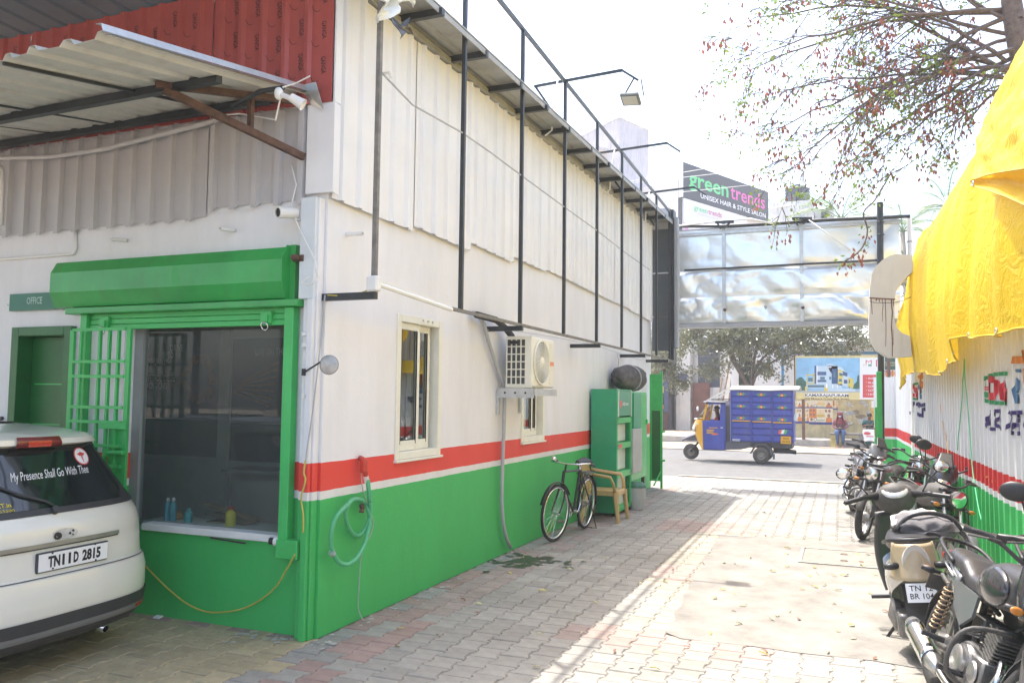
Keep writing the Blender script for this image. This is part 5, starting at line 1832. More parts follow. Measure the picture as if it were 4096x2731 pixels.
stk = g.build('round_sticker', mat('sticker_red', (0.6, 0.06, 0.05), 0.5, var=0), rw)
g = MB()
g.poly(disc(0.054, 0.0115))
g.build('sticker_face', M_whiteink, stk)
g = MB()
up_ = lambda a, b: Soff(cy_ + a, cz_ + b, 0.0125)
g.poly([up_(-0.036, 0.016), up_(-0.01, 0.022), up_(0, 0.03), up_(0.01, 0.022), up_(0.036, 0.016), up_(0.02, 0.004), up_(0.005, 0.002), up_(-0.005, 0.002), up_(-0.02, 0.004)])
g.poly([up_(-0.004, 0.002), up_(0.004, 0.002), up_(0.002, -0.04), up_(-0.002, -0.04)])
for k in range(4):
 g.poly([up_(-0.011 + .002 * k, -0.004 - .008 * k), up_(0.011 - .002 * k, -0.001 - .008 * k), up_(0.011 - .002 * k, -0.004 - .008 * k), up_(-0.011 + .002 * k, -0.007 - .008 * k)])
g.build('sticker_emblem', mat('sticker_red', (0.6, 0.06, 0.05)), stk)
MB().tube([Soff(-0.02, 1.02, 0.02), Soff(-0.06, 1.05, 0.022), Soff(-0.2, 1.10, 0.022), Soff(-0.34, 1.17, 0.022)], 0.008, 6).build('rear_wiper', m_carbl, car, smooth=True)
MB().cyl(Soff(-0.02, 1.0, 0.0), Soff(-0.02, 1.0, 0.03), 0.025, 12).build('wiper_pivot', m_carbl, car, smooth=True, angle=40)
for (x, y) in ((CX - 0.74, CY + 0.70), (CX - 0.74, CY - 0.70), (CX - 3.3, CY + 0.70), (CX - 3.3, CY - 0.70)):
 wl = MB().lathe([(0.19, -0.1), (0.27, -0.105), (0.305, -0.085), (0.31, 0), (0.305, 0.085), (0.27, 0.105), (0.19, 0.1)], (x, y, 0.31), (0, 1, 0), 32).build('wheel', M_rubber, car, smooth=True, angle=40)
 MB().lathe([(0.001, 0.05), (0.1, 0.06), (0.19, 0.085), (0.195, -0.085), (0.1, -0.06), (0.001, -0.05)], (x, y, 0.31), (0, 1, 0), 24).build('rim', M_alu, wl)
MB().box(CX - 3.9, CX - 0.18, CY - 0.62, CY + 0.62, 0.20, 0.3).build('underbody', m_carbl, car)
MB().lathe([(0.022, 0), (0.026, 0), (0.026, -0.2), (0.022, -0.2)], (CX - 0.10, CY + 0.36, 0.19), (1, 0, -0.2), 14).build('exhaust_pipe', M_chrome, car, smooth=True)
# ================================================================== MOTORCYCLES
def paint(c, k):
 return mat(k, c, 0.22, var=0.06, coat=0.7)
m_seat = mat('seat_vinyl', (0.035, 0.034, 0.036), 0.38, var=0.15, scale=12, bump=0.1)
m_eng = mat('engine_metal', (0.20, 0.195, 0.19), 0.45, 0.75, var=0.35, scale=18)
m_dust = mat('dusty_black', (0.07, 0.066, 0.062), 0.6, var=0.3, scale=14)
m_amber = mat('amber_lens', (0.55, 0.20, 0.03), 0.2, var=0, coat=0.4)
m_head = glass('headlamp_glass', (0.85, 0.87, 0.87), 0.12)
def motorbike(label, loc, rz, tank, side, lean=-0.14, steer=0.0, fairing=True, mirrors=(1, 1), plate_f=None, plate_r=None, alloy=True, guard=True, tailc=None, tank_cover=False, group='motorbikes parked in a row by the corrugated fence', sil=True, mirror_mat=None):
 r = thing('motorcycle', label, 'motorbike', loc, rz, group, rx=lean)
 L = dict(local=True)
 WRd = 0.295
 fw_, rw_ = V((0.64, 0, WRd)), V((-0.64, 0, WRd))
 axis_p = V((0.40, 0, 0.80))
 ra = V((-0.46, 0, 0.89)).normalized()
 ST = Matrix.Translation(axis_p) @ Matrix.Rotation(steer, 4, ra) @ Matrix.Translation(-axis_p)
 for nm, c, xf, tw in (('front_wheel', fw_, ST, 0.040), ('rear_wheel', rw_, None, 0.050)):
  wl = MB(xf).torus(c, (0, 1, 0), WRd - tw, tw, 44, 10, flat=1.05).build(nm, M_rubber, r, smooth=True, **L)
  g = MB(xf)
  g.lathe([(WRd - 2 * tw + 0.012, -0.03), (WRd - 2 * tw - 0.008, -0.028), (WRd - 2 * tw - 0.012, 0), (WRd - 2 * tw - 0.008, 0.028), (WRd - 2 * tw + 0.012, 0.03)], c, (0, 1, 0), 36)
  if alloy:
   for k in range(5):
    a = 2 * PI * k / 5 + 0.3
    for da in (-0.14, 0.14):
     g.beam(c + V((0.03 * math.cos(a), 0, 0.03 * math.sin(a))), c + V(((WRd - 2 * tw) * math.cos(a + da), 0, (WRd - 2 * tw) * math.sin(a + da))), 0.022, 0.016, up=(0, 1, 0))
  else:
   wheel_spokes(g, c, (0, 1, 0), WRd - 2 * tw, 28, 0.03, 0.0018)
  g.build('rim', M_alu if alloy else M_chrome, wl, smooth=True, angle=35, **L)
  MB(xf).lathe([(0.001, -0.07), (0.05, -0.068), (0.06, -0.02), (0.06, 0.02), (0.05, 0.068), (0.001, 0.07)], c, (0, 1, 0), 18).build('hub', M_alu, wl, smooth=True, angle=40, **L)
  g = MB(xf)
  if nm == 'front_wheel':
   arc = [c + V(((WRd + 0.03) * math.cos(R(a)), 0, (WRd + 0.03) * math.sin(R(a)))) for a in range(20, 171, 10)]
  else:
   arc = [c + V(((WRd + 0.045) * math.cos(R(a)), 0, (WRd + 0.045) * math.sin(R(a)))) for a in range(65, 201, 9)]
  vs, fs = [], []
  for i, p in enumerate(arc):
   d = (p - c).normalized()
   wd = 0.065 * (0.45 + 0.55 * math.sin(PI * min(1, (i + 1.5) / len(arc))))
   for q in (-1, -0.6, 0, 0.6, 1):
    vs.append(p + V((0, wd * q, 0)) - d * (0.030 * q * q))
  for i in range(len(arc) - 1):
   for q in range(4):
    fs.append((i * 5 + q, i * 5 + q + 1, (i + 1) * 5 + q + 1, (i + 1) * 5 + q))
  g.add(vs, fs)
  g.build('mudguard', m_dust if nm == 'rear_wheel' else side, r, smooth=True, solid=0.004, **L)
 # front disc, fork
 g = MB(ST)
 g.lathe([(0.05, -0.078), (0.12, -0.078), (0.12, -0.082), (0.05, -0.082)], fw_, (0, 1, 0), 28)
 g.build('brake_disc', M_alu, r, **L)
 for s_ in (-1, 1):
  o = V((0, 0.085 * s_, 0))
  top = axis_p + ra * 0.10 + V((0.05, 0, 0.0))
  fk = MB(ST).cyl(fw_ + o + V((-0.01, 0, 0)), fw_ + o + (top - fw_) * 0.48, 0.026, 12).build('fork_leg', m_dust, r, smooth=True, angle=40, **L)
  MB(ST).cyl(fw_ + o + (top - fw_) * 0.48, top + o, 0.016, 10).build('fork_tube', M_chrome, fk, smooth=True, angle=40, **L)
 g = MB(ST)
 g.cbox(axis_p + ra * 0.09 + V((0.04, 0, 0)), (0.07, 0.23, 0.035))
 g.cbox(axis_p + ra * -0.06 + V((0.04, 0, 0)), (0.07, 0.23, 0.03))
 g.build('fork_yoke', M_blackpl, r, bevel=0.008, **L)
 # handlebar, grips, levers, mirrors
 hb = axis_p + ra * 0.13 + V((0.03, 0, 0))
 MB(ST).tube(smooth_path([hb + V((-0.17, 0.37, 0.09)), hb + V((-0.10, 0.27, 0.10)), hb + V((0.0, 0.10, 0.02)), hb + V((0.0, -0.10, 0.02)), hb + V((-0.10, -0.27, 0.10)), hb + V((-0.17, -0.37, 0.09))], 3), 0.011, 8).build('handlebar', M_blackpl, r, smooth=True, **L)
 for s_ in (-1, 1):
  a, b = hb + V((-0.175, 0.375 * s_, 0.09)), hb + V((-0.115, 0.255 * s_, 0.099))
  MB(ST).cyl(a, b, 0.018, 12).build('grip', M_blackpl, r, smooth=True, angle=40, **L)
  g = MB(ST)
  g.cbox(b + V((0.01, -0.02 * s_, 0.0)), (0.045, 0.06, 0.045))
  g.tube([b + V((0.05, -0.01 * s_, -0.005)), b + V((0.06, 0.06 * s_, -0.012)), a + V((0.055, 0.0, -0.02))], [0.008, 0.006, 0.008], 6)
  g.build('brake_lever', m_dust, r, **L)
  if mirrors[0 if s_ < 0 else 1]:
   mt = b + V((0.06, 0.05 * s_, 0.22))
   mr = MB(ST).tube(smooth_path([b + V((0.01, -0.01 * s_, 0.02)), b + V((0.05, 0.02 * s_, 0.12)), mt]), 0.006, 6).build('mirror_stem', M_blackpl, r, smooth=True, **L)
   rt = Matrix.Rotation(0.25 * s_, 3, 'Z')
   MB(ST).sph(mt + V((0.01, 0.03 * s_, 0.03)), (0.022, 0.075, 0.052), 18, 10, rt).build('mirror_shell', M_blackpl, mr, smooth=True, **L)
   MB(ST).sph(mt + V((-0.010, 0.03 * s_, 0.03)), (0.006, 0.066, 0.045), 18, 8, rt).build('mirror_glass', mirror_mat or M_chrome, mr, smooth=True, **L)
 # frame
 g = MB()
 hd = V((0.37, 0, 0.80))
 g.tube(smooth_path([hd, V((0.1, 0, 0.76)), V((-0.25, 0, 0.66)), V((-0.7, 0, 0.72))]), 0.022, 8)
 g.tube(smooth_path([hd + V((0.02, 0, -0.1)), V((0.30, 0, 0.5)), V((0.2, 0, 0.25)), V((-0.1, 0, 0.22)), V((-0.25, 0, 0.35)), V((-0.25, 0, 0.66))]), 0.02, 8)
 for s_ in (-1, 1):
  g.tube([V((-0.22, 0.09 * s_, 0.33)), rw_ + V((0, 0.085 * s_, 0))], 0.019, 8)
  g.tube([V((-0.3, 0.1 * s_, 0.6)), V((-0.72, 0.09 * s_, 0.68))], 0.014, 8)
 g.build('frame', m_dust, r, smooth=True, angle=50, **L)
 # engine
 g = MB()
 g.lathe([(0.001, -0.13), (0.09, -0.13), (0.115, -0.10), (0.12, 0.10), (0.095, 0.13), (0.001, 0.13)], (-0.06, 0, 0.34), (0, 1, 0), 22)
 g.cbox((0.06, 0, 0.33), (0.24, 0.22, 0.17))
 en = g.build('engine', m_eng, r, bevel=0.012, smooth=True, angle=40, **L)
 for s_ in (-1, 1):
  MB().lathe([(0.001, 0.012), (0.07, 0.01), (0.082, 0.0), (0.082, -0.02)], (-0.06, 0.145 * s_, 0.34), (0, s_, 0), 22).build('engine_cover', M_alu, en, smooth=True, angle=40, **L)
  MB().lathe([(0.001, 0.012), (0.05, 0.01), (0.06, 0.0)], (0.1, 0.118 * s_, 0.33), (0, s_, 0), 18).build('engine_cover', M_alu, en, smooth=True, angle=40, **L)
 g = MB()
 cyd = V((0.35, 0, 0.94)).normalized()
 for k in range(8):
  c = V((0.10, 0, 0.42)) + cyd * (0.022 * k)
  rot = Matrix.Rotation(0.36, 3, 'Y')
  g.cbox(c, (0.15, 0.17, 0.008), rot)
 g.cbox(V((0.10, 0, 0.42)) + cyd * 0.08, (0.11, 0.12, 0.17), Matrix.Rotation(0.36, 3, 'Y'))
 g.build('cylinder_fins', m_eng, en, **L)
 g = MB()
 g.cbox((-0.13, 0.0, 0.53), (0.16, 0.12, 0.12))
 g.cyl((-0.02, 0, 0.53), (0.06, 0, 0.54), 0.03, 10)
 g.build('carburettor', m_dust, en, bevel=0.01, **L)
 g = MB()
 for k in range(4):
  g.tube(smooth_path([V((0.05 + .03 * k, 0.10 - .02 * k, 0.50)), V((0.0, 0.15 - .01 * k, 0.45 + .02 * k)), V((-0.15, 0.13, 0.42 + .03 * k)), V((-0.25, 0.1 - .05 * k, 0.55))]), 0.006, 5)
 for k in range(3):
  g.tube(smooth_path([V((0.05, -0.10, 0.50 + .02 * k)), V((-0.08, -0.14, 0.48)), V((-0.2, -0.12, 0.40 + .05 * k))]), 0.006, 5)
 g.build('cables', M_blackpl, en, smooth=True, **L)
 # exhaust on the right side (-y)
 MB().tube(smooth_path([V((0.20, -0.03, 0.45)), V((0.30, -0.08, 0.36)), V((0.22, -0.13, 0.21)), V((0.0, -0.155, 0.19)), V((-0.22, -0.17, 0.23))]), 0.021, 10).build('exhaust_pipe', M_chrome, r, smooth=True, **L)
 sd = V((-0.58, -0.03, 0.15)).normalized()
 mf = MB().lathe([(0.001, -0.02), (0.03, 0.0), (0.052, 0.08), (0.058, 0.3), (0.054, 0.44), (0.042, 0.50), (0.025, 0.505), (0.022, 0.48)], V((-0.20, -0.175, 0.225)), sd, 18).build('silencer', mat('silencer_steel', (0.48, 0.48, 0.47), 0.3, 0.9, var=0.15, scale=12), r, smooth=True, **L)
 c = V((-0.20, -0.175, 0.225)) + sd * 0.22
 g = MB()
 g.grid(lambda u, v: c + sd * lerp(-0.14, 0.2, u) + V((0, -0.062 * math.sin(R(-10 + 150 * v)), 0.062 * math.cos(R(-10 + 150 * v)))), 8, 8)
 g.build('heat_shield', M_chrome, mf, smooth=True, solid=0.003, **L)
 # tank
 g = MB()
 def tankf(u, v):
  x = lerp(0.40, -0.13, u)
  w_ = 0.155 * (0.55 + 0.45 * math.sin(PI * (0.15 + 0.72 * (1 - u)))) * (0.75 if u > 0.97 or u < 0.03 else 1)
  h_ = 0.175 * (0.55 + 0.45 * math.sin(PI * (0.2 + 0.6 * (1 - u))))
  if u < 0.02 or u > 0.98:
   w_ *= 0.6
   h_ *= 0.7
  a = R(-60 + 300 * v)
  sx = math.cos(a)
  sz = math.sin(a)
  return V((x, w_ * math.copysign(abs(sx) ** 0.8, sx), 0.79 - 0.05 * u + h_ * (math.copysign(abs(sz) ** 0.85, sz) if sz > 0 else sz * 0.5)))
 g.grid(tankf, 16, 20)
 g.poly([tankf(0, v / 20) for v in range(21)])
 tk = g.build('tank', m_seat if tank_cover else tank, r, smooth=True, **L)
 MB().lathe([(0.001, 0.018), (0.03, 0.016), (0.038, 0.0)], (0.18, 0, 0.945), (0.05, 0, 1), 18).build('fuel_cap', M_chrome, tk, smooth=True, **L)
 if tank_cover:
  for s_ in (-1, 1):
   MB().sph((0.16, 0.135 * s_, 0.80), (0.17, 0.04, 0.10), 20, 12).build('tank_side', tank, tk, smooth=True, **L)
 # seat
 g = MB()
 def seatf(u, v):
  x = lerp(-0.05, -0.72, u)
  z = 0.765 + 0.02 * math.sin(u * PI * 0.5) + (0.055 if u > 0.5 else 0.055 * max(0, (u - 0.3) / 0.2)) + 0.02 * u
  w_ = lerp(0.105, 0.125, min(1, u * 2)) * (1 - 0.4 * max(0, (u - 0.75) / 0.25) ** 2)
  a = PI * v
  return V((x, w_ * math.copysign(abs(math.cos(a)) ** 0.6, math.cos(a)), z - 0.065 + 0.075 * math.sin(a) ** 0.6 + 0.004 * math.sin(u * 60) * (1 if 0.5 < u < 0.95 else 0) * math.sin(a)))
 g.grid(seatf, 40, 14)
 g.poly([seatf(0, v / 14) for v in range(15)])
 g.poly([seatf(1, v / 14) for v in range(15)])
 g.build('seat', m_seat, r, smooth=True, **L)
 # side panels and tail
 for s_ in (-1, 1):
  g = MB()
  p = [V((-0.02, 0.115 * s_, 0.70)), V((-0.34, 0.13 * s_, 0.72)), V((-0.30, 0.125 * s_, 0.58)), V((-0.16, 0.12 * s_, 0.50)), V((-0.04, 0.115 * s_, 0.58))]
  g.ext(p, V((0, 0.016 * s_, 0)))
  g.build('side_panel', side, r, bevel=0.012, seg=2, **L)
  g = MB()
  def tp(u, v):
   x = lerp(-0.30, -0.86, u)
   return V((x, s_ * lerp(0.128, 0.045, u ** 1.6) + s_ * 0.012 * math.sin(PI * v), lerp(0.60, 0.78, u) + v * lerp(0.15, 0.06, u)))
  g.grid(tp, 12, 6)
  g.build('tail_panel', tailc or side, r, smooth=True, solid=0.008, **L)
  g = MB()
  g.tube([tp(0.15, 0.75) + V((0, 0.012 * s_, 0)), tp(0.5, 0.7) + V((0, 0.012 * s_, 0)), tp(0.9, 0.6) + V((0, 0.01 * s_, 0))], [0.008, 0.018, 0.008], 8, flat=0.5)
  g.build('tail_trim', M_chrome if tailc else side, r, smooth=True, **L)
  ind = MB().tube([V((-0.78, 0.05 * s_, 0.68)), V((-0.79, 0.11 * s_, 0.68)), V((-0.79, 0.13 * s_, 0.68)), V((-0.80, 0.19 * s_, 0.685))], [0.009, 0.011, 0.024, 0.016], 10).build('indicator', M_blackpl, r, smooth=True, **L)
  MB().sph((-0.815, 0.15 * s_, 0.683), (0.012, 0.035, 0.02), 12, 8).build('indicator_lens', m_amber, ind, smooth=True, **L)
  fi = MB(ST).tube([V((0.47, 0.08 * s_, 0.73)), V((0.48, 0.15 * s_, 0.73)), V((0.48, 0.165 * s_, 0.73)), V((0.47, 0.23 * s_, 0.735))], [0.009, 0.011, 0.024, 0.014], 10).build('indicator', M_blackpl, r, smooth=True, **L)
  MB(ST).sph((0.497, 0.185 * s_, 0.733), (0.012, 0.036, 0.02), 12, 8).build('indicator_lens', m_amber, fi, smooth=True, **L)
  # shock absorber
  a, b = V((-0.42, 0.125 * s_, 0.70)), V((-0.58, 0.115 * s_, 0.33))
  sh = MB().cyl(a, b, 0.016, 10).build('shock_absorber', m_dust, r, smooth=True, angle=40, **L)
  ax = (b - a).normalized()
  e1 = ax.orthogonal().normalized()
  e2 = ax.cross(e1)
  hel = []
  for k in range(9 * 10 + 1):
   t_ = k / 10 * 2 * PI
   hel.append(a + ax * (0.04 + 0.30 * k / 90) + (e1 * math.cos(t_) + e2 * math.sin(t_)) * 0.031)
  MB().tube(hel, 0.0058, 6).build('coil_spring', mat('rusty_spring', (0.34, 0.24, 0.15), 0.5, 0.5, var=0.3, scale=30), sh, smooth=True, **L)
  # footpegs
  MB().cyl((0.0, 0.12 * s_, 0.28), (0.0, 0.25 * s_, 0.29), 0.018, 8).build('footpeg', M_blackpl, r, **L)
  MB().cyl((-0.36, 0.12 * s_, 0.36), (-0.37, 0.24 * s_, 0.37), 0.017, 8).build('footpeg', M_blackpl, r, **L)
 g = MB()
 g.tube(smooth_path([V((-0.48, 0.13, 0.80)), V((-0.72, 0.13, 0.86)), V((-0.86, 0.08, 0.89)), V((-0.86, -0.08, 0.89)), V((-0.72, -0.13, 0.86)), V((-0.48, -0.13, 0.80))]), 0.013, 8)
 g.build('grab_rail', M_blackpl, r, smooth=True, **L)
 MB().sph((-0.87, 0, 0.79), (0.035, 0.07, 0.04), 16, 10).build('tail_light', m_lampb, r, smooth=True, **L)
 # rear plate
 g = MB()
 g.cbox((-0.92, 0, 0.60), (0.008, 0.20, 0.10), Matrix.Rotation(0.25, 3, 'Y'))
 rp = g.build('rear_plate', M_whiteink if plate_r else m_dust, r, **L)
 if plate_r:
  g = MB()
  rt = Matrix.Rotation(0.25, 3, 'Y')
  for k, ln in enumerate(plate_r):
   g.text(ln, V((-0.92, 0, 0.60)) + rt @ V((-0.0055, 0, 0.008 - 0.045 * k)), (0, -1, 0), rt @ V((0, 0, 1)), 0.045, 0.001, 'C', 0.01, width=0.15)
  g.build('plate_lettering', M_ink, rp, **L)
 # headlight and cowl
 if fairing:
  g = MB(ST)
  def cowl(u, v):
   a = PI * (u - 0.5) * 1.1
   k = math.sin(PI * (0.18 + 0.74 * v)) ** 0.7
   return V((0.46 + 0.13 * math.cos(a) * k - 0.10 * v, 0.14 * math.sin(a) * (0.6 + 0.5 * k), 0.70 + 0.34 * v))
  g.grid(cowl, 18, 14)
  cw = g.build('headlamp_cowl', tank, r, smooth=True, solid=0.006, **L)
  MB(ST).sph((0.575, 0, 0.80), (0.035, 0.085, 0.07), 20, 12).build('headlight', M_chrome, r, smooth=True, **L)
  g = MB(ST)
  g.grid(lambda u, v: V((0.52 - 0.16 * v, (u - 0.5) * 0.2 * (1 - .4 * v), 1.0 + 0.16 * v)), 8, 6)
  g.build('visor', M_blackpl, r, smooth=True, solid=0.004, **L)
 else:
  MB(ST).lathe([(0.001, -0.11), (0.05, -0.09), (0.08, -0.03), (0.088, 0.01), (0.08, 0.018)], V((0.53, 0, 0.82)), (1, 0, -0.05), 22).build('headlight', tank, r, smooth=True, **L)
  MB(ST).lathe([(0.08, 0.012), (0.05, 0.03), (0.001, 0.038)], V((0.53, 0, 0.82)), (1, 0, -0.05), 22).build('headlight_lens', M_chrome, r, smooth=True, **L)
 if plate_f:
  pm = MB(ST).cbox((0.60, 0, 0.70), (0.008, 0.30, 0.075), Matrix.Rotation(-0.15, 3, 'Y')).build('front_plate', M_whiteink, r, **L)
  MB(ST).cbox((0.595, 0, 0.70), (0.008, 0.315, 0.09), Matrix.Rotation(-0.15, 3, 'Y')).build('plate_frame', M_blackpl, pm, **L)
  g = MB(ST)
  rt = Matrix.Rotation(-0.15, 3, 'Y')
  g.text(plate_f, V((0.60, 0, 0.70)) + rt @ V((0.0055, 0, -0.018)), (0, 1, 0), rt @ V((0, 0, 1)), 0.055, 0.001, 'C', 0.0, width=0.24)
  g.build('plate_lettering', M_ink, pm, **L)
 if guard:
  for s_ in (-1, 1):
   MB().tube(smooth_path([V((0.27, 0.03 * s_, 0.60)), V((0.30, 0.24 * s_, 0.58)), V((0.29, 0.31 * s_, 0.48)), V((0.27, 0.30 * s_, 0.34)), V((0.22, 0.18 * s_, 0.27)), V((0.15, 0.05 * s_, 0.24))]), 0.013, 8).build('crash_guard', m_dust, r, smooth=True, **L)
 g = MB()
 g.beam((-0.05, 0.10, 0.24), (-0.02, 0.26, 0.01), 0.02, 0.02)
 g.build('side_stand', M_blackpl, r, **L)
 g = MB()
 g.lathe([(0.05, -.02), (0.055, 0.02)], (-0.06, 0.17, 0.34), (0, 1, 0), 16)
 g.tube([V((-0.06, 0.16, 0.39)), V((-0.64, 0.10, 0.36))], 0.02, 6)
 g.tube([V((-0.06, 0.16, 0.28)), V((-0.64, 0.10, 0.24))], 0.02, 6)
 g.build('chain_case', m_dust, r, **L)
 return r
p_black = paint((0.025, 0.026, 0.03), 'black_gloss_paint')
p_grey = paint((0.13, 0.135, 0.14), 'grey_gloss_paint')
p_red = paint((0.25, 0.02, 0.02), 'dark_red_gloss_paint')
p_blue = paint((0.05, 0.07, 0.18), 'dark_blue_gloss_paint')
m_mirw = mat('bright_mirror', (0.85, 0.85, 0.84), 0.05, 1.0, var=0)
HEAD = R(-85)
bk1 = motorbike('near black motorbike with rusty coil springs and a chrome trimmed tail', (0.62, 5.02, 0), R(-79), p_black, p_grey, tank_cover=True, tailc=p_grey, plate_r=None, mirrors=(0, 0), steer=0.25, lean=-0.25)
bk8 = motorbike('motorbike between the near black one and the fence with its grip and mirror raised', (1.06, 5.25, 0), R(-90), p_black, p_grey, mirrors=(1, 0), lean=-0.08)
bk0 = motorbike('motorbike cut off by the right edge of the picture, with a denim cloth on it', (1.02, 3.35, 0), R(-88), p_grey, p_blue, steer=0.1, mirrors=(0, 0))
bk3 = motorbike('black motorbike with a front number plate tight against the fence', (1.0, 11.05, 0), R(-97), p_black, p_black, plate_f='N 12 P 0421', mirrors=(1, 1), mirror_mat=m_mirw, steer=0.0)
bk4 = motorbike('dark silver motorbike with its front wheel nosed out onto the paving', (0.40, 11.9, 0), R(-107), p_grey, m_dust, fairing=False, alloy=False, mirrors=(0, 0), lean=-0.12)
bk5 = motorbike('grey and red motorbike farthest along the fence by the gate post', (0.30, 14.95, 0), R(-80), p_grey, p_red, mirrors=(0, 0), lean=-0.16, steer=0.3)
bk6 = motorbike('black motorbike squeezed between the gate post and the plated one', (0.95, 13.4, 0), R(-95), p_black, p_red, mirrors=(0, 0), lean=-0.12, fairing=False)
bk7 = motorbike('dusty grey motorbike wedged behind the scooter with its nose to the fence', (0.72, 9.35, 0), R(-72), m_dust, p_grey, fairing=False, mirrors=(1, 0), steer=0.2, lean=-0.15)
bk9 = motorbike('dark motorbike with a bright silencer standing in front of the grey and red one', (0.22, 13.45, 0), R(-82), p_black, p_grey, fairing=False, mirrors=(0, 0), lean=-0.16, steer=0.3)
# cloth on the nearest bike
a = px(4010, 2545, y=3.55)
g = MB()
g.grid(lambda u, v: V((0.76 + 0.3 * u, 4.30 - 0.05 * v + 0.03 * math.sin(7 * u), 0.78 - 0.10 * (1 - u) - 0.30 * v * (0.25 + 0.75 * u) + 0.015 * math.sin(9 * u + 4 * v))), 16, 14)
tag(g.build('denim_cloth', mat('denim', (0.07, 0.16, 0.22), 0.9, var=0.3, scale=30, bump=0.4, bscale=200), smooth=True, solid=0.006), 'blue green denim cloth hung over the nearest motorbike at the right edge', 'cloth')
# ---------------- scooter facing away
m_scw = paint((0.50, 0.49, 0.46), 'scooter_silver_white')
m_scb = mat('scooter_blue', (0.05, 0.12, 0.25), 0.3, var=0.1)
m_scp = mat('scooter_grey', (0.17, 0.17, 0.17), 0.45, var=0.1)
m_beige = mat('scooter_beige', (0.42, 0.34, 0.22), 0.3, var=0.15, scale=5)
r = thing('scooter', 'silver and blue scooter facing away with a bag on its seat', 'scooter', (0.51, 6.98, 0), R(91), 'scooters by the corrugated fence', rx=-0.12)
L = dict(local=True)
SW = 0.215
for nm, c in (('front_wheel', V((0.62, 0, SW))), ('rear_wheel', V((-0.62, 0, SW)))):
 wl = MB().torus(c, (0, 1, 0), SW - 0.045, 0.045, 36, 10).build(nm, M_rubber, r, smooth=True, **L)
 MB().lathe([(0.001, -0.05), (0.06, -0.045), (0.13, -0.03), (0.13, 0.03), (0.06, 0.045), (0.001, 0.05)], c, (0, 1, 0), 24).build('rim', M_alu, wl, smooth=True, angle=40, **L)
g = MB()
g.grid(lambda u, v: V((0.62, 0, SW)) + V(((SW + 0.04) * math.cos(R(10 + 160 * u)), 0.075 * (2 * v - 1), (SW + 0.04) * math.sin(R(10 + 160 * u)) - 0.03 * (2 * v - 1) ** 2)), 14, 6)
g.build('front_fender', m_scw, r, smooth=True, solid=0.005, **L)
for s_ in (-1, 1):
 MB().cyl((0.62, 0.075 * s_, SW), (0.50, 0.07 * s_, 0.62), 0.02, 10).build('fork_leg', M_chrome, r, smooth=True, angle=40, **L)
g = MB()
def shield(u, v):
 y = (u - 0.5) * 2
 wv = lerp(0.16, 0.20, math.sin(PI * min(1, v * 1.1)))
 return V((0.34 + 0.12 * v - 0.13 * v * 0 + 0.06 * (1 - y * y) - 0.17 * v * v + 0.04, y * wv, 0.24 + 0.62 * v))
g.grid(shield, 16, 16)
g.build('leg_shield', mat('leg_shield_black', (0.05, 0.05, 0.052), 0.4, var=0.1), r, smooth=True, solid=0.03, **L)
g = MB()
g.grid(lambda u, v: shield(u, v) + V((0.05, 0, 0)), 16, 16)
g.build('front_apron', m_scw, r, smooth=True, solid=0.02, **L)
MB().cbox((0.10, 0, 0.22), (0.52, 0.30, 0.05)).build('floorboard', M_blackpl, r, bevel=0.015, **L)
g = MB()
def hsf(u, v):
 a = 2 * PI * v
 k = math.sin(PI * min(0.999, max(0.001, u))) ** 0.5
 return V((0.33 + 0.11 * math.cos(a) * k - 0.03 * (u - .5), 0.155 * math.sin(a) * k, 0.84 + 0.26 * u))
g.grid(hsf, 14, 22)
hs = g.build('headset', mat('dusty_black', (0.07, 0.066, 0.062)), r, smooth=True, **L)
rt = Matrix.Rotation(-0.75, 3, 'Y')
MB().sph(V((0.265, 0, 1.035)), (0.075, 0.10, 0.022), 22, 10, rt).build('instrument_panel', mat('instrument_glass', (0.55, 0.55, 0.55), 0.15, 0.3, var=0.2, scale=20), hs, smooth=True, **L)
for s_ in (-1, 1):
 MB().tube([V((0.30, 0.12 * s_, 1.0)), V((0.26, 0.24 * s_, 1.0)), V((0.22, 0.27 * s_, 0.995))], [0.035, 0.022, 0.02], 10).build('switch_pod', M_blackpl, r, smooth=True, **L)
 MB().cyl((0.225, 0.265 * s_, 0.995), (0.165, 0.38 * s_, 0.975), 0.019, 12).build('grip', M_blackpl, r, smooth=True, angle=40, **L)
 MB().tube([V((0.28, 0.25 * s_, 0.99)), V((0.29, 0.32 * s_, 0.98)), V((0.24, 0.39 * s_, 0.965))], 0.007, 6).build('brake_lever', M_blackpl, r, smooth=True, **L)
 ms = MB().tube(smooth_path([V((0.26, 0.20 * s_, 1.02)), V((0.27, 0.27 * s_, 1.12)), V((0.27, 0.33 * s_, 1.17))]), 0.006, 6).build('mirror_stem', M_blackpl, r, smooth=True, **L)
 MB().sph((0.275, 0.36 * s_, 1.20), (0.02, 0.06, 0.048), 18, 10).build('mirror_shell', M_blackpl, ms, smooth=True, **L)
 MB().sph((0.258, 0.36 * s_, 1.20), (0.008, 0.052, 0.041), 18, 8).build('mirror_glass', M_chrome, ms, smooth=True, **L)
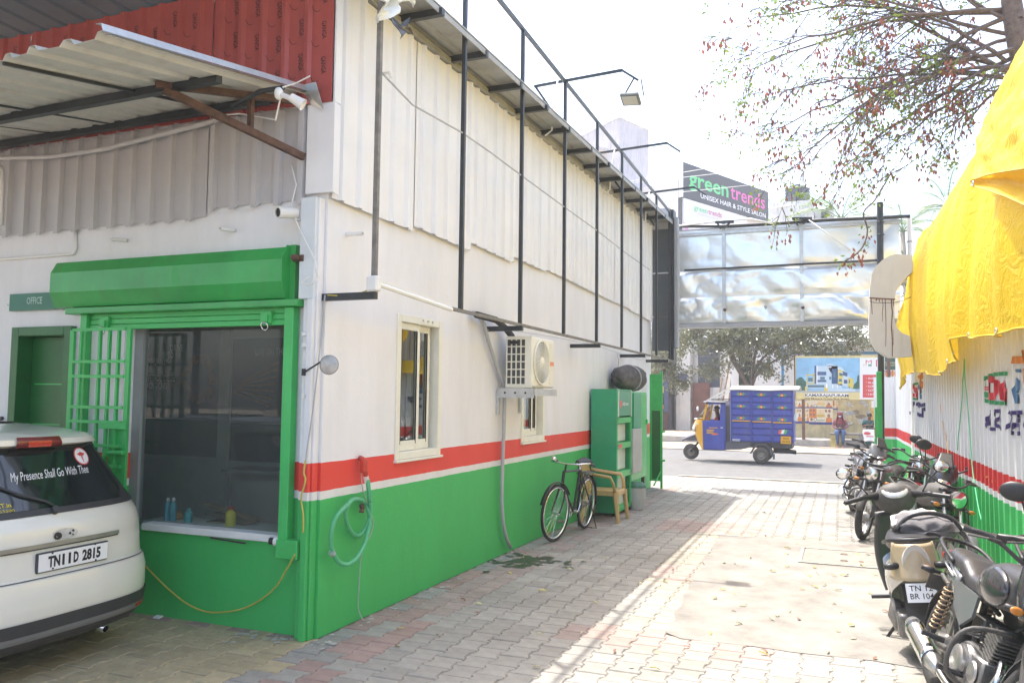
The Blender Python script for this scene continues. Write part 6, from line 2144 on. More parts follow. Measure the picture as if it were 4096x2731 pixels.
# body
g = MB()
def scb(u, v):
 x = lerp(-0.12, -0.88, u)
 w_ = lerp(0.10, 0.19, min(1, u * 2.2)) * (1 - 0.55 * max(0, (u - 0.6) / 0.4) ** 1.6)
 z0, z1 = lerp(0.26, 0.58, u ** 1.3), lerp(0.70, 0.80, u)
 a = R(-30 + 240 * v)
 return V((x, w_ * math.cos(a), lerp(z0, z1, (math.sin(a) + 0.5) / 1.5)))
g.grid(scb, 18, 18)
g.poly([scb(0, v / 18) for v in range(19)])
g.poly([scb(1, v / 18) for v in range(19)])
bd = g.build('rear_body', m_scw, r, smooth=True, **L)
for s_ in (-1, 1):
 g = MB()
 g.grid(lambda u, v: V((lerp(-0.28, -0.74, u), s_ * (0.172 + 0.016 * math.sin(PI * u) - 0.05 * u * u), lerp(0.50, 0.66, u) + 0.085 * v)), 10, 4)
 g.build('blue_graphic', m_scb, bd, smooth=True, solid=0.006, **L)
 MB().cyl((-0.1, 0.16 * s_, 0.30), (-0.1, 0.29 * s_, 0.30), 0.016, 8).build('footpeg', M_blackpl, r, **L)
 MB().tube([V((-0.83, 0.08 * s_, 0.66)), V((-0.86, 0.16 * s_, 0.66)), V((-0.87, 0.20 * s_, 0.66))], [0.02, 0.025, 0.015], 8).build('indicator', M_blackpl, r, smooth=True, **L)
g = MB()
def tailf(u, v):
 a = PI * (u - 0.5)
 return V((-0.74 - 0.19 * math.cos(a) * (1 - 0.35 * v), 0.165 * math.sin(a) * (1 - 0.25 * v), 0.57 + 0.23 * v))
g.grid(tailf, 18, 10)
g.build('tail_lens', m_beige, r, smooth=True, solid=0.01, **L)
g = MB()
def ssf(u, v):
 x = lerp(-0.10, -0.80, u)
 w_ = 0.15 * (0.8 + 0.2 * math.sin(PI * u))
 a = PI * v
 return V((x, w_ * math.copysign(abs(math.cos(a)) ** .6, math.cos(a)), 0.72 + 0.03 * u + 0.09 * math.sin(a) ** 0.6))
g.grid(ssf, 18, 12)
g.poly([ssf(1, v / 12) for v in range(13)])
g.poly([ssf(0, v / 12) for v in range(13)])
g.build('seat', m_seat, r, smooth=True, **L)
MB().tube(smooth_path([V((-0.6, 0.17, 0.78)), V((-0.85, 0.14, 0.83)), V((-0.93, 0, 0.84)), V((-0.85, -0.14, 0.83)), V((-0.6, -0.17, 0.78))]), 0.014, 8).build('grab_rail', M_blackpl, r, smooth=True, **L)
g = MB()
rt = Matrix.Rotation(0.3, 3, 'Y')
g.cbox((-0.94, 0.0, 0.50), (0.008, 0.18, 0.12), rt)
pl_ = g.build('rear_plate', M_whiteink, r, **L)
g = MB()
for k, ln in enumerate(('TN 12', 'BR 104')):
 g.text(ln, V((-0.94, 0, 0.50)) + rt @ V((-0.0055, 0, 0.012 - 0.05 * k)), (0, -1, 0), rt @ V((0, 0, 1)), 0.05, 0.001, 'C', 0.01, width=0.14)
g.build('plate_lettering', M_ink, pl_, **L)
g = MB()
g.cbox((-0.60, 0.10, 0.25), (0.40, 0.12, 0.16))
g.lathe([(0.001, -0.05), (0.10, -0.045), (0.12, 0.02), (0.001, 0.06)], (-0.55, 0.15, 0.27), (0, 1, 0), 20)
g.build('engine', m_eng, r, bevel=0.015, smooth=True, angle=40, **L)
MB().lathe([(0.001, 0), (0.04, 0.02), (0.06, 0.1), (0.062, 0.36), (0.045, 0.45), (0.02, 0.455)], V((-0.38, -0.15, 0.26)), V((-1, -0.08, 0.12)), 18).build('silencer', mat('silencer_steel', (0.5, 0.5, 0.5)), r, smooth=True, **L)
g = MB()
g.grid(lambda u, v: V((lerp(-0.66, -0.9, u), (v - .5) * 0.2, lerp(0.50, 0.26, u))), 6, 4)
g.build('mud_flap', m_dust, r, solid=0.006, **L)
g = MB()
MB().beam((-0.2, 0.1, 0.18), (-0.2, 0.24, 0.005), 0.02, 0.02).build('side_stand', M_blackpl, r, **L)
MB().box(0.21, 0.225, -0.02, 0.02, 0.66, 0.75).build('key_tag', mat('orange_tag', (0.5, 0.16, 0.04), 0.5, var=0.1), r, **L)
# bag on the seat
bag = thing('dark_bag', 'grey bag with white crumpled cloth and straps lying on the scooter seat', 'bag', (0.54, 6.62, 0.82))
g = MB()
g.grid(lambda u, v: V((0.54, 6.62, 0.85)) + V((0.22 * math.sin(PI * u) ** .7 * math.cos(2 * PI * v), -0.26 * math.cos(PI * u), 0.10 * math.sin(PI * u) ** .7 * math.sin(2 * PI * v))) * (1 + 0.18 * mnoise.noise((u * 5, math.cos(2 * PI * v) * 2, math.sin(2 * PI * v) * 2))), 18, 20)
g.build('bag_body', mat('grey_bag_cloth', (0.13, 0.125, 0.13), 0.8, var=0.3, scale=9, bump=0.3), bag, smooth=True)
g = MB()
g.grid(lambda u, v: V((0.32 + 0.42 * u, 6.48 + 0.2 * v, 0.895 + 0.06 * math.sin(PI * u) + 0.028 * mnoise.noise((u * 7, v * 6, 3)) - 0.05 * (1 - v))), 22, 14)
g.build('white_cloth', mat('white_cloth', (0.62, 0.59, 0.57), 0.9, var=0.1, scale=12), bag, smooth=True, solid=0.012)
MB().tube(smooth_path([V((0.34, 6.42, 0.83)), V((0.42, 6.44, 0.93)), V((0.56, 6.46, 0.965)), V((0.70, 6.5, 0.93)), V((0.76, 6.5, 0.85))]), 0.016, 8).build('strap', m_seat, bag, smooth=True)
# ================================================================== THREE WHEELED CARGO VAN
tr = thing('cargo_three_wheeler', 'blue and yellow three wheeled cargo van with painted flowers passing on the road', 'cargo van', (-2.6, 23.7, 0))
m_tb = mat('truck_blue', (0.055, 0.075, 0.33), 0.4, var=0.15, scale=3, coat=0.1, dirt=(0.13, 0.13, 0.22), dirt_amt=0.5)
m_ty = mat('truck_yellow', (0.72, 0.36, 0.015), 0.35, var=0.05, coat=0.3)
m_tg2 = mat('truck_grey', (0.10, 0.10, 0.115), 0.6, var=0.15)
m_troof = mat('truck_roof_sheet', (0.68, 0.65, 0.56), 0.6, var=0.06)
NY, FYY = 23.06, 24.40
bx = (-2.83, -1.22)
bz = (0.58, 1.98)
MB().box(bx[0], bx[1], NY + 0.02, FYY - 0.02, bz[0], bz[1]).build('cargo_box', m_tb, tr)
rows = 8
for i in range(rows):
 z0 = lerp(bz[0], bz[1], i / rows)
 z1 = lerp(bz[0], bz[1], (i + 1) / rows)
 for k in range(3):
  xa = lerp(bx[0], bx[1], k / 3)
  xb = lerp(bx[0], bx[1], (k + 1) / 3)
  MB().box(xa + 0.03, xb - 0.015, NY - 0.012, NY + 0.019, z0 + 0.028, z1 - 0.012).build('box_panel', m_tb, tr, bevel=0.01)
for k in range(4):
 xa = lerp(bx[0], bx[1], k / 3)
 MB().box(xa - 0.012, xa + 0.022, NY - 0.018, NY + 0.019, bz[0], bz[1]).build('box_rib', m_tb, tr)
MB().box(bx[0] - 0.02, bx[0] - 0.001, NY, FYY, bz[0], bz[1]).build('box_front', m_troof, tr)
m_fo = mat('flower_orange', (0.75, 0.16, 0.03), 0.5, var=0.05)
m_fw = mat('flower_white', (0.85, 0.75, 0.5), 0.5, var=0)
m_fg = mat('flower_leaf', (0.10, 0.35, 0.12), 0.5, var=0.1)
m_pink = mat('flower_red', (0.65, 0.06, 0.04), 0.5, var=0)
for zr_ in (1.875, 1.545, 1.225):
 for k in range(3):
  xc = lerp(bx[0], bx[1], (k + 0.5) / 3) + 0.0
  zc_ = zr_ - 0.012 * k
  y = NY - 0.0145
  g = MB()
  for s_ in (-1, 1):
   for (dz, ln) in ((0.0, 0.15), (0.03, 0.10), (-0.03, 0.10)):
    g.poly([(xc + s_ * 0.03, y, zc_ + dz * .3 + 0.012), (xc + s_ * (ln * 0.6), y, zc_ + dz + 0.014), (xc + s_ * ln, y, zc_ + dz * 1.1), (xc + s_ * (ln * 0.6), y, zc_ + dz - 0.014), (xc + s_ * 0.03, y, zc_ + dz * .3 - 0.012)])
  fl = g.build('painted_flower', m_fg, tr)
  for rr, mm, o_ in ((0.042, m_pink, 0.001), (0.036, m_fo, 0.002), (0.014, m_fw, 0.003)):
   MB().poly([(xc + rr * math.cos(2 * PI * q / 16), y - o_, zc_ + rr * math.sin(2 * PI * q / 16)) for q in range(16)]).build('flower_petal', mm, fl)
for k in range(3):
 xa = lerp(bx[0], bx[1], k / 3)
 xb = lerp(bx[0], bx[1], (k + 1) / 3)
 MB().box(xa + 0.03, xb - 0.02, NY - 0.021, NY - 0.0125, 1.13 - .012 * k, 1.158 - .012 * k).build('yellow_stripe', m_ty, tr)
for i, c in enumerate(((0.7, 0.12, 0.08), (0.8, 0.8, 0.8), (0.1, 0.4, 0.12))):
 x = -1.60 + 0.07 * i
 MB().poly([(x, NY - 0.0225, 0.82), (x + 0.07, NY - 0.0225, 0.82), (x + 0.105, NY - 0.0225, 0.93), (x + 0.035, NY - 0.0225, 0.93)]).build('tricolour_decal', mat('decal_%d' % i if 0 else ('decal_red', 'decal_white', 'decal_green')[i], c, 0.5, var=0), tr)
np_ = MB().box(-1.53, -1.27, NY - 0.035, NY - 0.022, 0.56, 0.76).build('number_plate', m_ty, tr)
g = MB()
g.text('TN 22', (-1.40, NY - 0.036, 0.675), (1, 0, 0), (0, 0, 1), 0.07, 0.001, 'C', 0.01, width=0.15)
g.text('CD 4715', (-1.40, NY - 0.036, 0.59), (1, 0, 0), (0, 0, 1), 0.07, 0.001, 'C', 0.01, width=0.20)
g.build('plate_lettering', M_ink, np_)
g = MB()
for k in range(2):
 g.box(-2.79, -2.60 + .02 * k, NY - 0.0225, NY - 0.021, 0.60 + 0.03 * k, 0.615 + 0.03 * k)
g.build('owner_lettering', M_whiteink, tr)
# roof of the box with a rounded sheet
g = MB()
g.grid(lambda u, v: (lerp(bx[0] - 0.02, bx[1] + 0.17, u), lerp(NY - 0.06, FYY + 0.06, v), 1.985 + 0.11 * math.sin(PI * v) ** 0.4 + 0.01 * math.sin(u * 9)), 12, 16)
g.build('box_roof', m_troof, tr, smooth=True, solid=0.02)
MB().beam((bx[0] + 0.02, NY + 0.02, 2.07), (-3.50, NY + 0.12, 1.68), 0.03, 0.045).build('roof_stay', m_troof, tr)
MB().beam((bx[0] + 0.02, FYY - 0.05, 2.07), (-3.50, FYY - 0.2, 1.68), 0.03, 0.045).build('roof_stay', m_troof, tr)
g = MB()
for z in (1.69, 1.73):
 g.beam((-3.4, NY + 0.3, z), (-2.85, NY + 0.3, z), 0.02, 0.02)
g.build('roof_rack', M_black_steel, tr)
# cab: profile extruded across the width with openings
CY0, CY1 = NY + 0.10, FYY - 0.10
side = [(-3.58, 0.33), (-3.00, 0.33), (-2.99, 1.60), (-3.03, 1.66), (-3.52, 1.67), (-3.60, 1.60), (-3.86, 1.16), (-3.93, 1.06), (-3.92, 0.80), (-3.80, 0.52), (-3.70, 0.34)]
g = MB()
# lower body (below the waist) closed
low = [(-3.47, 0.33), (-2.99, 0.33), (-2.99, 1.14), (-3.50, 1.14), (-3.58, 1.14)]
g.ext([(x, CY0, z) for x, z in [(-3.60, 0.33), (-2.99, 0.33), (-2.99, 1.14), (-3.62, 1.14)]], (0, 0.02, 0))
g.ext([(x, CY1 - 0.02, z) for x, z in [(-3.60, 0.33), (-2.99, 0.33), (-2.99, 1.14), (-3.62, 1.14)]], (0, 0.02, 0))
g.box(-3.02, -2.985, CY0 + 0.021, CY1 - 0.021, 0.33, 1.66)
cabo = g.build('cab_body', m_tb, tr)
for yy in (CY0, CY1 - 0.03):
 MB().beam((-3.08, yy + 0.015, 1.14), (-3.06, yy + 0.015, 1.62), 0.12, 0.03, up=(0, 1, 0)).build('rear_pillar', m_tb, tr)
 MB().beam((-3.60, yy + 0.015, 1.12), (-3.48, yy + 0.015, 1.64), 0.05, 0.03, up=(0, 1, 0)).build('front_pillar', m_ty, tr)
 MB().box(-3.52, -3.0, yy, yy + 0.03, 1.585, 1.64).build('roof_side', m_tb, tr)
g = MB()
g.grid(lambda u, v: (lerp(-3.60, -2.96, u), lerp(CY0 - 0.02, CY1 + 0.02, v), 1.635 + 0.05 * math.sin(PI * v) ** .5 * math.sin(PI * (0.15 + 0.75 * u)) ** .5), 12, 14)
g.build('cab_roof', m_tg2, tr, smooth=True, solid=0.02)
# yellow nose: rounded in plan
g = MB()
nprof = [(0.335, -3.70), (0.5, -3.80), (0.72, -3.90), (0.90, -3.925), (1.03, -3.935), (1.10, -3.90), (1.16, -3.86)]
def nosef(u, v):
 k = v * (len(nprof) - 1)
 i = min(int(k), len(nprof) - 2)
 z = lerp(nprof[i][0], nprof[i + 1][0], k - i)
 xf = lerp(nprof[i][1], nprof[i + 1][1], k - i)
 a = PI * (u - 0.5)
 return V((-3.60 + (xf + 3.60) * math.cos(a) ** 0.75, lerp(CY0, CY1, 0.5) + (CY1 - CY0) / 2 * math.sin(a) * (0.96 + 0.04 * abs(math.sin(a))), z))
g.grid(nosef, 28, 16)
g.build('nose', m_ty, tr, smooth=True)
g = MB()
g.grid(lambda u, v: V((lerp(-3.85, -3.55, v) + 0.10 * (2 * u - 1) ** 2, lerp(CY0 + 0.05, CY1 - 0.05, u), lerp(1.165, 1.60, v))), 12, 6)
g.build('windscreen', glass('windscreen_glass', (0.6, 0.68, 0.66), 0.08), tr, smooth=True)
g = MB()
g.tube([V((-3.76, CY0 + 0.03, 1.165)), V((-3.86, CY0 + 0.2, 1.165)), V((-3.88, lerp(CY0, CY1, .5), 1.165)), V((-3.86, CY1 - 0.2, 1.165)), V((-3.76, CY1 - 0.03, 1.165))], 0.018, 8)
g.tube([V((-3.47, CY0 + 0.04, 1.62)), V((-3.60, CY0 + 0.25, 1.64)), V((-3.60, CY1 - 0.25, 1.64)), V((-3.47, CY1 - 0.04, 1.62))], 0.02, 8)
g.build('windscreen_trim', m_troof, tr, smooth=True)
for s_, yy in ((-1, CY0 + 0.16), (1, CY1 - 0.16)):
 hl = MB().lathe([(0.001, -0.02), (0.09, 0.0), (0.095, 0.05), (0.08, 0.06)], V((-3.84, yy, 0.90)), (-1, 0.25 * s_, 0), 20).build('headlight', M_chrome, tr, smooth=True)
 MB().lathe([(0.08, 0.055), (0.04, 0.075), (0.001, 0.08)], V((-3.84, yy, 0.90)), (-1, 0.25 * s_, 0), 20).build('headlight_lens', M_pvc, hl, smooth=True)
MB().box(-3.895, -3.7, CY0 + 0.02, CY0 + 0.06, 1.015, 1.035).build('nose_trim', m_troof, tr)
# door with its cut line and lettering
dr = MB().box(-3.58, -3.02, CY0 - 0.016, CY0 - 0.001, 0.345, 1.13).build('door', m_tb, tr, bevel=0.008)
MB().box(-3.12, -3.06, CY0 - 0.03, CY0 - 0.017, 0.93, 0.955).build('door_handle', m_troof, dr)
MB().box(-3.44, -3.20, CY0 - 0.0185, CY0 - 0.0165, 0.925, 0.945).build('yellow_stripe', m_ty, dr)
g = MB()
for q in range(3):
 g.box(-3.50, -3.33 + .02 * q, CY0 - 0.0185, CY0 - 0.0165, 0.775 + .042 * q, 0.80 + .042 * q)
stuff(g.build('door_lettering', m_ty, dr))
MB().poly([(-3.38, CY0 - 0.0175, 0.74), (-3.30, CY0 - 0.0175, 0.80), (-3.15, CY0 - 0.0175, 0.765), (-3.30, CY0 - 0.0175, 0.735)]).build('orange_flash', m_fo, dr)
MB().box(-3.02, -2.86, NY + 0.2, FYY - 0.2, 0.4, 1.55).build('cab_back', m_tg2, tr)
# front fender, wheels
fcx, fcy = -4.03, 23.72
g = MB()
g.grid(lambda u, v: V((lerp(-4.27, -3.72, u), fcy + (2 * v - 1) * lerp(0.06, 0.20, u), lerp(0.57, 0.82, u ** .8) - 0.06 * (2 * v - 1) ** 2)), 12, 8)
g.build('front_fender', m_tg2, tr, smooth=True, solid=0.02)
g = MB()
for s_ in (-1, 1):
 g.ext([(-4.25, fcy + s_ * 0.07, 0.56), (-3.75, fcy + s_ * 0.17, 0.78), (-3.72, fcy + s_ * 0.17, 0.45), (-3.82, fcy + s_ * 0.15, 0.54), (-4.05, fcy + s_ * 0.1, 0.53)], (0, 0.015, 0))
g.build('fender_skirt', m_tg2, tr)
for (x, y, rr, nm) in ((fcx, fcy, 0.225, 'front_wheel'), (-2.04, 23.10, 0.225, 'rear_wheel'), (-2.04, 24.30, 0.225, 'rear_wheel')):
 wl = MB().lathe([(0.11, -0.055), (0.19, -0.06), (0.215, -0.045), (rr, 0), (0.215, 0.045), (0.19, 0.06), (0.11, 0.055)], (x, y, rr), (0, 1, 0), 32).build(nm, mat('dusty_tyre', (0.10, 0.09, 0.08), 0.9, var=0.2), tr, smooth=True, angle=50)
 MB().lathe([(0.001, -0.035), (0.04, -0.05), (0.06, -0.03), (0.09, -0.025), (0.115, -0.052), (0.115, 0.052), (0.09, 0.025), (0.001, 0.035)], (x, y, rr), (0, 1, 0), 24).build('rim', mat('dusty_rim', (0.24, 0.22, 0.19), 0.6, var=0.2), wl, smooth=True, angle=40)
MB().cyl((fcx, fcy - 0.1, 0.23), (-3.8, fcy - 0.12, 0.5), 0.03, 10).build('front_link', M_black_steel, tr)
# chassis and wheel arch
g = MB()
g.box(-3.0, -1.25, NY + 0.15, FYY - 0.15, 0.42, 0.57)
g.ext([(-2.98, NY + 0.05, 0.34), (-2.98, NY + 0.05, 0.575), (-2.25, NY + 0.05, 0.575), (-2.35, NY + 0.05, 0.42), (-2.6, NY + 0.05, 0.36)], (0, 0.05, 0))
g.box(-1.75, -1.35, NY + 0.3, FYY - 0.3, 0.28, 0.42)
g.build('chassis', m_tg2, tr)
g = MB()
arch = [(-2.34, 0.27), (-2.26, 0.42), (-2.16, 0.545), (-1.90, 0.545), (-1.79, 0.42), (-1.73, 0.24)]
ins = [(-2.29, 0.27), (-2.22, 0.40), (-2.14, 0.505), (-1.93, 0.505), (-1.84, 0.40), (-1.79, 0.24)]
for i in range(len(arch) - 1):
 g.ext([(arch[i][0], NY - 0.0, arch[i][1]), (arch[i + 1][0], NY - 0.0, arch[i + 1][1]), (ins[i + 1][0], NY - 0.0, ins[i + 1][1]), (ins[i][0], NY, ins[i][1])], (0, 0.18, 0))
g.build('wheel_arch', m_tg2, tr)
MB().box(-1.74, -1.70, NY + 0.02, NY + 0.16, 0.13, 0.27).build('mud_flap', m_tg2, tr)
g = MB()
g.cyl((-1.45, 23.3, 0.36), (-1.15, 23.3, 0.33), 0.06, 10)
g.build('rear_gear', M_black_steel, tr)
MB().cbox((-1.16, NY + 0.1, 1.27), (0.09, 0.03, 0.2), Matrix.Rotation(0.4, 3, 'Y')).build('hanging_bag', M_pvc, tr, bevel=0.02)
for yy in (CY0 - 0.06,):
 MB().sph((-3.74, yy, 1.45), (0.03, 0.05, 0.07), 12, 8).build('wing_mirror', M_pvc, tr, smooth=True)
 MB().cyl((-3.66, yy + 0.07, 1.32), (-3.74, yy, 1.45), 0.01, 6).build('mirror_arm', M_blackpl, tr)
# ================================================================== CORRUGATED FENCE ON THE RIGHT
def fence_x(y):
 return 1.385 - 0.0135 * (y - 8.4)
FENCE_TOP = 2.85
m_fence = bandmat('fence_paint', [(0.835, (0.055, 0.47, 0.125)), (0.895, (0.74, 0.74, 0.75)), (1.095, (0.60, 0.035, 0.035)), (9, (0.70, 0.71, 0.73))], rough=0.4, bump=0.03, wob=0.003, streak=0.12)
fen = thing('corrugated_fence', 'white corrugated metal fence with red stripe and green base along the alley', 'fence', (1.35, 11, 0))
FP = 0.25
def fence_prof(y):
 """height of the rib profile (towards the alley) at position y"""
 s_ = (y - 0.06) % FP
 k = [(0, 0), (0.022, 0.028), (0.07, 0.028), (0.092, 0), (FP, 0)]
 for i in range(4):
  if k[i][0] <= s_ <= k[i + 1][0]:
   return lerp(k[i][1], k[i + 1][1], (s_ - k[i][0]) / (k[i + 1][0] - k[i][0]))
 return 0
breaks = []
y = -2.0
while y < 22:
 for d in (0, 0.022, 0.07, 0.092):
  breaks.append(round(math.floor(y / FP) * FP + 0.06 + d, 4))
 y += FP
breaks = sorted(set(breaks))
sy = 1.0
while sy < 21.2:
 e = min(sy + 1.0, 21.3)
 ys_ = [sy] + [b for b in breaks if sy + 1e-4 < b < e - 1e-4] + [e - 0.003]
 g = MB()
 vs, fs = [], []
 off = rnd.uniform(-.004, .004)
 for q in ys_:
  xx = fence_x(q) - fence_prof(q) + off
  vs += [(xx, q, 0.05), (xx - 0.008 * math.sin(q * 3), q, 1.0), (xx, q, FENCE_TOP)]
 for i in range(len(ys_) - 1):
  for k in range(2):
   fs.append((3 * i + k, 3 * i + 3 + k, 3 * i + 4 + k, 3 * i + 1 + k))
 g.add(vs, fs)
 g.build('fence_sheet', m_fence, fen, solid=0.0015)
 sy = e
g = MB()
for y in (2, 5, 8, 11, 14, 17, 20, 21.2):
 g.box(fence_x(y) + 0.03, fence_x(y) + 0.08, y - 0.025, y + 0.025, 0, FENCE_TOP)
g.build('fence_posts', M_galv, fen)
g = MB()
for z in (0.4, 1.4, 2.4):
 g.beam((fence_x(1) + 0.055, 1, z), (fence_x(21.2) + 0.055, 21.2, z), 0.04, 0.04)
g.build('fence_rail', M_galv, fen)
# return panel at the far end, facing the alley's near side
g = MB()
vs, fs = [], []
pr = rib_profile(0.5, 0.25, 0.15, 0.05, 0.028, 0.1)
for s_, h in pr:
 vs += [(fence_x(21.3) - 0.5 + s_, 21.34 - h, 0.05), (fence_x(21.3) - 0.5 + s_, 21.34 - h, 2.30)]
for q in range(len(pr) - 1):
 fs.append((2 * q, 2 * q + 2, 2 * q + 3, 2 * q + 1))
g.add(vs, fs)
g.build('return_sheet', m_fence, fen, solid=0.002)
# plinth kerb at the foot of the fence
g = MB()
g.ext([(fence_x(1) - 0.15, 1, 0), (fence_x(21) - 0.15, 21, 0), (fence_x(21) + 0.1, 21, 0), (fence_x(1) + 0.1, 1, 0)], (0, 0, 0.055))
g.build('fence_plinth', mat('green_washed_kerb', (0.16, 0.34, 0.17), 0.8, var=0.35, scale=6), fen)
def fence_decal(name, m, polys, parent=fen, off=0.012):
 """flat print on the ribbed sheets; polys are outlines in (y, z); text meshes pass (verts, faces)"""
 bm = bmesh.new()
 for p in polys:
  if isinstance(p, tuple) and len(p) == 2 and isinstance(p[1], list):
   vv = [bm.verts.new((a[0], a[1], 0)) for a in p[0]]
   for f in p[1]:
    try:
     bm.faces.new([vv[i] for i in f])
    except ValueError:
     pass
  else:
   vv = [bm.verts.new((a[0], a[1], 0)) for a in p]
   bm.faces.new(vv)
 ylo = min(v.co.x for v in bm.verts)
 yhi = max(v.co.x for v in bm.verts)
 for b in breaks:
  if ylo < b < yhi:
   bmesh.ops.bisect_plane(bm, geom=bm.verts[:] + bm.edges[:] + bm.faces[:], plane_co=(b, 0, 0), plane_no=(1, 0, 0), dist=1e-6)
 bmesh.ops.triangulate(bm, faces=bm.faces[:])
 bm.verts.index_update()
 vs = [(fence_x(v.co.x) - fence_prof(v.co.x) - off - 0.004, v.co.x, v.co.y) for v in bm.verts]
 fs = [tuple(v.index for v in f.verts) for f in bm.faces]
 bm.free()
 return stuff(MB().add(vs, fs).build(name, m, parent))
f3 = lambda x, y: px(3550 + x / 2.412, 1350 + y / 2.412, x=1.37)
def yz(x, y):
 p = f3(x, y)
 return (p.y, p.z)
m_lg = mat('logo_green', (0.03, 0.27, 0.10), 0.5, var=0)
m_lr = mat('logo_red', (0.60, 0.03, 0.05), 0.5, var=0)
m_ln = mat('logo_navy', (0.05, 0.03, 0.14), 0.5, var=0)
m_lb = mat('logo_blue', (0.06, 0.16, 0.30), 0.5, var=0.1)
m_lo = mat('logo_orange', (0.62, 0.22, 0.03), 0.5, var=0.1)
def stroke(pts, w_):
 """ribbon quads along a polyline in (y, z)"""
 out = []
 for i in range(len(pts) - 1):
  a, b = V((pts[i][0], pts[i][1])), V((pts[i + 1][0], pts[i + 1][1]))
  d = (b - a)
  if d.length < 1e-5:
   continue
  d.normalize()
  n = V((-d.y, d.x)) * (w_ / 2)
  a = a - d * w_ * 0.3
  b = b + d * w_ * 0.3
  out.append([tuple(a + n), tuple(b + n), tuple(b - n), tuple(a - n)])
 return out
def gas_logo(sx, sy, ox, oy, full=True):
 T = lambda x, y: yz(ox + (x - 960) * sx, oy + (y - 340) * sy)
 w_ = 0.035
 k = [T(1005, 368), T(1080, 350), T(1165, 346)]
 fence_decal('gas_logo_bracket', m_lg, stroke([T(965, 560), T(962, 470), T(968, 400), T(1000, 372)] + k[1:], w_) + stroke([T(965, 600), T(1010, 622), T(1090, 630), T(1168, 633)], w_) + [[T(965, 520), T(1005, 530), T(1005, 585), T(965, 570)]])
 fence_decal('gas_logo_letters', m_lr, stroke([T(1055, 440), T(1040, 405), T(1015, 400), T(1012, 500), T(1015, 570), T(1055, 560)], 0.07) + stroke([T(1068, 580), T(1072, 440), T(1100, 470), T(1095, 575)], 0.065) + stroke([T(1130, 440), T(1115, 500), T(1125, 570), T(1160, 585), T(1163, 500)], 0.065) + stroke([T(970, 480), T(998, 478)], 0.012) + stroke([T(970, 500), T(996, 500)], 0.012))
 B = [[T(1215, 180), T(1290, 180), T(1290, 250), T(1215, 250)]] if full else []
 if full:
  fence_decal('gas_logo_flame', m_lo, B + [[T(1290, 120), T(1317, 120), T(1317, 240), T(1300, 270), T(1290, 240)], [T(1295, 300), T(1317, 290), T(1317, 420), T(1298, 440)]])
  fence_decal('gas_logo_drop', m_lb, [[T(1222, 310), T(1280, 302), T(1282, 335), T(1235, 330)], [T(1232, 380), T(1280, 410), T(1282, 510), T(1250, 540), T(1282, 560), T(1282, 632), T(1230, 637), T(1222, 500)]])
gas_logo(1, 1, 960, 340)
gas_logo(0.30, 0.52, 302, 440)
fence_decal('gas_logo_flame', m_lo, [[yz(372, 365), yz(398, 362), yz(398, 530), yz(388, 532), yz(386, 390), yz(372, 392)]])
fence_decal('gas_logo_drop', m_lb, [[yz(372, 455), yz(384, 455), yz(384, 490), yz(372, 500)]])
# broken regional script beneath the logos
S1 = []
for pl_ in ([(965, 860), (1005, 825), (990, 790), (1020, 700)], [(1010, 880), (1055, 882)], [(1065, 760), (1068, 710), (1095, 705), (1090, 760), (1070, 830), (1110, 895)], [(1048, 850), (1062, 780)], [(1175, 880), (1200, 760), (1180, 720)], [(1190, 920), (1225, 920), (1235, 840), (1265, 845), (1262, 920), (1290, 925)], [(1225, 725), (1290, 722)], [(1240, 800), (1285, 795), (1280, 750), (1245, 755)], [(1300, 850), (1317, 800)]):
 S1 += stroke([yz(*q) for q in pl_], 0.035)
fence_decal('fence_lettering', m_ln, S1)
S2 = []
for pl_ in ([(305, 632), (330, 635), (318, 690), (328, 720)], [(290, 725), (308, 728)], [(355, 640), (360, 675)], [(368, 632), (372, 690), (382, 640)], [(395, 655), (432, 645), (425, 690), (398, 700)], [(358, 735), (385, 750)], [(400, 725), (418, 725), (418, 755), (395, 750)]):
 S2 += stroke([yz(*q) for q in pl_], 0.06)
fence_decal('fence_lettering', m_ln, S2)
fence_decal('rust_scratch', mat('yellow_rust', (0.55, 0.28, 0.04), 0.8, var=0.3), stroke([yz(1020, 1375), yz(1025, 1395)], 0.012) + stroke([yz(1072, 1390), yz(1080, 1405)], 0.014) + stroke([yz(1125, 1410), yz(1130, 1470), yz(1122, 1440)], 0.016) + stroke([yz(970, 1345), yz(985, 1340)], 0.01))
# ================================================================== YELLOW TARPAULIN
m_tarp = bpy.data.materials.new('yellow_tarpaulin')
m_tarp.use_nodes = True
t_ = m_tarp.node_tree
N, Lk = t_.nodes, t_.links
b_ = N['Principled BSDF']
b_.inputs['Base Color'].default_value = (0.87, 0.64, 0.025, 1)
b_.inputs['Roughness'].default_value = 0.42
b_.inputs['Specular IOR Level'].default_value = 0.35
tl_ = N.new('ShaderNodeBsdfTranslucent')
tl_.inputs[0].default_value = (0.90, 0.58, 0.015, 1)
mx_ = N.new('ShaderNodeMixShader')
mx_.inputs[0].default_value = 0.3
tc_ = N.new('ShaderNodeTexCoord')
n1_ = N.new('ShaderNodeTexNoise')
n1_.inputs['Scale'].default_value = 7
n1_.inputs['Detail'].default_value = 8
n1_.inputs['Roughness'].default_value = 0.62
n1_.inputs['Distortion'].default_value = 1.2
Lk.new(tc_.outputs['Object'], n1_.inputs['Vector'])
bp_ = N.new('ShaderNodeBump')
bp_.inputs['Strength'].default_value = 0.75
bp_.inputs['Distance'].default_value = 0.05
Lk.new(n1_.outputs['Fac'], bp_.inputs['Height'])
Lk.new(bp_.outputs[0], b_.inputs['Normal'])
Lk.new(bp_.outputs[0], tl_.inputs['Normal'])
Lk.new(b_.outputs[0], mx_.inputs[1])
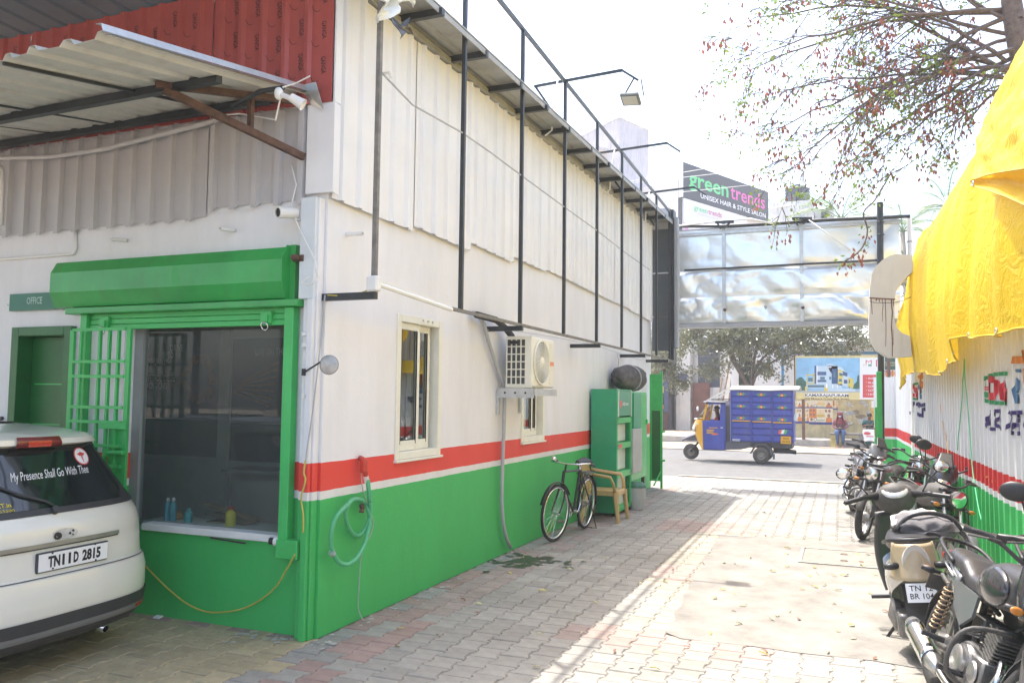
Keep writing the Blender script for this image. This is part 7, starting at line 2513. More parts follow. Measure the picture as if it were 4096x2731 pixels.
Lk.new(tl_.outputs[0], mx_.inputs[2])
Lk.new(mx_.outputs[0], N['Material Output'].inputs[0])
tp = thing('yellow_tarpaulin', 'large crinkled yellow tarpaulin draped high over the fence', 'tarpaulin', (1.6, 9, 2.1))
COLS = [  # hem, low, mid, top of the near face
 [(1.12, 3.0, 2.25), (1.14, 3.0, 3.1), (1.3, 3.0, 4.0), (1.62, 3.0, 4.92)],
 [(1.10, 4.6, 2.22), (1.12, 4.6, 3.1), (1.28, 4.6, 4.0), (1.62, 4.6, 4.93)],
 [(1.10, 6.1, 2.22), (1.08, 6.1, 3.0), (1.25, 6.1, 4.0), (1.61, 6.1, 4.93)],
 [(1.10, 7.1, 2.25), (1.10, 7.1, 3.0), (1.26, 7.1, 4.0), (1.61, 7.1, 4.93)],
 [(1.08, 8.78, 2.34), (1.12, 8.7, 3.0), (1.27, 8.6, 4.0), (1.60, 8.5, 4.92)],
 [(1.11, 9.08, 2.17), (1.10, 9.1, 3.0), (1.25, 9.1, 4.0), (1.60, 9.2, 4.89)],
 [(1.10, 10.0, 2.16), (1.06, 10.0, 3.0), (1.20, 10.0, 4.0), (1.60, 10.0, 4.85)],
 [(1.11, 10.95, 2.06), (1.08, 11, 3.0), (1.22, 11, 4.0), (1.60, 11.2, 4.77)],
 [(1.09, 13.2, 2.17), (1.04, 13.0, 3.0), (1.15, 12.9, 3.9), (1.50, 12.9, 4.62)],
 [(1.08, 15.4, 2.20), (1.00, 14.8, 3.0), (1.10, 14.2, 3.9), (1.36, 13.9, 4.52)],
 [(1.06, 16.2, 2.12), (0.98, 15.6, 2.85), (1.04, 14.9, 3.7), (1.24, 14.4, 4.42)],
 [(1.03, 16.6, 1.98), (0.95, 16.0, 2.80), (1.00, 15.2, 3.5), (1.19, 14.6, 4.36)],
 [(1.15, 16.7, 2.2), (1.1, 16.2, 2.8), (1.12, 15.4, 3.5), (1.3, 14.8, 4.34)],
]
def crv(P, t):
 n = len(P) - 1
 k = min(max(t, 0), 1) * n
 i = min(int(k), n - 1)
 f = k - i
 p0, p1, p2, p3 = (V(P[max(i - 1, 0)]), V(P[i]), V(P[i + 1]), V(P[min(i + 2, n)]))
 return 0.5 * ((2 * p1) + (p2 - p0) * f + (2 * p0 - 5 * p1 + 4 * p2 - p3) * f * f + (3 * p1 - p0 - 3 * p2 + p3) * f ** 3)
def tarpf(u, v):
 if v <= 0.75:
  col_ = [crv(c, v / 0.75) for c in COLS]
  p = crv(col_, u)
  k = 1.0
 else:
  col_ = [crv(c, 1.0) for c in COLS]
  p = crv(col_, u)
  q = (v - 0.75) / 0.25
  p = V((p.x + 2.2 * q, p.y - 0.6 * q * u, p.z + 0.12 * math.sin(q * PI) - 0.9 * q * q))
  k = 0.5
 y = p.y
 fold = 0.12 * mnoise.noise((y * 1.3 + 0.5 * v, v * 0.4, 2.0)) + 0.055 * mnoise.noise((y * 3.4 + 1.2 * v, v * 0.6, 7.0))
 fold += 0.016 * mnoise.noise((y * 8 + 3 * v, v * 2.5, 1.0)) + 0.006 * mnoise.noise((y * 14, v * 14, 5.0))
 fold *= (0.55 + 0.6 * (1 - v))
 return p + V((-fold - 0.02, 0.12 * fold, 0.25 * fold * v + 0.03 * mnoise.noise((y * 2.2, 0, 9)) * max(0, 1 - 6 * v)))
g = MB()
g.grid(tarpf, 190, 90)
g.build('sheet', m_tarp, tp, smooth=True)
MB().tube([tarpf(k / 160, 0.0) + V((-.004, 0, 0)) for k in range(161)], 0.009, 5).build('hem', mat('tarp_hem', (0.65, 0.42, 0.03), 0.5, var=0.1), tp, smooth=True)
for k in (0.2, 0.3, 0.4, 0.5, 0.6, 0.7, 0.82, 0.92):
 MB().torus(tarpf(k, 0.012) + V((-.006, 0, 0)), (1, 0, 0), 0.018, 0.006, 14, 6).build('eyelet', M_chrome, tp, smooth=True)
# upper flap with its eyelet, underside glowing with light
t5 = lambda x, y, xx: px(3600 + x / 1.96, 200 + y / 1.96, x=xx)
up_e = [t5(550, 1030, 0.94), t5(700, 975, 0.96), t5(972, 930, 0.98), t5(1250, 900, 1.0), t5(1600, 880, 1.02)]
lo_e = [t5(556, 1062, 0.93), t5(760, 1122, 0.97), t5(972, 1212, 1.02), t5(1250, 1330, 1.06), t5(1600, 1460, 1.08)]
g = MB()
g.grid(lambda u, v: crv(lo_e, u).lerp(crv(up_e, u), v) + V((0.10 * math.sin(PI * v) * min(1, 3 * u) + 0.02 * mnoise.noise((u * 6, v * 3, 0)), 0, 0)), 40, 14)
fl = g.build('flap', m_tarp, tp, smooth=True)
g = MB()
g.grid(lambda u, v: crv(up_e, u).lerp(crv([c[3] for c in COLS[:7]][::-1], 0.2 + 0.8 * u) + V((-0.05, 0, 0.02)), v) + V((-0.06 * math.sin(PI * v) + 0.04 * mnoise.noise((u * 7 + v * 2, v * 6, 4)) + 0.03 * mnoise.noise((u * 16, v * 15, 8)), 0, 0.0)), 60, 40)
g.build('upper_fold', m_tarp, tp, smooth=True)
MB().tube([crv(up_e, k / 20) for k in range(21)] , 0.007, 6).build('flap_hem', mat('tarp_hem', (0.65, 0.42, 0.03), 0.5, var=0.1), fl, smooth=True)
MB().tube([crv(lo_e, k / 20) for k in range(21)], 0.006, 6).build('flap_hem', mat('tarp_hem', (0.65, 0.42, 0.03)), fl, smooth=True)
MB().torus(t5(572, 1048, 0.925), (1, 0.1, 0), 0.016, 0.006, 18, 6).build('eyelet', M_chrome, fl, smooth=True)
# cords
m_cg = mat('green_cord', (0.10, 0.55, 0.28), 0.6, var=0.1)
m_co = mat('orange_cord', (0.55, 0.33, 0.14), 0.7, var=0.2)
FC = lambda x, y, xx=1.30: px(3550 + x / 2.412, 1350 + y / 2.412, x=xx)
CORDS = [([(740, 205), (735, 330), (725, 420), (722, 560), (710, 680), (695, 850), (683, 960), (676, 1085)], m_cg, 'loose green cord hanging free from the tarpaulin hem'), ([(742, 205), (745, 380), (765, 560), (780, 760), (800, 1000), (812, 1180), (830, 1340), (870, 1600), (905, 1760)], m_cg, 'long green and yellow cord running down from the tarpaulin hem to the ground'), ([(460, 350), (470, 430), (500, 590), (530, 800), (575, 1050), (600, 1250), (640, 1480), (660, 1700), (690, 1880)], m_co, 'orange cord tied from the middle of the tarpaulin to the fence foot'), ([(238, 330), (238, 560), (236, 800), (235, 1050)], m_co, 'straight thin cord hanging below the far end of the tarpaulin'), ([(220, 410), (235, 620), (255, 830), (275, 1010), (290, 1200), (292, 1250)], mat('grey_cord', (0.25, 0.2, 0.18), 0.7, var=0.2), 'dark thin cord slanting down behind the mirror of the plated motorbike')]
for pts, m_, lab in CORDS:
 tag(MB().tube(smooth_path([FC(*q) for q in pts]), 0.006, 5).build('tarpaulin_cord', m_, smooth=True), lab, 'cord')
# ================================================================== WHITE CURVED DUCT WITH RUST STREAKS
m_duct = mat('duct_white', (0.66, 0.64, 0.61), 0.55, var=0.05, scale=3, dirt=(0.48, 0.42, 0.36), dirt_amt=0.3)
m_streak = mat('rust_streak', (0.20, 0.10, 0.07), 0.85, var=0.5, scale=30)
DY = 14.0
dd = lambda x, y: px(3350 + x / 2.412, 850 + y / 2.412, y=DY)
dt = thing('curved_duct', 'white curved sheet metal duct with brown rust streaks beside the tarpaulin', 'duct', (0.7, DY, 2.4))
out_u = [(311, 820), (314, 720), (330, 600), (370, 520), (430, 460), (500, 418), (560, 402), (660, 408), (720, 414)]
in_u = [(740, 560), (690, 600), (640, 655), (600, 700), (570, 745), (558, 790), (553, 835)]
out_l = [(552, 838), (548, 960), (552, 1050), (575, 1110), (620, 1160), (700, 1190), (720, 1385), (600, 1392), (500, 1396), (440, 1370), (370, 1320), (325, 1240), (302, 1170), (305, 1000), (311, 824)]
g = MB()
g.ext([dd(*q) for q in out_u + in_u], (0, 0.34, 0))
g.build('upper_bend', m_duct, dt)
g = MB()
g.ext([dd(*q) for q in out_l], (0, 0.34, 0))
g.build('lower_bend', m_duct, dt)
g = MB()
a, b = dd(308, 824), dd(556, 838)
g.beam(a + V((0, -0.004, 0)), b + V((0, -0.004, 0)), 0.012, 0.02)
g.build('joint_flange', m_streak, dt)
for pl_, w_ in (([(325, 830), (335, 980)], 8), ([(380, 830), (372, 850)], 14), ([(400, 830), (405, 860)], 10), ([(430, 835), (440, 900), (432, 960), (434, 1050)], 7), ([(460, 840), (465, 980), (468, 1120), (465, 1290)], 7), ([(520, 835), (522, 900), (530, 960), (520, 1100), (530, 1250), (528, 1390)], 13), ([(538, 840), (540, 900)], 8), ([(535, 1130), (540, 1275)], 5)):
 g = MB()
 for i in range(len(pl_) - 1):
  (x0, y0), (x1, y1) = pl_[i], pl_[i + 1]
  h = w_ / 2 * (1 - 0.25 * i / len(pl_))
  g.poly([dd(x0 - h, y0) + V((0, -0.003, 0)), dd(x0 + h, y0) + V((0, -0.003, 0)), dd(x1 + h * .8, y1 + 2) + V((0, -0.003, 0)), dd(x1 - h * .8, y1 + 2) + V((0, -0.003, 0))])
 g.build('rust_streak', m_streak, dt)
tag(MB().tube(smooth_path([px(3478, 1203, y=13.9), px(3500, 1210, y=13.9), px(3590, 1208, y=13.9), px(3660, 1180, y=13.95)]), 0.005, 5).build('tie_wire', M_rust, smooth=True), 'thin wire tied round the white curved duct', 'wire')
# ================================================================== LARGE BARE-ISH TREE OVERHEAD
m_bark = mat('tree_bark', (0.13, 0.10, 0.09), 0.9, var=0.35, scale=12, bump=0.4)
m_lgr = leafmat('fresh_leaf', (0.18, 0.25, 0.045), 0.45)
m_lbr = leafmat('dead_leaf', (0.27, 0.09, 0.055), 0.35)
bt = thing('overhanging_tree', 'sparse brown tree with thin drooping branches overhanging the alley', 'tree', (3.6, 14.6, 0))
r2 = random.Random(21)
g = MB()
trk = smooth_path([V((3.7, 14.8, -0.05)), V((3.5, 14.6, 2.5)), V((3.1, 14.2, 5.0)), V((2.62, 14.0, 6.9)), V((2.45, 13.9, 8.0)), V((2.3, 13.8, 9.6))], 5)
g.tube(trk, [0.26 - 0.16 * i / (len(trk) - 1) for i in range(len(trk))], 12)
g.tube(smooth_path([V((2.62, 14.0, 6.75)), V((3.0, 13.9, 6.6)), V((3.6, 13.6, 6.8)), V((4.6, 13.3, 7.4))], 4), [0.13, 0.12, 0.11, 0.1, 0.1, 0.09, 0.09, 0.08, 0.08, 0.07, 0.06, 0.06, 0.05], 9)
g.build('trunk', m_bark, bt, smooth=True)
LEAVES = [MB(), MB()]
def leaf(mb, p, d, s):
 d = d.normalized()
 n = V((r2.uniform(-1, 1), r2.uniform(-1, 1), r2.uniform(-1, 1)))
 sd = d.cross(n)
 if sd.length < 1e-3:
  return
 sd.normalize()
 nn = sd.cross(d)
 mb.add([p, p + d * s * 0.5 + sd * s * 0.26, p + d * s + nn * s * 0.12, p + d * s * 0.5 - sd * s * 0.26], [(0, 1, 2, 3)])
TW = MB()
BR = MB()
def spray(p, d, n, kind):
 for k in range(n):
  q = p + V((r2.uniform(-1, 1), r2.uniform(-1, 1), r2.uniform(-1, 1))) * 0.09
  if kind == 1:
   leaf(LEAVES[1], q, V((r2.uniform(-.5, .5), r2.uniform(-.5, .5), -1)), r2.uniform(0.06, 0.105))
  else:
   leaf(LEAVES[0], q, d + V((r2.uniform(-1, 1), r2.uniform(-1, 1), r2.uniform(-1, .6))), r2.uniform(0.045, 0.085))
def branch(p0, d, ln, r, lev):
 n = 5 if lev < 2 else 4
 pts = [p0]
 p = p0.copy()
 dd_ = d.normalized()
 for i in range(n):
  dd_ = (dd_ + V((r2.uniform(-1, 1), r2.uniform(-1, 1), r2.uniform(-1, 1))) * (0.22 if lev < 2 else 0.3) + V((-0.03, 0, -0.05 if lev < 2 else -0.16))).normalized()
  p = p + dd_ * (ln / n)
  pts.append(p.copy())
 (BR if lev < 2 else TW).tube(pts, [max(0.0035, r * (1 - 0.75 * i / n)) for i in range(n + 1)], 5 if lev < 2 else 3, caps=False)
 return pts
def limb(p0, tgt, r, nsub, sag=0.25, kindp=0.5):
 p0, tgt = V(p0), V(tgt)
 mid = p0.lerp(tgt, 0.5) + V((0, 0, sag))
 pts = smooth_path([p0, p0.lerp(mid, 0.55) + V((0, 0, 0.05)), mid, tgt.lerp(mid, 0.4) + V((0, 0, 0.07)), tgt], 3)
 pts = [q + V((r2.uniform(-1, 1), r2.uniform(-1, 1), r2.uniform(-1, 1))) * 0.035 for q in pts]
 n = len(pts)
 BR.tube(pts, [max(0.007, r * (1 - 0.86 * i / (n - 1))) for i in range(n)], 6, caps=False)
 L_ = (tgt - p0).length
 nsub = int(nsub * .72)
 for k in range(nsub):
  t = 0.12 + 0.86 * (k + r2.random()) / nsub
  i = min(int(t * (n - 1)), n - 2)
  base = pts[i].lerp(pts[i + 1], t * (n - 1) - i)
  d = (pts[i + 1] - pts[i]).normalized()
  side = d.cross(V((r2.uniform(-.4, .4), 1 if r2.random() < .5 else -1, r2.uniform(-.6, .6)))).normalized()
  dirv = d * r2.uniform(0.55, 1.0) + side * r2.uniform(0.25, 0.75) + V((-0.15, r2.uniform(-.4, .4), -0.08))
  sp = branch(base, dirv, r2.uniform(0.45, 1.15) * (1.15 - 0.45 * t) * L_ / 3.2, 0.016 * (1.3 - t), 1)
  for j in range(6):
   b2 = sp[r2.randrange(1, len(sp))]
   d2 = (sp[-1] - sp[0]).normalized() + V((r2.uniform(-1, 1), r2.uniform(-1, 1), r2.uniform(-1, .7))) * 0.8
   tw = branch(b2, d2, r2.uniform(0.22, 0.55), 0.008, 2)
   if r2.random() < 0.7:
    spray(tw[-1], tw[-1] - tw[0], r2.randrange(5, 12), 1 if r2.random() < kindp else 0)
   if r2.random() < 0.6:
    spray(tw[2], tw[-1] - tw[0], r2.randrange(1, 5), 1 if r2.random() < kindp else 0)
J = V((2.55, 13.95, 7.1))
TG = [((2980, 90), 13.5, .045, 16, .35), ((3010, 240), 12.6, .05, 16, .25), ((2960, 305), 14.6, .05, 16, .3), ((3110, 370), 13.6, .045, 14, .15), ((3060, 520), 12.8, .055, 18, .3), ((3070, 545), 14.5, .05, 18, .2), ((3140, 700), 13.5, .055, 18, .25), ((3240, 640), 12.5, .045, 14, .15), ((3350, 700), 14.2, .05, 14, .2), ((3500, 660), 13.4, .04, 12, .1), ((3700, 620), 14.0, .04, 12, .1), ((3760, 560), 12.9, .035, 10, .05), ((3450, 430), 13.0, .045, 16, .2), ((3550, 250), 14.4, .045, 16, .15), ((3300, 130), 14.0, .045, 16, .2), ((3200, -40), 13.2, .045, 14, .3), ((3450, -120), 13.8, .045, 14, .3), ((3700, -150), 14.3, .04, 12, .2), ((3850, 420), 13.6, .035, 10, .05), ((3050, -80), 13.8, .045, 14, .3)]
for (q, yy, r_, ns, sg) in TG[:4] + TG[5:11] + TG[12:14] + TG[15:]:
 off = V((r2.uniform(-.12, .1), r2.uniform(-.15, .15), r2.uniform(-.5, .6)))
 limb(J + off, px(q[0], q[1], y=yy), r_ * .75, ns, sg, 0.36)
# a long hanging twig dropping in front of the silver billboard
hp = smooth_path([px(3560, 700, y=13.4), px(3500, 800, y=13.4), px(3455, 850, y=13.4), px(3470, 920, y=13.4), px(3455, 980, y=13.4), px(3420, 1020, y=13.4), px(3370, 1050, y=13.4)], 4)
TW.tube(hp, 0.011, 4)
for k in (12, 16, 19, 22, 24):
 spray(hp[min(k, len(hp) - 1)], V((-1, 0, -.6)), 8, 1 if k % 2 else 0)
 spray(hp[min(k, len(hp) - 1)] + V((0, 0, -.1)), V((-.3, 0, -1)), 6, 1)
for (q, n_) in (((3790, 590), 26), ((3750, 640), 26), ((3800, 680), 20), ((3560, 600), 14), ((3280, 790), 16), ((3210, 780), 12), ((3480, 760), 14), ((3640, 420), 10), ((3130, 490), 12), ((3440, 290), 10)):
 c = px(q[0], q[1], y=13.4)
 for k in range(n_):
  leaf(LEAVES[0], c + V((r2.gauss(0, .16), r2.gauss(0, .2), r2.gauss(0, .13))), V((r2.uniform(-1, 1), r2.uniform(-1, 1), r2.uniform(-1, .5))), r2.uniform(0.05, 0.09))
 TW.tube([c + V((0.35, 0, 0.3)), c + V((.1, 0, .1)), c + V((-.1, 0, -.1))], 0.006, 3, caps=False)
BR.build('branch', m_bark, bt, smooth=True)
stuff(TW.build('twigs', m_bark, bt))
stuff(LEAVES[0].build('green_leaves', m_lgr, bt))
stuff(LEAVES[1].build('dead_leaves', m_lbr, bt))
# ================================================================== ACROSS THE ROAD
fp = MB()
fp.box(-60, 60, 32.42, 34.2, -0.05, 0.27)
struct(fp.build('footpath', m_kerb, bevel=0.03))
g = MB()
g.box(-60, -5.2, 33.6, 60, -0.05, 0.02)
struct(g.build('shop_forecourt', m_sand))
m_yw = mat('yellow_washed_wall', (0.50, 0.42, 0.24), 0.85, var=0.25, scale=3, bump=0.3, dirt=(0.30, 0.25, 0.18), dirt_amt=0.7)
wl_ = thing('poster_wall', 'faded yellow boundary wall pasted with torn posters behind the bus stop bench', 'wall', (1.5, 34.1, 0.27))
MB().box(-4.0, 12, 34.05, 34.3, 0.2, 2.25).build('wall_body', m_yw, wl_, bevel=0.02)
m_pp = mat('poster_paper', (0.70, 0.63, 0.50), 0.7, var=0.12, scale=10)
m_po = mat('poster_orange_print', (0.62, 0.22, 0.06), 0.7, var=0.3, scale=25)
m_pn = mat('poster_navy_print', (0.04, 0.06, 0.22), 0.7, var=0.1)
m_pg = mat('poster_green_print', (0.07, 0.28, 0.10), 0.7, var=0.1)
m_pskin = mat('poster_face_print', (0.30, 0.16, 0.10), 0.7, var=0.3, scale=30)
m_pyel = mat('poster_yellow_print', (0.65, 0.45, 0.10), 0.7, var=0.2)
k = lambda x, y, yy=34.04: px(3150 + x / 3.484, 1400 + y / 3.484, y=yy)
PY = 34.04
for (x0, y0, x1, y1) in ((0, 705, 204, 806), (206, 705, 298, 806), (303, 705, 630, 806), (0, 812, 204, 1018), (206, 812, 298, 1018), (303, 812, 630, 1032), (634, 700, 700, 828)):
 a, b = k(x0, y1), k(x1, y0)
 p = MB().box(a.x, b.x, PY - 0.004, PY + 0.008, a.z, b.z).build('poster', m_pp, wl_)
 w_, h_ = b.x - a.x, b.z - a.z
 R_ = lambda u0, v0, u1, v1, o_=0.001: [(a.x + w_ * u0, PY - 0.0045 - o_, a.z + h_ * v0), (a.x + w_ * u1, PY - 0.0045 - o_, a.z + h_ * v0), (a.x + w_ * u1, PY - 0.0045 - o_, a.z + h_ * v1), (a.x + w_ * u0, PY - 0.0045 - o_, a.z + h_ * v1)]
 def oval(u, v, ru, rv, o_=0.002):
  return [(a.x + w_ * (u + ru * math.cos(2 * PI * q / 14)), PY - 0.0045 - o_, a.z + h_ * (v + rv * math.sin(2 * PI * q / 14))) for q in range(14)]
 MB().poly(R_(0.0, 0.0, 1, 0.15)).build('navy_strip', m_pn, p)
 g = MB()
 g.poly(R_(0.33, 0.45, 0.66, 0.62))
 for q in range(4):
  g.poly(R_(0.36, 0.66 + .07 * q, 0.66, 0.69 + .07 * q))
 g.build('yellow_print', m_pyel, p)
 MB().poly(R_(0.34, 0.24, 0.66, 0.28)).build('green_line', m_pg, p)
 g = MB()
 if h_ > 0.35:
  g.poly(R_(0.0, 0.4, 0.32, 0.98))
 g.poly([(a.x + w_ * u, PY - 0.006, a.z + h_ * v) for u, v in ((0.70, 0.15), (0.97, 0.15), (0.96, 0.38), (0.88, 0.45), (0.78, 0.45), (0.71, 0.38))])
 g.build('orange_print', m_po, p)
 g = MB()
 g.poly(oval(0.83, 0.55, 0.06, 0.11 if h_ > .35 else 0.18))
 g.poly(oval(0.10, 0.30, 0.06, 0.10))
 if h_ > 0.35:
  g.poly(oval(0.86, 0.84, 0.055, 0.10))
  g.poly(oval(0.72, 0.84, 0.05, 0.09))
  for u, v in ((.07, .86), (.2, .86), (.07, .6), (.2, .6)):
   g.poly(oval(u, v, 0.05, 0.09))
 g.build('face_print', m_pskin, p)
 g = MB()
 n_ = 18
 ro, ri = 0.075, 0.058
 asp = w_ / h_
 for q in range(n_):
  t0, t1 = 2 * PI * q / n_, 2 * PI * (q + 1) / n_
  g.poly([(a.x + w_ * (0.26 + r_ * math.cos(t_)), PY - 0.0065, a.z + h_ * (0.30 + r_ * asp * math.sin(t_))) for r_, t_ in ((ro, t0), (ro, t1), (ri, t1), (ri, t0))])
 g.build('ring_emblem', m_pn, p)
# torn remains of older paper
m_torn = mat('torn_paper', (0.48, 0.46, 0.42), 0.85, var=0.5, scale=12)
for i in range(16):
 cx_, cy_ = 720 + r2.random() * 420, 720 + r2.random() * 330
 c = k(cx_, cy_)
 n = 9
 sx_, sz_ = r2.uniform(.10, .28), r2.uniform(.06, .16)
 MB().poly([(c.x + sx_ * r2.uniform(.5, 1) * math.cos(2 * PI * q / n), PY + 0.004 - 0.0008 * i - 0.004, c.z + sz_ * r2.uniform(.5, 1) * math.sin(2 * PI * q / n)) for q in range(n)]).build('torn_paper', (m_torn, mat('brown_paper', (0.26, 0.20, 0.14), 0.9, var=0.3), mat('grey_paper', (0.38, 0.40, 0.42), 0.9, var=0.4, scale=16))[i % 3], wl_)
a, b = k(1168, 800), k(1248, 708)
MB().box(a.x, b.x, PY - 0.006, PY + 0.006, a.z, b.z).build('white_notice', M_whiteink, wl_)
a, b = k(1160, 1010), k(1275, 815)
p = MB().box(a.x, b.x, PY - 0.006, PY + 0.006, a.z, b.z).build('yellow_notice', m_pyel, wl_)
g = MB()
g.text('JAN 2021', (a.x + 0.02, PY - 0.007, b.z - 0.16), (1, 0, 0), (0, 0, 1), 0.09, 0.001, 'L', 0.01, width=(b.x - a.x) * .8)
for q in range(4):
 g.box(a.x + 0.03, b.x - 0.05, PY - 0.008, PY - 0.0062, a.z + 0.05 + .07 * q, a.z + 0.075 + .07 * q)
g.build('lettering', m_po, p)
# ---------------- hoarding above the bench
HY = 32.4
kk = lambda x, y: px(3150 + x / 3.484, 1400 + y / 3.484, y=HY - 0.1)
hb_ = thing('bus_stop_hoarding', 'printed hoarding reading KAMARAJAPURAM over the bus stop bench', 'billboard', (0.4, HY, 0))
m_hy = mat('hoarding_yellow', (0.60, 0.50, 0.22), 0.6, var=0.06)
m_hs = mat('hoarding_sky', (0.22, 0.42, 0.58), 0.5, var=0.25, scale=1.5)
m_hw = mat('hoarding_white', (0.72, 0.72, 0.70), 0.5, var=0.02)
m_hr = mat('hoarding_red', (0.55, 0.07, 0.07), 0.5, var=0.04)
tl, br = kk(97, 84), kk(1300, 693)
MB().box(tl.x, br.x, HY - 0.09, HY + 0.03, br.z, tl.z).build('board', m_hy, hb_)
MB().box(tl.x - 0.02, tl.x + 0.02, HY - 0.13, HY + 0.05, br.z - 0.02, tl.z + 0.02).build('frame_edge', M_rust, hb_)
def HP(x, y, o_=0.002):
 p = kk(x, y)
 return (p.x, HY - 0.09 - o_, p.z)
def hpoly(name, m_, polys, o_=0.002, par=hb_):
 g = MB()
 for q in polys:
  g.poly([HP(x, y, o_) for x, y in q])
 return g.build(name, m_, par)
rect = lambda x0, y0, x1, y1: [(x0, y1), (x1, y1), (x1, y0), (x0, y0)]
pic = hpoly('picture', m_hs, [rect(120, 108, 1006, 578)], 0.002)
hpoly('white_panel', m_hw, [rect(1008, 105, 1300, 685)], 0.003)
hpoly('picture_ground', mat('print_grey', (0.35, 0.38, 0.38), 0.5, var=0.1), [rect(120, 560, 1006, 590)], 0.003, pic)
hpoly('picture_trees', mat('print_dark_green', (0.03, 0.10, 0.07), 0.5, var=0.5, scale=14), [[(120, 562), (120, 420), (160, 380), (200, 375), (235, 420), (262, 440), (262, 562)], [(900, 545), (930, 470), (965, 440), (975, 360), (1000, 340), (1006, 540)]], 0.004, pic)
hpoly('picture_walls', mat('print_pale_blue', (0.45, 0.56, 0.62), 0.5, var=0.05), [rect(410, 220, 700, 470), rect(262, 470, 760, 530), [(540, 200), (600, 190), (760, 240), (900, 420), (900, 530), (700, 480)], [(560, 530), (945, 540), (945, 574), (560, 574)]], 0.005, pic)
hpoly('picture_dark_bays', mat('print_navy', (0.04, 0.09, 0.20), 0.5, var=0.1), [rect(410, 300, 540, 350), rect(410, 415, 540, 445), rect(615, 260, 690, 470), rect(375, 215, 412, 470), [(770, 290), (835, 320), (835, 370), (770, 350)], [(785, 410), (835, 415), (835, 465), (785, 465)]], 0.006, pic)
stuff(hpoly('picture_yellow_frames', mat('print_yellow', (0.60, 0.48, 0.08), 0.5, var=0.05), [rect(258, 350, 272, 470), rect(258, 460, 380, 474), rect(360, 320, 378, 470), rect(258, 340, 378, 354), [(705, 265), (770, 290), (770, 470), (705, 475)], [(840, 380), (918, 400), (918, 525), (840, 525)], rect(512, 510, 560, 575), rect(244, 505, 272, 575)], 0.007, pic))
stuff(hpoly('picture_windows', mat('print_window', (0.08, 0.16, 0.20), 0.4, var=0.2), [rect(285, 385, 352, 440), rect(455, 370, 520, 412), rect(580, 370, 610, 410), [(722, 305), (768, 318), (768, 360), (722, 355)], rect(715, 400, 760, 440), rect(640, 300, 668, 380), rect(855, 410, 872, 460), rect(855, 505, 872, 525), rect(280, 485, 512, 520)], 0.008, pic))
hpoly('picture_sills', M_whiteink, [rect(560, 230, 612, 244), rect(285, 440, 352, 446), [(715, 300), (772, 315), (772, 322), (715, 308)], rect(535, 470, 556, 530), rect(625, 478, 634, 530), rect(690, 478, 700, 530), rect(404, 215, 416, 470)], 0.009, pic)
rb = hpoly('red_panel', m_hr, [rect(1048, 342, 1300, 662)], 0.004)
def htext(name, lines, m_, par, o_, bold=0.01):
 g = MB()
 for st, x, y, hpx, wpx in lines:
  p = kk(x, y)
  e = kk(x + wpx, y)
  tz = kk(x, y - hpx)
  sz = (tz.z - p.z) / 0.70
  g.text(st, (p.x, HY - 0.09, p.z), (1, 0, 0), (0, 0, 1), sz, o_, 'L', bold, width=e.x - p.x)
 return g.build(name, m_, par)
htext('lettering', [('Architect Plan', 1122, 405, 26, 236), ('As per Vaasthu', 1122, 462, 26, 244), ('CCP     Lift', 1122, 516, 26, 196), ('CCTV Camera', 1122, 572, 26, 226), ('2 & 3BHK + BCP', 1122, 626, 26, 262)], M_whiteink, rb, 0.006)
hpoly('bullet_mark', mat('print_gold', (0.6, 0.35, 0.15), 0.5, var=0), [rect(1092, 385 + 55 * q, 1106, 399 + 55 * q) for q in range(5)], 0.006, rb)
nm = hpoly('name_strip', m_hw, [rect(243, 603, 855, 648)], 0.003)
htext('lettering', [('KAMARAJAPURAM', 246, 644, 36, 606)], M_ink, nm, 0.004, 0.025)
htext('subtitle_lettering', [('(50 Meters From Bus Stop)', 240, 683, 22, 620)], mat('print_brownblack', (0.07, 0.05, 0.03), 0.6, var=0), hb_, 0.004, 0.012)
htext('logo_letter', [('M', 1090, 190, 52, 84)], m_hr, hb_, 0.005, 0.0)
htext('logo_letter', [('M', 1128, 228, 36, 44)], mat('print_green', (0.02, 0.30, 0.14), 0.5, var=0), hb_, 0.006, 0.01)
htext('logo_letter', [('M', 1060, 226, 36, 40)], mat('print_gold', (0.6, 0.35, 0.15)), hb_, 0.006, 0.0)
rl = hpoly('red_logo', m_hr, [rect(1232, 135, 1330, 228)], 0.005)
htext('lettering', [('M', 1250, 222, 80, 70)], M_whiteink, rl, 0.007, 0.02)
htext('lettering', [('BUILDERS', 1260, 304, 22, 150)], mat('print_purple', (0.13, 0.08, 0.25), 0.5, var=0), hb_, 0.005, 0.01)
for x in (-1.34, 1.6):
 MB().box(x - 0.055, x + 0.055, HY + 0.035, HY + 0.12, -0.02, 3.3).build('pole', mat('brown_steel', (0.14, 0.07, 0.05), 0.6, var=0.3), hb_)
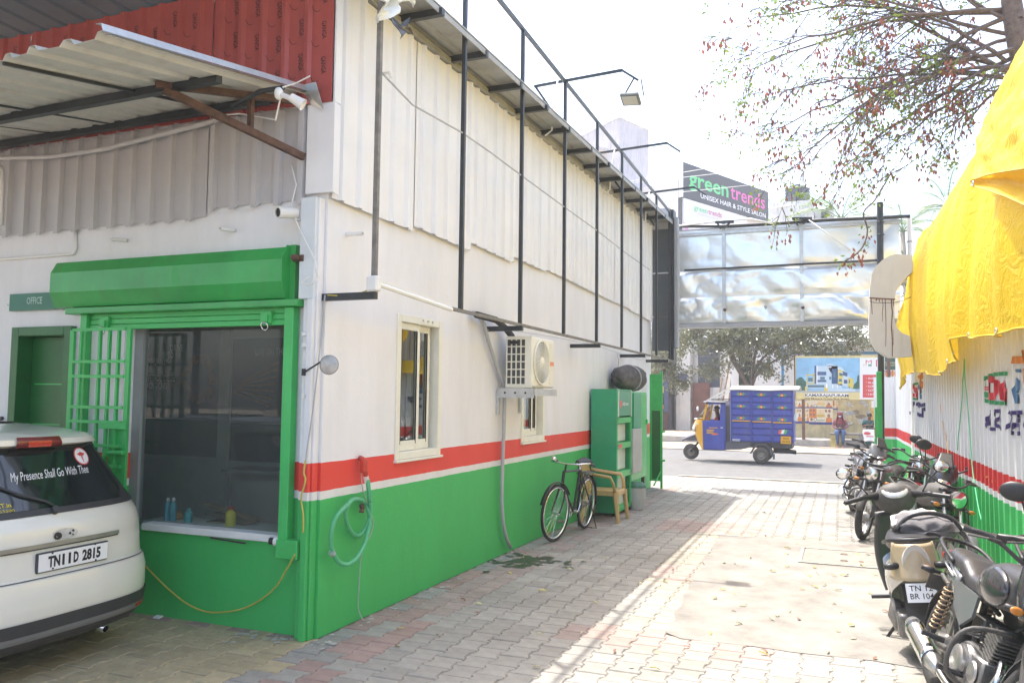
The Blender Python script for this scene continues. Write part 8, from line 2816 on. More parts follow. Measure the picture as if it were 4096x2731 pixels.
# food poster further back
lp = thing('food_poster', 'dark green and white poster with food pictures beyond the fence end', 'poster board', (1.9, 33, 0.27))
kl = lambda x, y, o_=0.0: (px(3150 + x / 3.484, 1400 + y / 3.484, y=33.0).x, 33.0 - o_, px(3150 + x / 3.484, 1400 + y / 3.484, y=33.0).z)
a, b = V(kl(1355, 475)), V(kl(1620, 85))
MB().box(a.x, b.x, 33.0, 33.06, a.z, b.z).build('board', m_hw, lp)
g = MB()
g.poly([kl(*q, .002) for q in rect(1357, 90, 1620, 275)])
g.poly([kl(*q, .002) for q in rect(1366, 402, 1620, 470)])
g.build('green_panel', mat('print_dark_green', (0.03, 0.10, 0.07)), lp)
g = MB()
for st, x, y, h_ in (('Learning', 1368, 190, 40), ('PAKKANGAL', 1368, 222, 24)):
 p = V(kl(x, y))
 g.text(st, (p.x, 33.0, p.z), (1, 0, 0), (0, 0, 1), 0.12 if h_ > 30 else 0.075, 0.004, 'L', 0.01)
g.build('lettering', mat('print_cream', (0.65, 0.55, 0.25), 0.5, var=0), lp)
g = MB()
for x in (1382, 1420, 1462, 1510):
 c = V(kl(x, 325))
 g.poly([(c.x + 0.05 * math.cos(2 * PI * q / 14), 32.997, c.z + 0.13 * math.sin(2 * PI * q / 14)) for q in range(14)])
g.build('food_picture', m_po, lp)
MB().box(2.3, 2.38, 33.07, 33.15, 0.2, 2.5).build('pole', M_rust, lp)
# ---------------- bench
be = thing('bus_stop_bench', 'low stone bus stop bench under the hoarding', 'bench', (0.5, 32.75, 0.27))
MB().box(-0.42, 1.7, 32.3, 32.85, 0.46, 0.53).build('seat', mat('bench_stone', (0.20, 0.18, 0.16), 0.8, var=0.2), be, bevel=0.01)
for i, (x0, x1) in enumerate(((-0.41, 0.02), (0.55, 0.72), (1.4, 1.65))):
 MB().box(x0, x1, 32.34, 32.8, 0.0, 0.459).build('leg', mat('bench_paint', (0.52, 0.42, 0.16), 0.8, var=0.4, scale=6) if i == 0 else m_kerb, be)
# ---------------- people
def skin(name, nodes, edges, m_, parent, sub=1, root=0):
 me = bpy.data.meshes.new(name)
 inv = world_of(parent).inverted()
 me.from_pydata([inv @ V(n[0]) for n in nodes], edges, [])
 me.materials.append(m_)
 o = bpy.data.objects.new(name, me)
 col.objects.link(o)
 o.parent = parent
 md = o.modifiers.new('Skin', 'SKIN')
 md.use_smooth_shade = True
 me.skin_vertices.new() if not me.skin_vertices else None
 for i, n in enumerate(nodes):
  r_ = n[1]
  sv = me.skin_vertices[0].data[i]
  sv.radius = r_ if isinstance(r_, tuple) else (r_, r_)
  sv.use_root = (i == root)
 ss = o.modifiers.new('Subsurf', 'SUBSURF')
 ss.levels = ss.render_levels = sub + 1
 return o
m_sk = mat('brown_skin', (0.17, 0.085, 0.055), 0.55, var=0.1)
m_hair = mat('black_hair', (0.012, 0.010, 0.010), 0.5, var=0.2)
def seated(name, label, x, y, cols, hand_z, head_fwd, feet_dx=0.09):
 t = thing('person', label, 'person', (x, y, 0.0))
 P0 = V((x, y, 0))
 nd = [((0, 0.22, 0.60), (.14, .11)), ((0, 0.21, 0.74), (.125, .095)), ((0, 0.17, 0.92), (.145, .09)), ((0, 0.13, 1.01), (.07, .06)), ((0, 0.10, 1.07), .048), ((0, 0.06 - head_fwd, 1.14), (.07, .085)), ((0, 0.05 - head_fwd, 1.20), (.072, .088))]
 ed = [(0, 1), (1, 2), (2, 3), (3, 4), (4, 5), (5, 6)]
 for s_ in (-1, 1):
  b = len(nd)
  nd += [((.10 * s_, 0.14, 0.58), .085), ((.12 * s_, -0.26, 0.57), .068), ((.10 * s_, -0.27, 0.45), .055), ((feet_dx * s_, -0.24, 0.13), .036), ((feet_dx * s_, -0.25, 0.06), .036), ((feet_dx * s_ * 1.05, -0.42, 0.035), .03)]
  ed += [(0, b), (b, b + 1), (b + 1, b + 2), (b + 2, b + 3), (b + 3, b + 4), (b + 4, b + 5)]
  b = len(nd)
  nd += [((.17 * s_, 0.16, 0.985), .052), ((.22 * s_, 0.12, 0.77), .040), ((.12 * s_, -0.10, hand_z), .028), ((.05 * s_, -0.16, hand_z + .01), .026), ((.015 * s_, -0.20, hand_z + .02), .02)]
  ed += [(2, b), (b, b + 1), (b + 1, b + 2), (b + 2, b + 3), (b + 3, b + 4)]
  for k_, (dx, dz) in enumerate(((.028, .02), (.014, .024), (.0, .024), (-.012, .018))):
   f = len(nd)
   nd += [((.02 * s_ + dx * s_ * .6, -0.215, hand_z + dz - .01), .007), ((.015 * s_ + dx * s_ * .5, -0.245, hand_z + dz - .012), .006)]
   ed += [(b + 4, f), (f, f + 1)]
 skin('body', [(P0 + V(n[0]), n[1]) for n in nd], ed, m_sk, t)
 hc = P0 + V((0, 0.05 - head_fwd, 1.175))
 # face
 MB().cbox(hc + V((0, -0.088, -0.005)), (0.022, 0.03, 0.035)).build('nose', m_sk, t, bevel=0.008)
 for s_ in (-1, 1):
  MB().sph(hc + V((0.028 * s_, -0.078, 0.015)), (0.012, 0.006, 0.008), 8, 6).build('eye', M_ink, t, smooth=True)
 MB().cbox(hc + V((0, -0.08, -0.045)), (0.035, 0.012, 0.008)).build('mouth', mat('lip', (0.14, 0.05, 0.045), 0.6, var=0), t)
 return t, P0, hc
m_maroon = mat('maroon_cloth', (0.19, 0.035, 0.04), 0.9, var=0.25, scale=14)
m_mauve = mat('mauve_cloth', (0.24, 0.10, 0.12), 0.9, var=0.2, scale=14)
m_jean = mat('blue_jeans', (0.055, 0.095, 0.20), 0.9, var=0.25, scale=18)
m_teals = mat('teal_saree', (0.012, 0.085, 0.085), 0.75, var=0.35, scale=9)
m_gold = mat('olive_border', (0.13, 0.13, 0.03), 0.7, var=0.3, scale=20)
t, P0, hc = seated('person', 'person in a maroon headscarf, face mask and jeans sitting on the bench', -0.07, 32.48, None, 0.70, 0.03)
skin('tunic', [(P0 + V(a), r_) for a, r_ in (((0, .22, .58), (.175, .14)), ((0, .21, .74), (.15, .12)), ((0, .17, .92), (.17, .11)), ((0, .14, 1.0), (.09, .08)), ((.19, .16, .965), .068), ((.235, .11, .77), .055), ((.14, -.07, .70), .042), ((-.19, .16, .965), .068), ((-.235, .11, .77), .055), ((-.14, -.07, .70), .042))], [(0, 1), (1, 2), (2, 3), (2, 4), (4, 5), (5, 6), (2, 7), (7, 8), (8, 9)], m_mauve, t)
for s_ in (-1, 1):
 skin('jeans', [(P0 + V(a), r_) for a, r_ in (((.08 * s_, .2, .58), .115), ((.12 * s_, -.26, .585), .085), ((.10 * s_, -.28, .44), .07), ((.085 * s_, -.245, .13), .05))], [(0, 1), (1, 2), (2, 3)], m_jean, t)
 MB().sph(P0 + V((.092 * s_, -.36, .035)), (.045, .11, .03), 12, 8).build('sandal', mat('pink_sandal', (0.45, 0.22, 0.2), 0.7, var=0.2), t, smooth=True)
g = MB()
g.grid(lambda u, v: hc + V((math.sin((u - .5) * 4.6) * lerp(.088, .19, v ** 1.6) , 0.02 - math.cos((u - .5) * 4.6) * lerp(-.10, -.135, v) * 1.0, lerp(.115, -.30, v) + (0.0 if v > .0 else 0))) + V((0, 0, 0.0)), 24, 12)
g.sph(hc + V((0, 0.012, 0.03)), (0.09, 0.105, 0.095), 18, 10, v1=0.62)
g.grid(lambda u, v: hc + V(((u - .5) * lerp(.10, .24, v), -.07 - 0.03 * math.sin(PI * u) * v - .02 * v, lerp(-.08, -.32, v))), 10, 6)
g.build('headscarf', m_maroon, t, smooth=True, solid=0.008)
MB().sph(hc + V((0, -0.068, -0.035)), (0.05, 0.035, 0.036), 14, 8).build('face_mask', mat('white_mask', (0.62, 0.60, 0.60), 0.8, var=0.05), t, smooth=True)
MB().cbox(P0 + V((0, -.24, .735)), (0.06, 0.012, 0.11), Matrix.Rotation(-0.8, 3, 'X')).build('phone', M_blackpl, t)
t, P0, hc = seated('person', 'person in a dark teal saree with bowed head sitting at the bench end', 0.93, 32.48, None, 0.84, 0.08)
skin('blouse', [(P0 + V(a), r_) for a, r_ in (((0, .21, .70), (.15, .12)), ((0, .17, .92), (.165, .11)), ((0, .14, 1.0), (.085, .075)), ((.19, .16, .965), .066), ((.225, .12, .82), .056), ((-.19, .16, .965), .066), ((-.225, .12, .82), .056))], [(0, 1), (1, 2), (1, 3), (3, 4), (1, 5), (5, 6)], m_teals, t)
skin('saree_skirt', [(P0 + V(a), r_) for a, r_ in (((0, .22, .60), (.20, .16)), ((0, -.05, .59), (.21, .11)), ((0, -.26, .56), (.215, .10)), ((0, -.30, .40), (.20, .10)), ((0, -.29, .10), (.215, .12)))], [(0, 1), (1, 2), (2, 3), (3, 4)], m_teals, t)
g = MB()
g.grid(lambda u, v: P0 + V((lerp(.20, -.14, v) + 0.02 * u, 0.10 - .13 * math.sin(PI * v) - 0.05 * v, lerp(1.03, .66, v) + 0.1 * (u - .5))) + V((0.09 * (u - .5), 0, 0)), 10, 12)
g.grid(lambda u, v: P0 + V((.15 + .13 * u, .10 + .15 * u - .08 * math.sin(PI * v), lerp(1.04, .58, v))), 8, 12)
g.build('saree_drape', m_gold, t, smooth=True, solid=0.012)
MB().sph(hc + V((0, 0.015, 0.03)), (0.084, 0.098, 0.092), 18, 12, v1=0.66).build('hair', m_hair, t, smooth=True)
MB().sph(hc + V((0, 0.11, -0.01)), (0.045, 0.04, 0.05), 12, 8).build('hair_bun', m_hair, t, smooth=True)
for s_ in (-1, 1):
 MB().sph(P0 + V((.092 * s_, -.38, .035)), (.045, .10, .03), 12, 8).build('sandal', M_blackpl, t, smooth=True)
cb = thing('carrier_bag', 'white printed carrier bag on the lap of the person in the saree', 'bag', (0.9, 32.1, 0.5))
g = MB()
g.grid(lambda u, v: V((lerp(0.70, 1.12, u) + 0.02 * math.sin(6 * v), 32.06 - 0.05 * math.sin(PI * u) - 0.02 * mnoise.noise((u * 5, v * 5, 2)), lerp(0.29, 0.70, v) - 0.05 * (1 - math.sin(PI * u)) * (1 - v))), 14, 12)
g.build('bag_sheet', M_whiteink, cb, smooth=True, solid=0.03)
g = MB()
g.poly([(0.83 + .13 * math.cos(2 * PI * q / 16) * .9, 31.975, 0.56 + 0.055 * math.sin(2 * PI * q / 16)) for q in range(16)])
g.poly([(0.80, 31.975, 0.44), (1.03, 31.975, 0.44), (1.03, 31.975, 0.47), (0.80, 31.975, 0.47)])
g.build('red_print', m_hr, cb)
# driver of the three wheeler
t = thing('person', 'driver in a red shirt sitting in the cab of the cargo van', 'person', (-3.25, 23.72, 0.6))
P0 = V((-3.22, 23.72, 0))
nd = [((0, 0, .80), (.15, .12)), ((-.02, 0, 1.0), (.14, .12)), ((-.04, 0, 1.19), (.11, .17)), ((-.06, 0, 1.30), .05), ((-.08, 0, 1.40), .075), ((-.09, 0, 1.46), .075)]
ed = [(i, i + 1) for i in range(5)]
for s_ in (-1, 1):
 b = len(nd)
 nd += [((-.05, .19 * s_, 1.17), .055), ((-.16, .23 * s_, .98), .045), ((-.38, .15 * s_, 1.03), .034), ((-.45, .13 * s_, 1.05), .028)]
 ed += [(2, b), (b, b + 1), (b + 1, b + 2), (b + 2, b + 3)]
 b = len(nd)
 nd += [((-.3, .11 * s_, .78), .08), ((-.36, .12 * s_, .45), .055)]
 ed += [(0, b), (b, b + 1)]
skin('body', [(P0 + V(a), r_) for a, r_ in nd], ed, m_sk, t)
skin('shirt', [(P0 + V(a), r_) for a, r_ in (((0, 0, .80), (.17, .15)), ((-.02, 0, 1.0), (.16, .15)), ((-.04, 0, 1.18), (.13, .19)), ((-.05, 0, 1.24), .08), ((-.05, .2, 1.16), .072), ((-.14, .23, 1.0), .062), ((-.05, -.2, 1.16), .072), ((-.14, -.23, 1.0), .062))], [(0, 1), (1, 2), (2, 3), (2, 4), (4, 5), (2, 6), (6, 7)], mat('red_shirt', (0.35, 0.04, 0.06), 0.9, var=0.2), t)
MB().sph(P0 + V((-.075, 0, 1.47)), (.088, .08, .075), 16, 10, v1=.6).build('hair', m_hair, t, smooth=True)
MB().cbox(P0 + V((-.165, 0, 1.42)), (.03, .022, .035)).build('nose', m_sk, t)
MB().cbox(P0 + V((.12, 0, .95)), (0.1, 0.9, 0.5)).build('seat_back', M_blackpl, tr)
g = MB()
g.tube([P0 + V((-.45, -.25, 1.05)), P0 + V((-.52, 0, 1.03)), P0 + V((-.45, .25, 1.05))], .014, 8)
g.cyl(P0 + V((-.5, 0, 1.03)), P0 + V((-.62, 0, .7)), .03, 8)
g.build('steering_bar', M_blackpl, tr)
# ---------------- buildings opposite
m_off = mat('off_white_plaster', (0.68, 0.65, 0.60), 0.85, var=0.08, scale=1.5, dirt=(0.42, 0.38, 0.33), dirt_amt=0.5)
m_old = mat('weathered_plaster', (0.60, 0.58, 0.57), 0.85, var=0.15, scale=1.2, dirt=(0.25, 0.23, 0.22), dirt_amt=0.8)
B45 = lambda x, y, yy=45: px(2600 + x / 3.137, 1250 + y / 3.137, y=yy)
sb = thing('shuttered_shop', 'off white shop building with a grey roller shutter behind the dusty tree', 'building', (-8, 46, 0))
MB().box(-16, -5.2, 45.6, 54, 0, 8.6).build('wall', m_off, sb)
a, b = B45(590, 935), B45(860, 300)
MB().box(a.x - 0.15, b.x + 0.6, 45.44, 45.59, a.z - 1.3, 5.6).build('shutter_surround', m_off, sb)
sh = MB().box(a.x, b.x, 45.40, 45.438, 1.2, b.z).build('shutter', mat('grey_shutter', (0.10, 0.11, 0.14), 0.5, 0.3, var=0.1), sb)
for i in range(26):
 z = 1.25 + i * 0.145
 if z < b.z - 0.1:
  MB().box(a.x, b.x, 45.375, 45.399, z, z + 0.085).build('slat', mat('grey_shutter', (0.1, 0.11, 0.14)), sh)
a, b = B45(345, 1420), B45(515, 560)
MB().box(a.x, b.x, 44.6, 45.5, 0, 4.6).build('pillar', m_off, sb)
a, b = B45(535, 1300), B45(752, 880)
MB().box(a.x, b.x, 44.9, 44.96, 0.3, b.z).build('brown_sheet', mat('brown_sheet', (0.16, 0.065, 0.045), 0.7, var=0.25, scale=3), sb)
a, b = B45(736, 1300), B45(870, 938)
MB().box(a.x, b.x + 0.5, 45.05, 45.12, 0.2, b.z).build('pale_panel', m_old, sb)
a, b = B45(370, 870), B45(480, 765)
MB().box(a.x, b.x, 44.5, 44.59, a.z, b.z).build('blue_box', mat('blue_box', (0.05, 0.08, 0.28), 0.5, var=0.1), sb)
# leaning white slab and bamboo poles behind the van
for (p0, p1, w_, m_, lab, cat, nm_) in ((B45(870, 1000, 43), B45(965, 430, 43.6), 0.32, m_off, 'long off white panel leaning beside the roller shutter', 'panel', 'leaning_panel'),):
 tag(MB().beam(p0 + V((0.25, 0, -1.6)), p1 + V((0.25, 0, 0)), w_, 0.05, up=(0, 1, 0)).build('white_plank', m_), lab, 'plank')
for (x0, y0, x1, y1, lab) in ((860, 1090, 905, 820, 'short bamboo pole leaning left of the others behind the van'), (915, 1095, 1000, 640, 'middle bamboo pole leaning against the pale panel behind the van'), (985, 1180, 1040, 650, 'right hand brown pole leaning behind the van')):
 p0, p1 = B45(x0, y0, 42), B45(x1, y1, 42.6)
 d = (p1 - p0) * 0.5
 tag(MB().cyl(p0 - d * (p0.z / max(.1, d.z)), p1, 0.045, 8).build('leaning_pole', mat('bamboo', (0.22, 0.15, 0.09), 0.8, var=0.3), smooth=True, angle=40), lab, 'pole')
# shop front with blue counter at the far left
sf = thing('small_shop', 'small shop front with blue display and red brown plinth at the far left', 'shop', (-9.6, 43.5, 0))
MB().box(-13.5, -8.62, 44.2, 45.2, 0, 5).build('wall', mat('shop_dark', (0.10, 0.10, 0.11), 0.7, var=0.3), sf)
MB().lathe([(0.001, 0.0), (2.2, 0.0), (2.2, 1.0), (0.001, 1.05)], (-10.9, 44.2, 0.0), n=28).build('round_plinth', mat('red_brown_plinth', (0.11, 0.05, 0.045), 0.8, var=0.2), sf)
MB().box(-12.5, -8.75, 43.55, 43.7, 1.15, 1.38).build('orange_ledge', mat('orange_ledge', (0.6, 0.15, 0.05), 0.6, var=0.1), sf)
MB().box(-12.5, -8.8, 43.9, 44.1, 1.4, 3.2).build('display', mat('display_blue', (0.04, 0.07, 0.16), 0.4, var=0.5, scale=6), sf)
r3 = random.Random(5)
for i in range(26):
 x, z = r3.uniform(-11.5, -8.95), r3.choice((1.5, 2.0, 2.55))
 w_, h_ = r3.uniform(.12, .3), r3.uniform(.2, .4)
 MB().box(x, x + w_, 43.8, 43.88, z, z + h_).build('packet', mat('packet_%s' % ('yellow', 'teal', 'white', 'blue')[i % 4], ((.5, .42, .08), (.10, .35, .4), (.6, .6, .6), (.08, .2, .45))[i % 4], 0.5, var=0.1), sf)
for x in (-8.7,):
 MB().box(x - 0.1, x + 0.12, 43.4, 43.6, 1.0, 3.4).build('blue_post', mat('navy_post', (0.05, 0.07, 0.13), 0.6, var=0.1), sf)
MB().cyl((-9.35, 43.4, 1.2), (-9.35, 43.4, 2.9), 0.03, 8).build('rail_post', M_galv, sf)
MB().cyl((-11, 43.4, 2.88), (-9.35, 43.4, 2.88), 0.03, 8).build('rail', M_galv, sf)
MB().cyl((-8.5, 44.0, 2.0), (-8.28, 43.8, 2.0), 0.16, 12).build('meter', M_blackpl, sf)
# white compound with blue pole between the tree and the hoarding
wc = thing('white_compound', 'white walled house with blue posts seen under the dusty tree', 'house', (-2.5, 42, 0))
MB().box(-5.15, 6.5, 42, 49, 0, 5.4).build('wall', mat('bright_white_wall', (0.74, 0.74, 0.74), 0.8, var=0.04), wc)
for x in (px(3130, 1450, y=41.7).x, px(3365, 1300, y=41.7).x, px(3260, 1300, y=41.7).x):
 MB().cyl((x, 41.7, 0), (x, 41.7, 5.6), 0.06, 10).build('blue_post', mat('bright_blue', (0.03, 0.22, 0.45), 0.5, var=0.05), wc)
MB().beam((-2.6, 41.7, px(3420, 1412, y=41.7).z), (3.5, 41.7, px(3420, 1412, y=41.7).z), 0.08, 0.12).build('blue_beam', mat('bright_blue', (0.03, 0.22, 0.45)), wc)
ba_ = px(3300, 1350, y=40)
for i in range(7):
 z = 4.25 + i * 0.17
 MB().box(-1.8, 5.0, 39.0 + 0.38 * i, 39.05 + 0.38 * i, z, z + 0.035).build('roof_batten', M_galv, wc)
g = MB()
prf = rib_profile(6.4, 0.3, 0.22, 0.03, 0.03, 0.05)
vs, fs = [], []
for s_, h in prf:
 vs += [(-1.6 + s_, 39.2, 4.35 + h), (-1.6 + s_, 42.0, 5.75 + h)]
for q in range(len(prf) - 1):
 fs.append((2 * q, 2 * q + 1, 2 * q + 3, 2 * q + 2))
g.add(vs, fs)
g.build('roof_sheet', mat('pale_roof', (0.52, 0.52, 0.50), 0.6, var=0.1), wc, solid=0.01)
MB().box(-4.75, -4.1, 41.93, 41.999, 2.2, 4.2).build('window', m_cargl, wc)
# old water tank building and the salon building
ob = thing('old_building', 'weathered white building carrying a black water tank, behind the billboard', 'building', (-2, 48, 0))
tp_z = px(3238, 800, y=54).z
MB().box(px(3077, 820, y=54).x, px(3255, 820, y=54).x, 54, 60, 0, tp_z).build('stair_block', m_old, ob)
MB().box(px(3258, 820, y=54).x, px(3335, 840, y=54).x, 54.6, 60, 0, tp_z - 0.5).build('rear_block', m_old, ob)
MB().box(px(3284, 850, y=54).x, px(3306, 850, y=54).x, 54.52, 54.6, tp_z - 1.5, tp_z - 0.7).build('window', m_cargl, ob)
MB().tube([px(3080, 833, y=53.9), px(3165, 818, y=53.9), px(3170, 822, y=53.9), px(3170, 890, y=53.9)], 0.05, 8).build('drain_pipe', M_pvc, ob)
wt = thing('water_tank', 'black ribbed rooftop water tank', 'water tank', (0, 0, 0))
tb_, tr_ = px(3138, 803, y=55.5), px(3240, 803, y=55.5)
tz = px(3190, 752, y=55.5).z
cxk = (tb_.x + tr_.x) / 2
rk = (tr_.x - tb_.x) / 2
prt = [(0.001, tp_z - 0.02)]
zz0 = tp_z
nrb = 6
for i in range(nrb * 4 + 1):
 prt.append((rk * (1 - 0.035 * (1 if i % 4 in (1, 2) else 0)), lerp(zz0, tz, i / (nrb * 4))))
prt += [(rk * .75, tz + 0.12), (rk * .3, tz + 0.2), (rk * .28, tz + .32), (0.001, tz + .33)]
WORLD[wt.name] = Matrix.Translation((cxk, 56, tp_z))
wt.location = (cxk, 56, tp_z)
MB().lathe(prt, (cxk, 56, 0), n=28).build('tank', mat('tank_black', (0.06, 0.075, 0.09), 0.5, var=0.1), wt, smooth=True, angle=30)
sa = thing('salon_building', 'pale salon building under the large dark sign board', 'building', (-6, 48, 0))
PL_, PR_ = px(2733, 650, y=58), px(3073, 766, y=69)
zb_l = px(2733, 794, y=58).z
dsg = (PR_ - PL_)
dsg.z = 0
Ls = dsg.length
du = dsg.normalized()
dn = V((du.y, -du.x, 0))           # towards the viewer
zt_ = (PL_.z + PR_.z) / 2
zbm = (zb_l + px(3073, 886, y=69).z) / 2
SP = lambda s_, z, o_=0.0: V((PL_.x, PL_.y, 0)) + du * s_ + dn * o_ + V((0, 0, z))
g = MB()
g.ext([SP(0.1, 0, -0.5), SP(Ls + .6, 0, -0.5), SP(Ls + .6, 0, -7), SP(0.1, 0, -7)], (0, 0, zt_ - 1.2))
g.build('block', mat('pale_pink_plaster', (0.68, 0.64, 0.62), 0.8, var=0.05), sa)
sg = thing('salon_sign', 'large dark sign board with green and pink lettering and white subtitle', 'sign', tuple(SP(Ls / 2, zbm)))
g = MB()
g.ext([SP(0, zbm, 0), SP(Ls, zbm, 0), SP(Ls, zt_, 0), SP(0, zt_, 0)], dn * -0.25)
g.build('board', mat('sign_charcoal', (0.045, 0.05, 0.06), 0.6, var=0.05), sg)
MB().ext([SP(-0.02, zbm, 0.01), SP(-0.02, zt_, 0.01), SP(-0.02, zt_, -0.3), SP(-0.02, zbm, -0.3)], du * -0.1).build('white_return', M_pvc, sg)
H_ = zt_ - zbm
m_sg = mat('sign_green', (0.10, 0.55, 0.20), 0.5, var=0)
m_sp = mat('sign_pink', (0.72, 0.10, 0.40), 0.5, var=0)
g = MB()
g.text('green', SP(Ls * 0.055, zbm + H_ * 0.40), du, (0, 0, 1), H_ * 0.62, 0.02, 'L', 0.02, width=Ls * 0.44)
g.build('green_lettering', m_sg, sg)
g = MB()
g.text('trends', SP(Ls * 0.52, zbm + H_ * 0.40), du, (0, 0, 1), H_ * 0.62, 0.02, 'L', 0.01, width=Ls * 0.43)
g.build('pink_lettering', m_sp, sg)
g = MB()
g.text('UNISEX HAIR & STYLE SALON', SP(Ls * 0.18, zbm + H_ * 0.12), du, (0, 0, 1), H_ * 0.20, 0.02, 'L', 0.012, width=Ls * 0.78)
stuff(g.build('white_lettering', M_whiteink, sg))
s2 = thing('salon_poster', 'white and pink salon poster under the dark sign board', 'poster', tuple(SP(Ls * 0.35, zbm - 2)))
zl = zbm - 4.4
g = MB()
g.ext([SP(0.05, zl, 0.0), SP(Ls * 0.72, zl, 0.0), SP(Ls * 0.72, zbm - 0.06, 0.0), SP(0.05, zbm - 0.06, 0.0)], dn * -0.2)
g.build('board', mat('poster_pale', (0.68, 0.66, 0.67), 0.6, var=0.04), s2)
g = MB()
g.poly([SP(0.1, zl, .01), SP(Ls * .16, zl, .01), SP(Ls * .12, zl + 1.0, .01), SP(Ls * .05, zl + 2.2, .01), SP(0.1, zl + 2.6, .01)])
g.poly([SP(Ls * .56, zl, .01), SP(Ls * .715, zl, .01), SP(Ls * .715, zl + 3.0, .01), SP(Ls * .66, zl + 2.6, .01)])
g.build('pink_print', mat('poster_pink', (0.70, 0.32, 0.50), 0.6, var=0.3, scale=3), s2)
g = MB()
g.poly([SP(Ls * (.52 + .075 * math.cos(2 * PI * q / 20)), zl + 1.7 + .95 * math.sin(2 * PI * q / 20), .012) for q in range(20)])
g.build('dark_hair_print', mat('poster_dark', (0.05, 0.03, 0.03), 0.6, var=0.2), s2)
g = MB()
g.poly([SP(Ls * (.515 + .045 * math.cos(2 * PI * q / 20)), zl + 1.35 + .6 * math.sin(2 * PI * q / 20), .015) for q in range(20)])
g.poly([SP(Ls * .42, zl, .014), SP(Ls * .44, zl + 1.4, .014), SP(Ls * .47, zl + 2.6, .014), SP(Ls * .43, zl + 2.9, .014), SP(Ls * .40, zl + 1.5, .014)])
g.build('face_print', m_pskin, s2)
for st, s_, z, sz, m_, wd in (('green', .11, zbm - 0.72, .55, m_sg, .145), ('trends', .265, zbm - 0.72, .55, mat('sign_red', (0.55, 0.06, 0.2), 0.5, var=0), .15)):
 g = MB()
 g.text(st, SP(Ls * s_, z), du, (0, 0, 1), sz, 0.015, 'L', 0.01, width=Ls * wd)
 g.build('lettering', m_, s2)
g = MB()
g.text('UNISEX HAIR & STYLE SALON', SP(Ls * .15, zbm - 0.98), du, (0, 0, 1), 0.14, 0.015, 'L', 0.0, width=Ls * .27)
g.text('Bridal', SP(Ls * .22, zbm - 1.65), du, (0, 0, 1), 0.42, 0.015, 'L', 0.0, width=Ls * .11, shear=0.3)
g.text('MAKEOVER', SP(Ls * .18, zbm - 2.15), du, (0, 0, 1), 0.38, 0.015, 'L', 0.0, width=Ls * .2)
g.build('grey_lettering', mat('poster_grey_text', (0.45, 0.45, 0.46), 0.6, var=0), s2)
s3 = thing('dark_poster_board', 'dark board with pink lettering at the left side of the salon', 'sign', tuple(SP(0, zbm - 2)))
A_, B_ = SP(-0.12, 0, -0.1), px(2600, 830, y=62)
B_ = V((B_.x, B_.y, 0))
dv_ = (B_ - A_).normalized()
zt3 = zbm + 0.02
g = MB()
g.ext([A_ + V((0, 0, zt3 - 3.2)), A_ + V((0, 0, zt3)), A_ + dv_ * 3.4 + V((0, 0, zt3)), A_ + dv_ * 3.4 + V((0, 0, zt3 - 3.2))], (0.05, 0.25, 0))
g.build('board', mat('sign_charcoal', (0.045, 0.05, 0.06)), s3)
g = MB()
rr_ = -dv_
g.text('Studio', A_ + dv_ * 1.2 + V((0, 0, zt3 - 2.3)), rr_, (0, 0, 1), 0.5, 0.02, 'L', 0.02, width=0.95)
g.build('lettering', m_sp, s3)
g = MB()
g.text('SALON', A_ + dv_ * 1.15 + V((0, 0, zt3 - 2.75)), rr_, (0, 0, 1), 0.3, 0.02, 'L', 0.01, width=0.8)
g.build('small_lettering', M_whiteink, s3)
# concrete stair tower
tw = thing('stair_tower', 'tall weathered white rooftop stair tower behind the lamp arms', 'tower', (-11.5, 46, 0))
Mp, Lp, Rp = px(2476, 473, y=58), px(2328, 512, y=61.2), px(2594, 509, y=61.7)
zt_w = Mp.z
f4 = [V((Mp.x, Mp.y, 0)), V((Rp.x, Rp.y, 0)), V((Rp.x + Lp.x - Mp.x, Rp.y + Lp.y - Mp.y, 0)), V((Lp.x, Lp.y, 0))]
m_tw = mat('streaked_plaster', (0.50, 0.48, 0.50), 0.85, var=0.12, scale=0.6, dirt=(0.28, 0.24, 0.27), dirt_amt=0.75)
MB().ext(f4, (0, 0, zt_w)).build('shaft', m_tw, tw)
cen = sum(f4, V((0, 0, 0))) / 4
MB().ext([cen + (p - cen) * 1.02 + V((0, 0, zt_w + .002)) for p in f4], (0, 0, 0.12)).build('roof_slab', m_old, tw)
lu = (f4[3] - f4[0]).normalized()
ln_ = V((lu.y, -lu.x, 0))
if ln_.dot(V((0, -1, 0))) < 0:
 ln_ = -ln_
LW = (f4[3] - f4[0]).length
TP_ = lambda s_, z, o_: f4[0] + lu * (LW * s_) + ln_ * o_ + V((0, 0, z))
MB().ext([TP_(.62, zt_w - 2.6, .0), TP_(.42, zt_w - 2.6, .0), TP_(.42, zt_w - 5.6, 0), TP_(.62, zt_w - 5.6, 0)], ln_ * 0.03).build('opening', M_dark, tw)
for i in range(6):
 z = zt_w - 2.7 - 0.48 * i
 MB().beam(TP_(.62, z, .06), TP_(.40, z, .06), .04, .05).build('rung', M_rust, tw)
for s_ in (.63, .395):
 MB().beam(TP_(s_, zt_w - 5.8, .06), TP_(s_, zt_w - 2.4, .06), .06, .06, up=(0, 1, 0)).build('stile', M_rust, tw)
MB().ext([TP_(1.0, zt_w - 2.1, 0), TP_(.3, zt_w - 2.1, 0), TP_(.3, zt_w - 2.1, .75), TP_(1.0, zt_w - 2.1, .75)], (0, 0, 0.22)).build('sun_shade', m_old, tw)
for z in (9.5,):
 MB().ext([TP_(1.3, z, -3), TP_(-.8, z, -3), TP_(-.8, z, .3), TP_(1.3, z, .3)], (0, 0, 0.25)).build('terrace', m_old, tw)
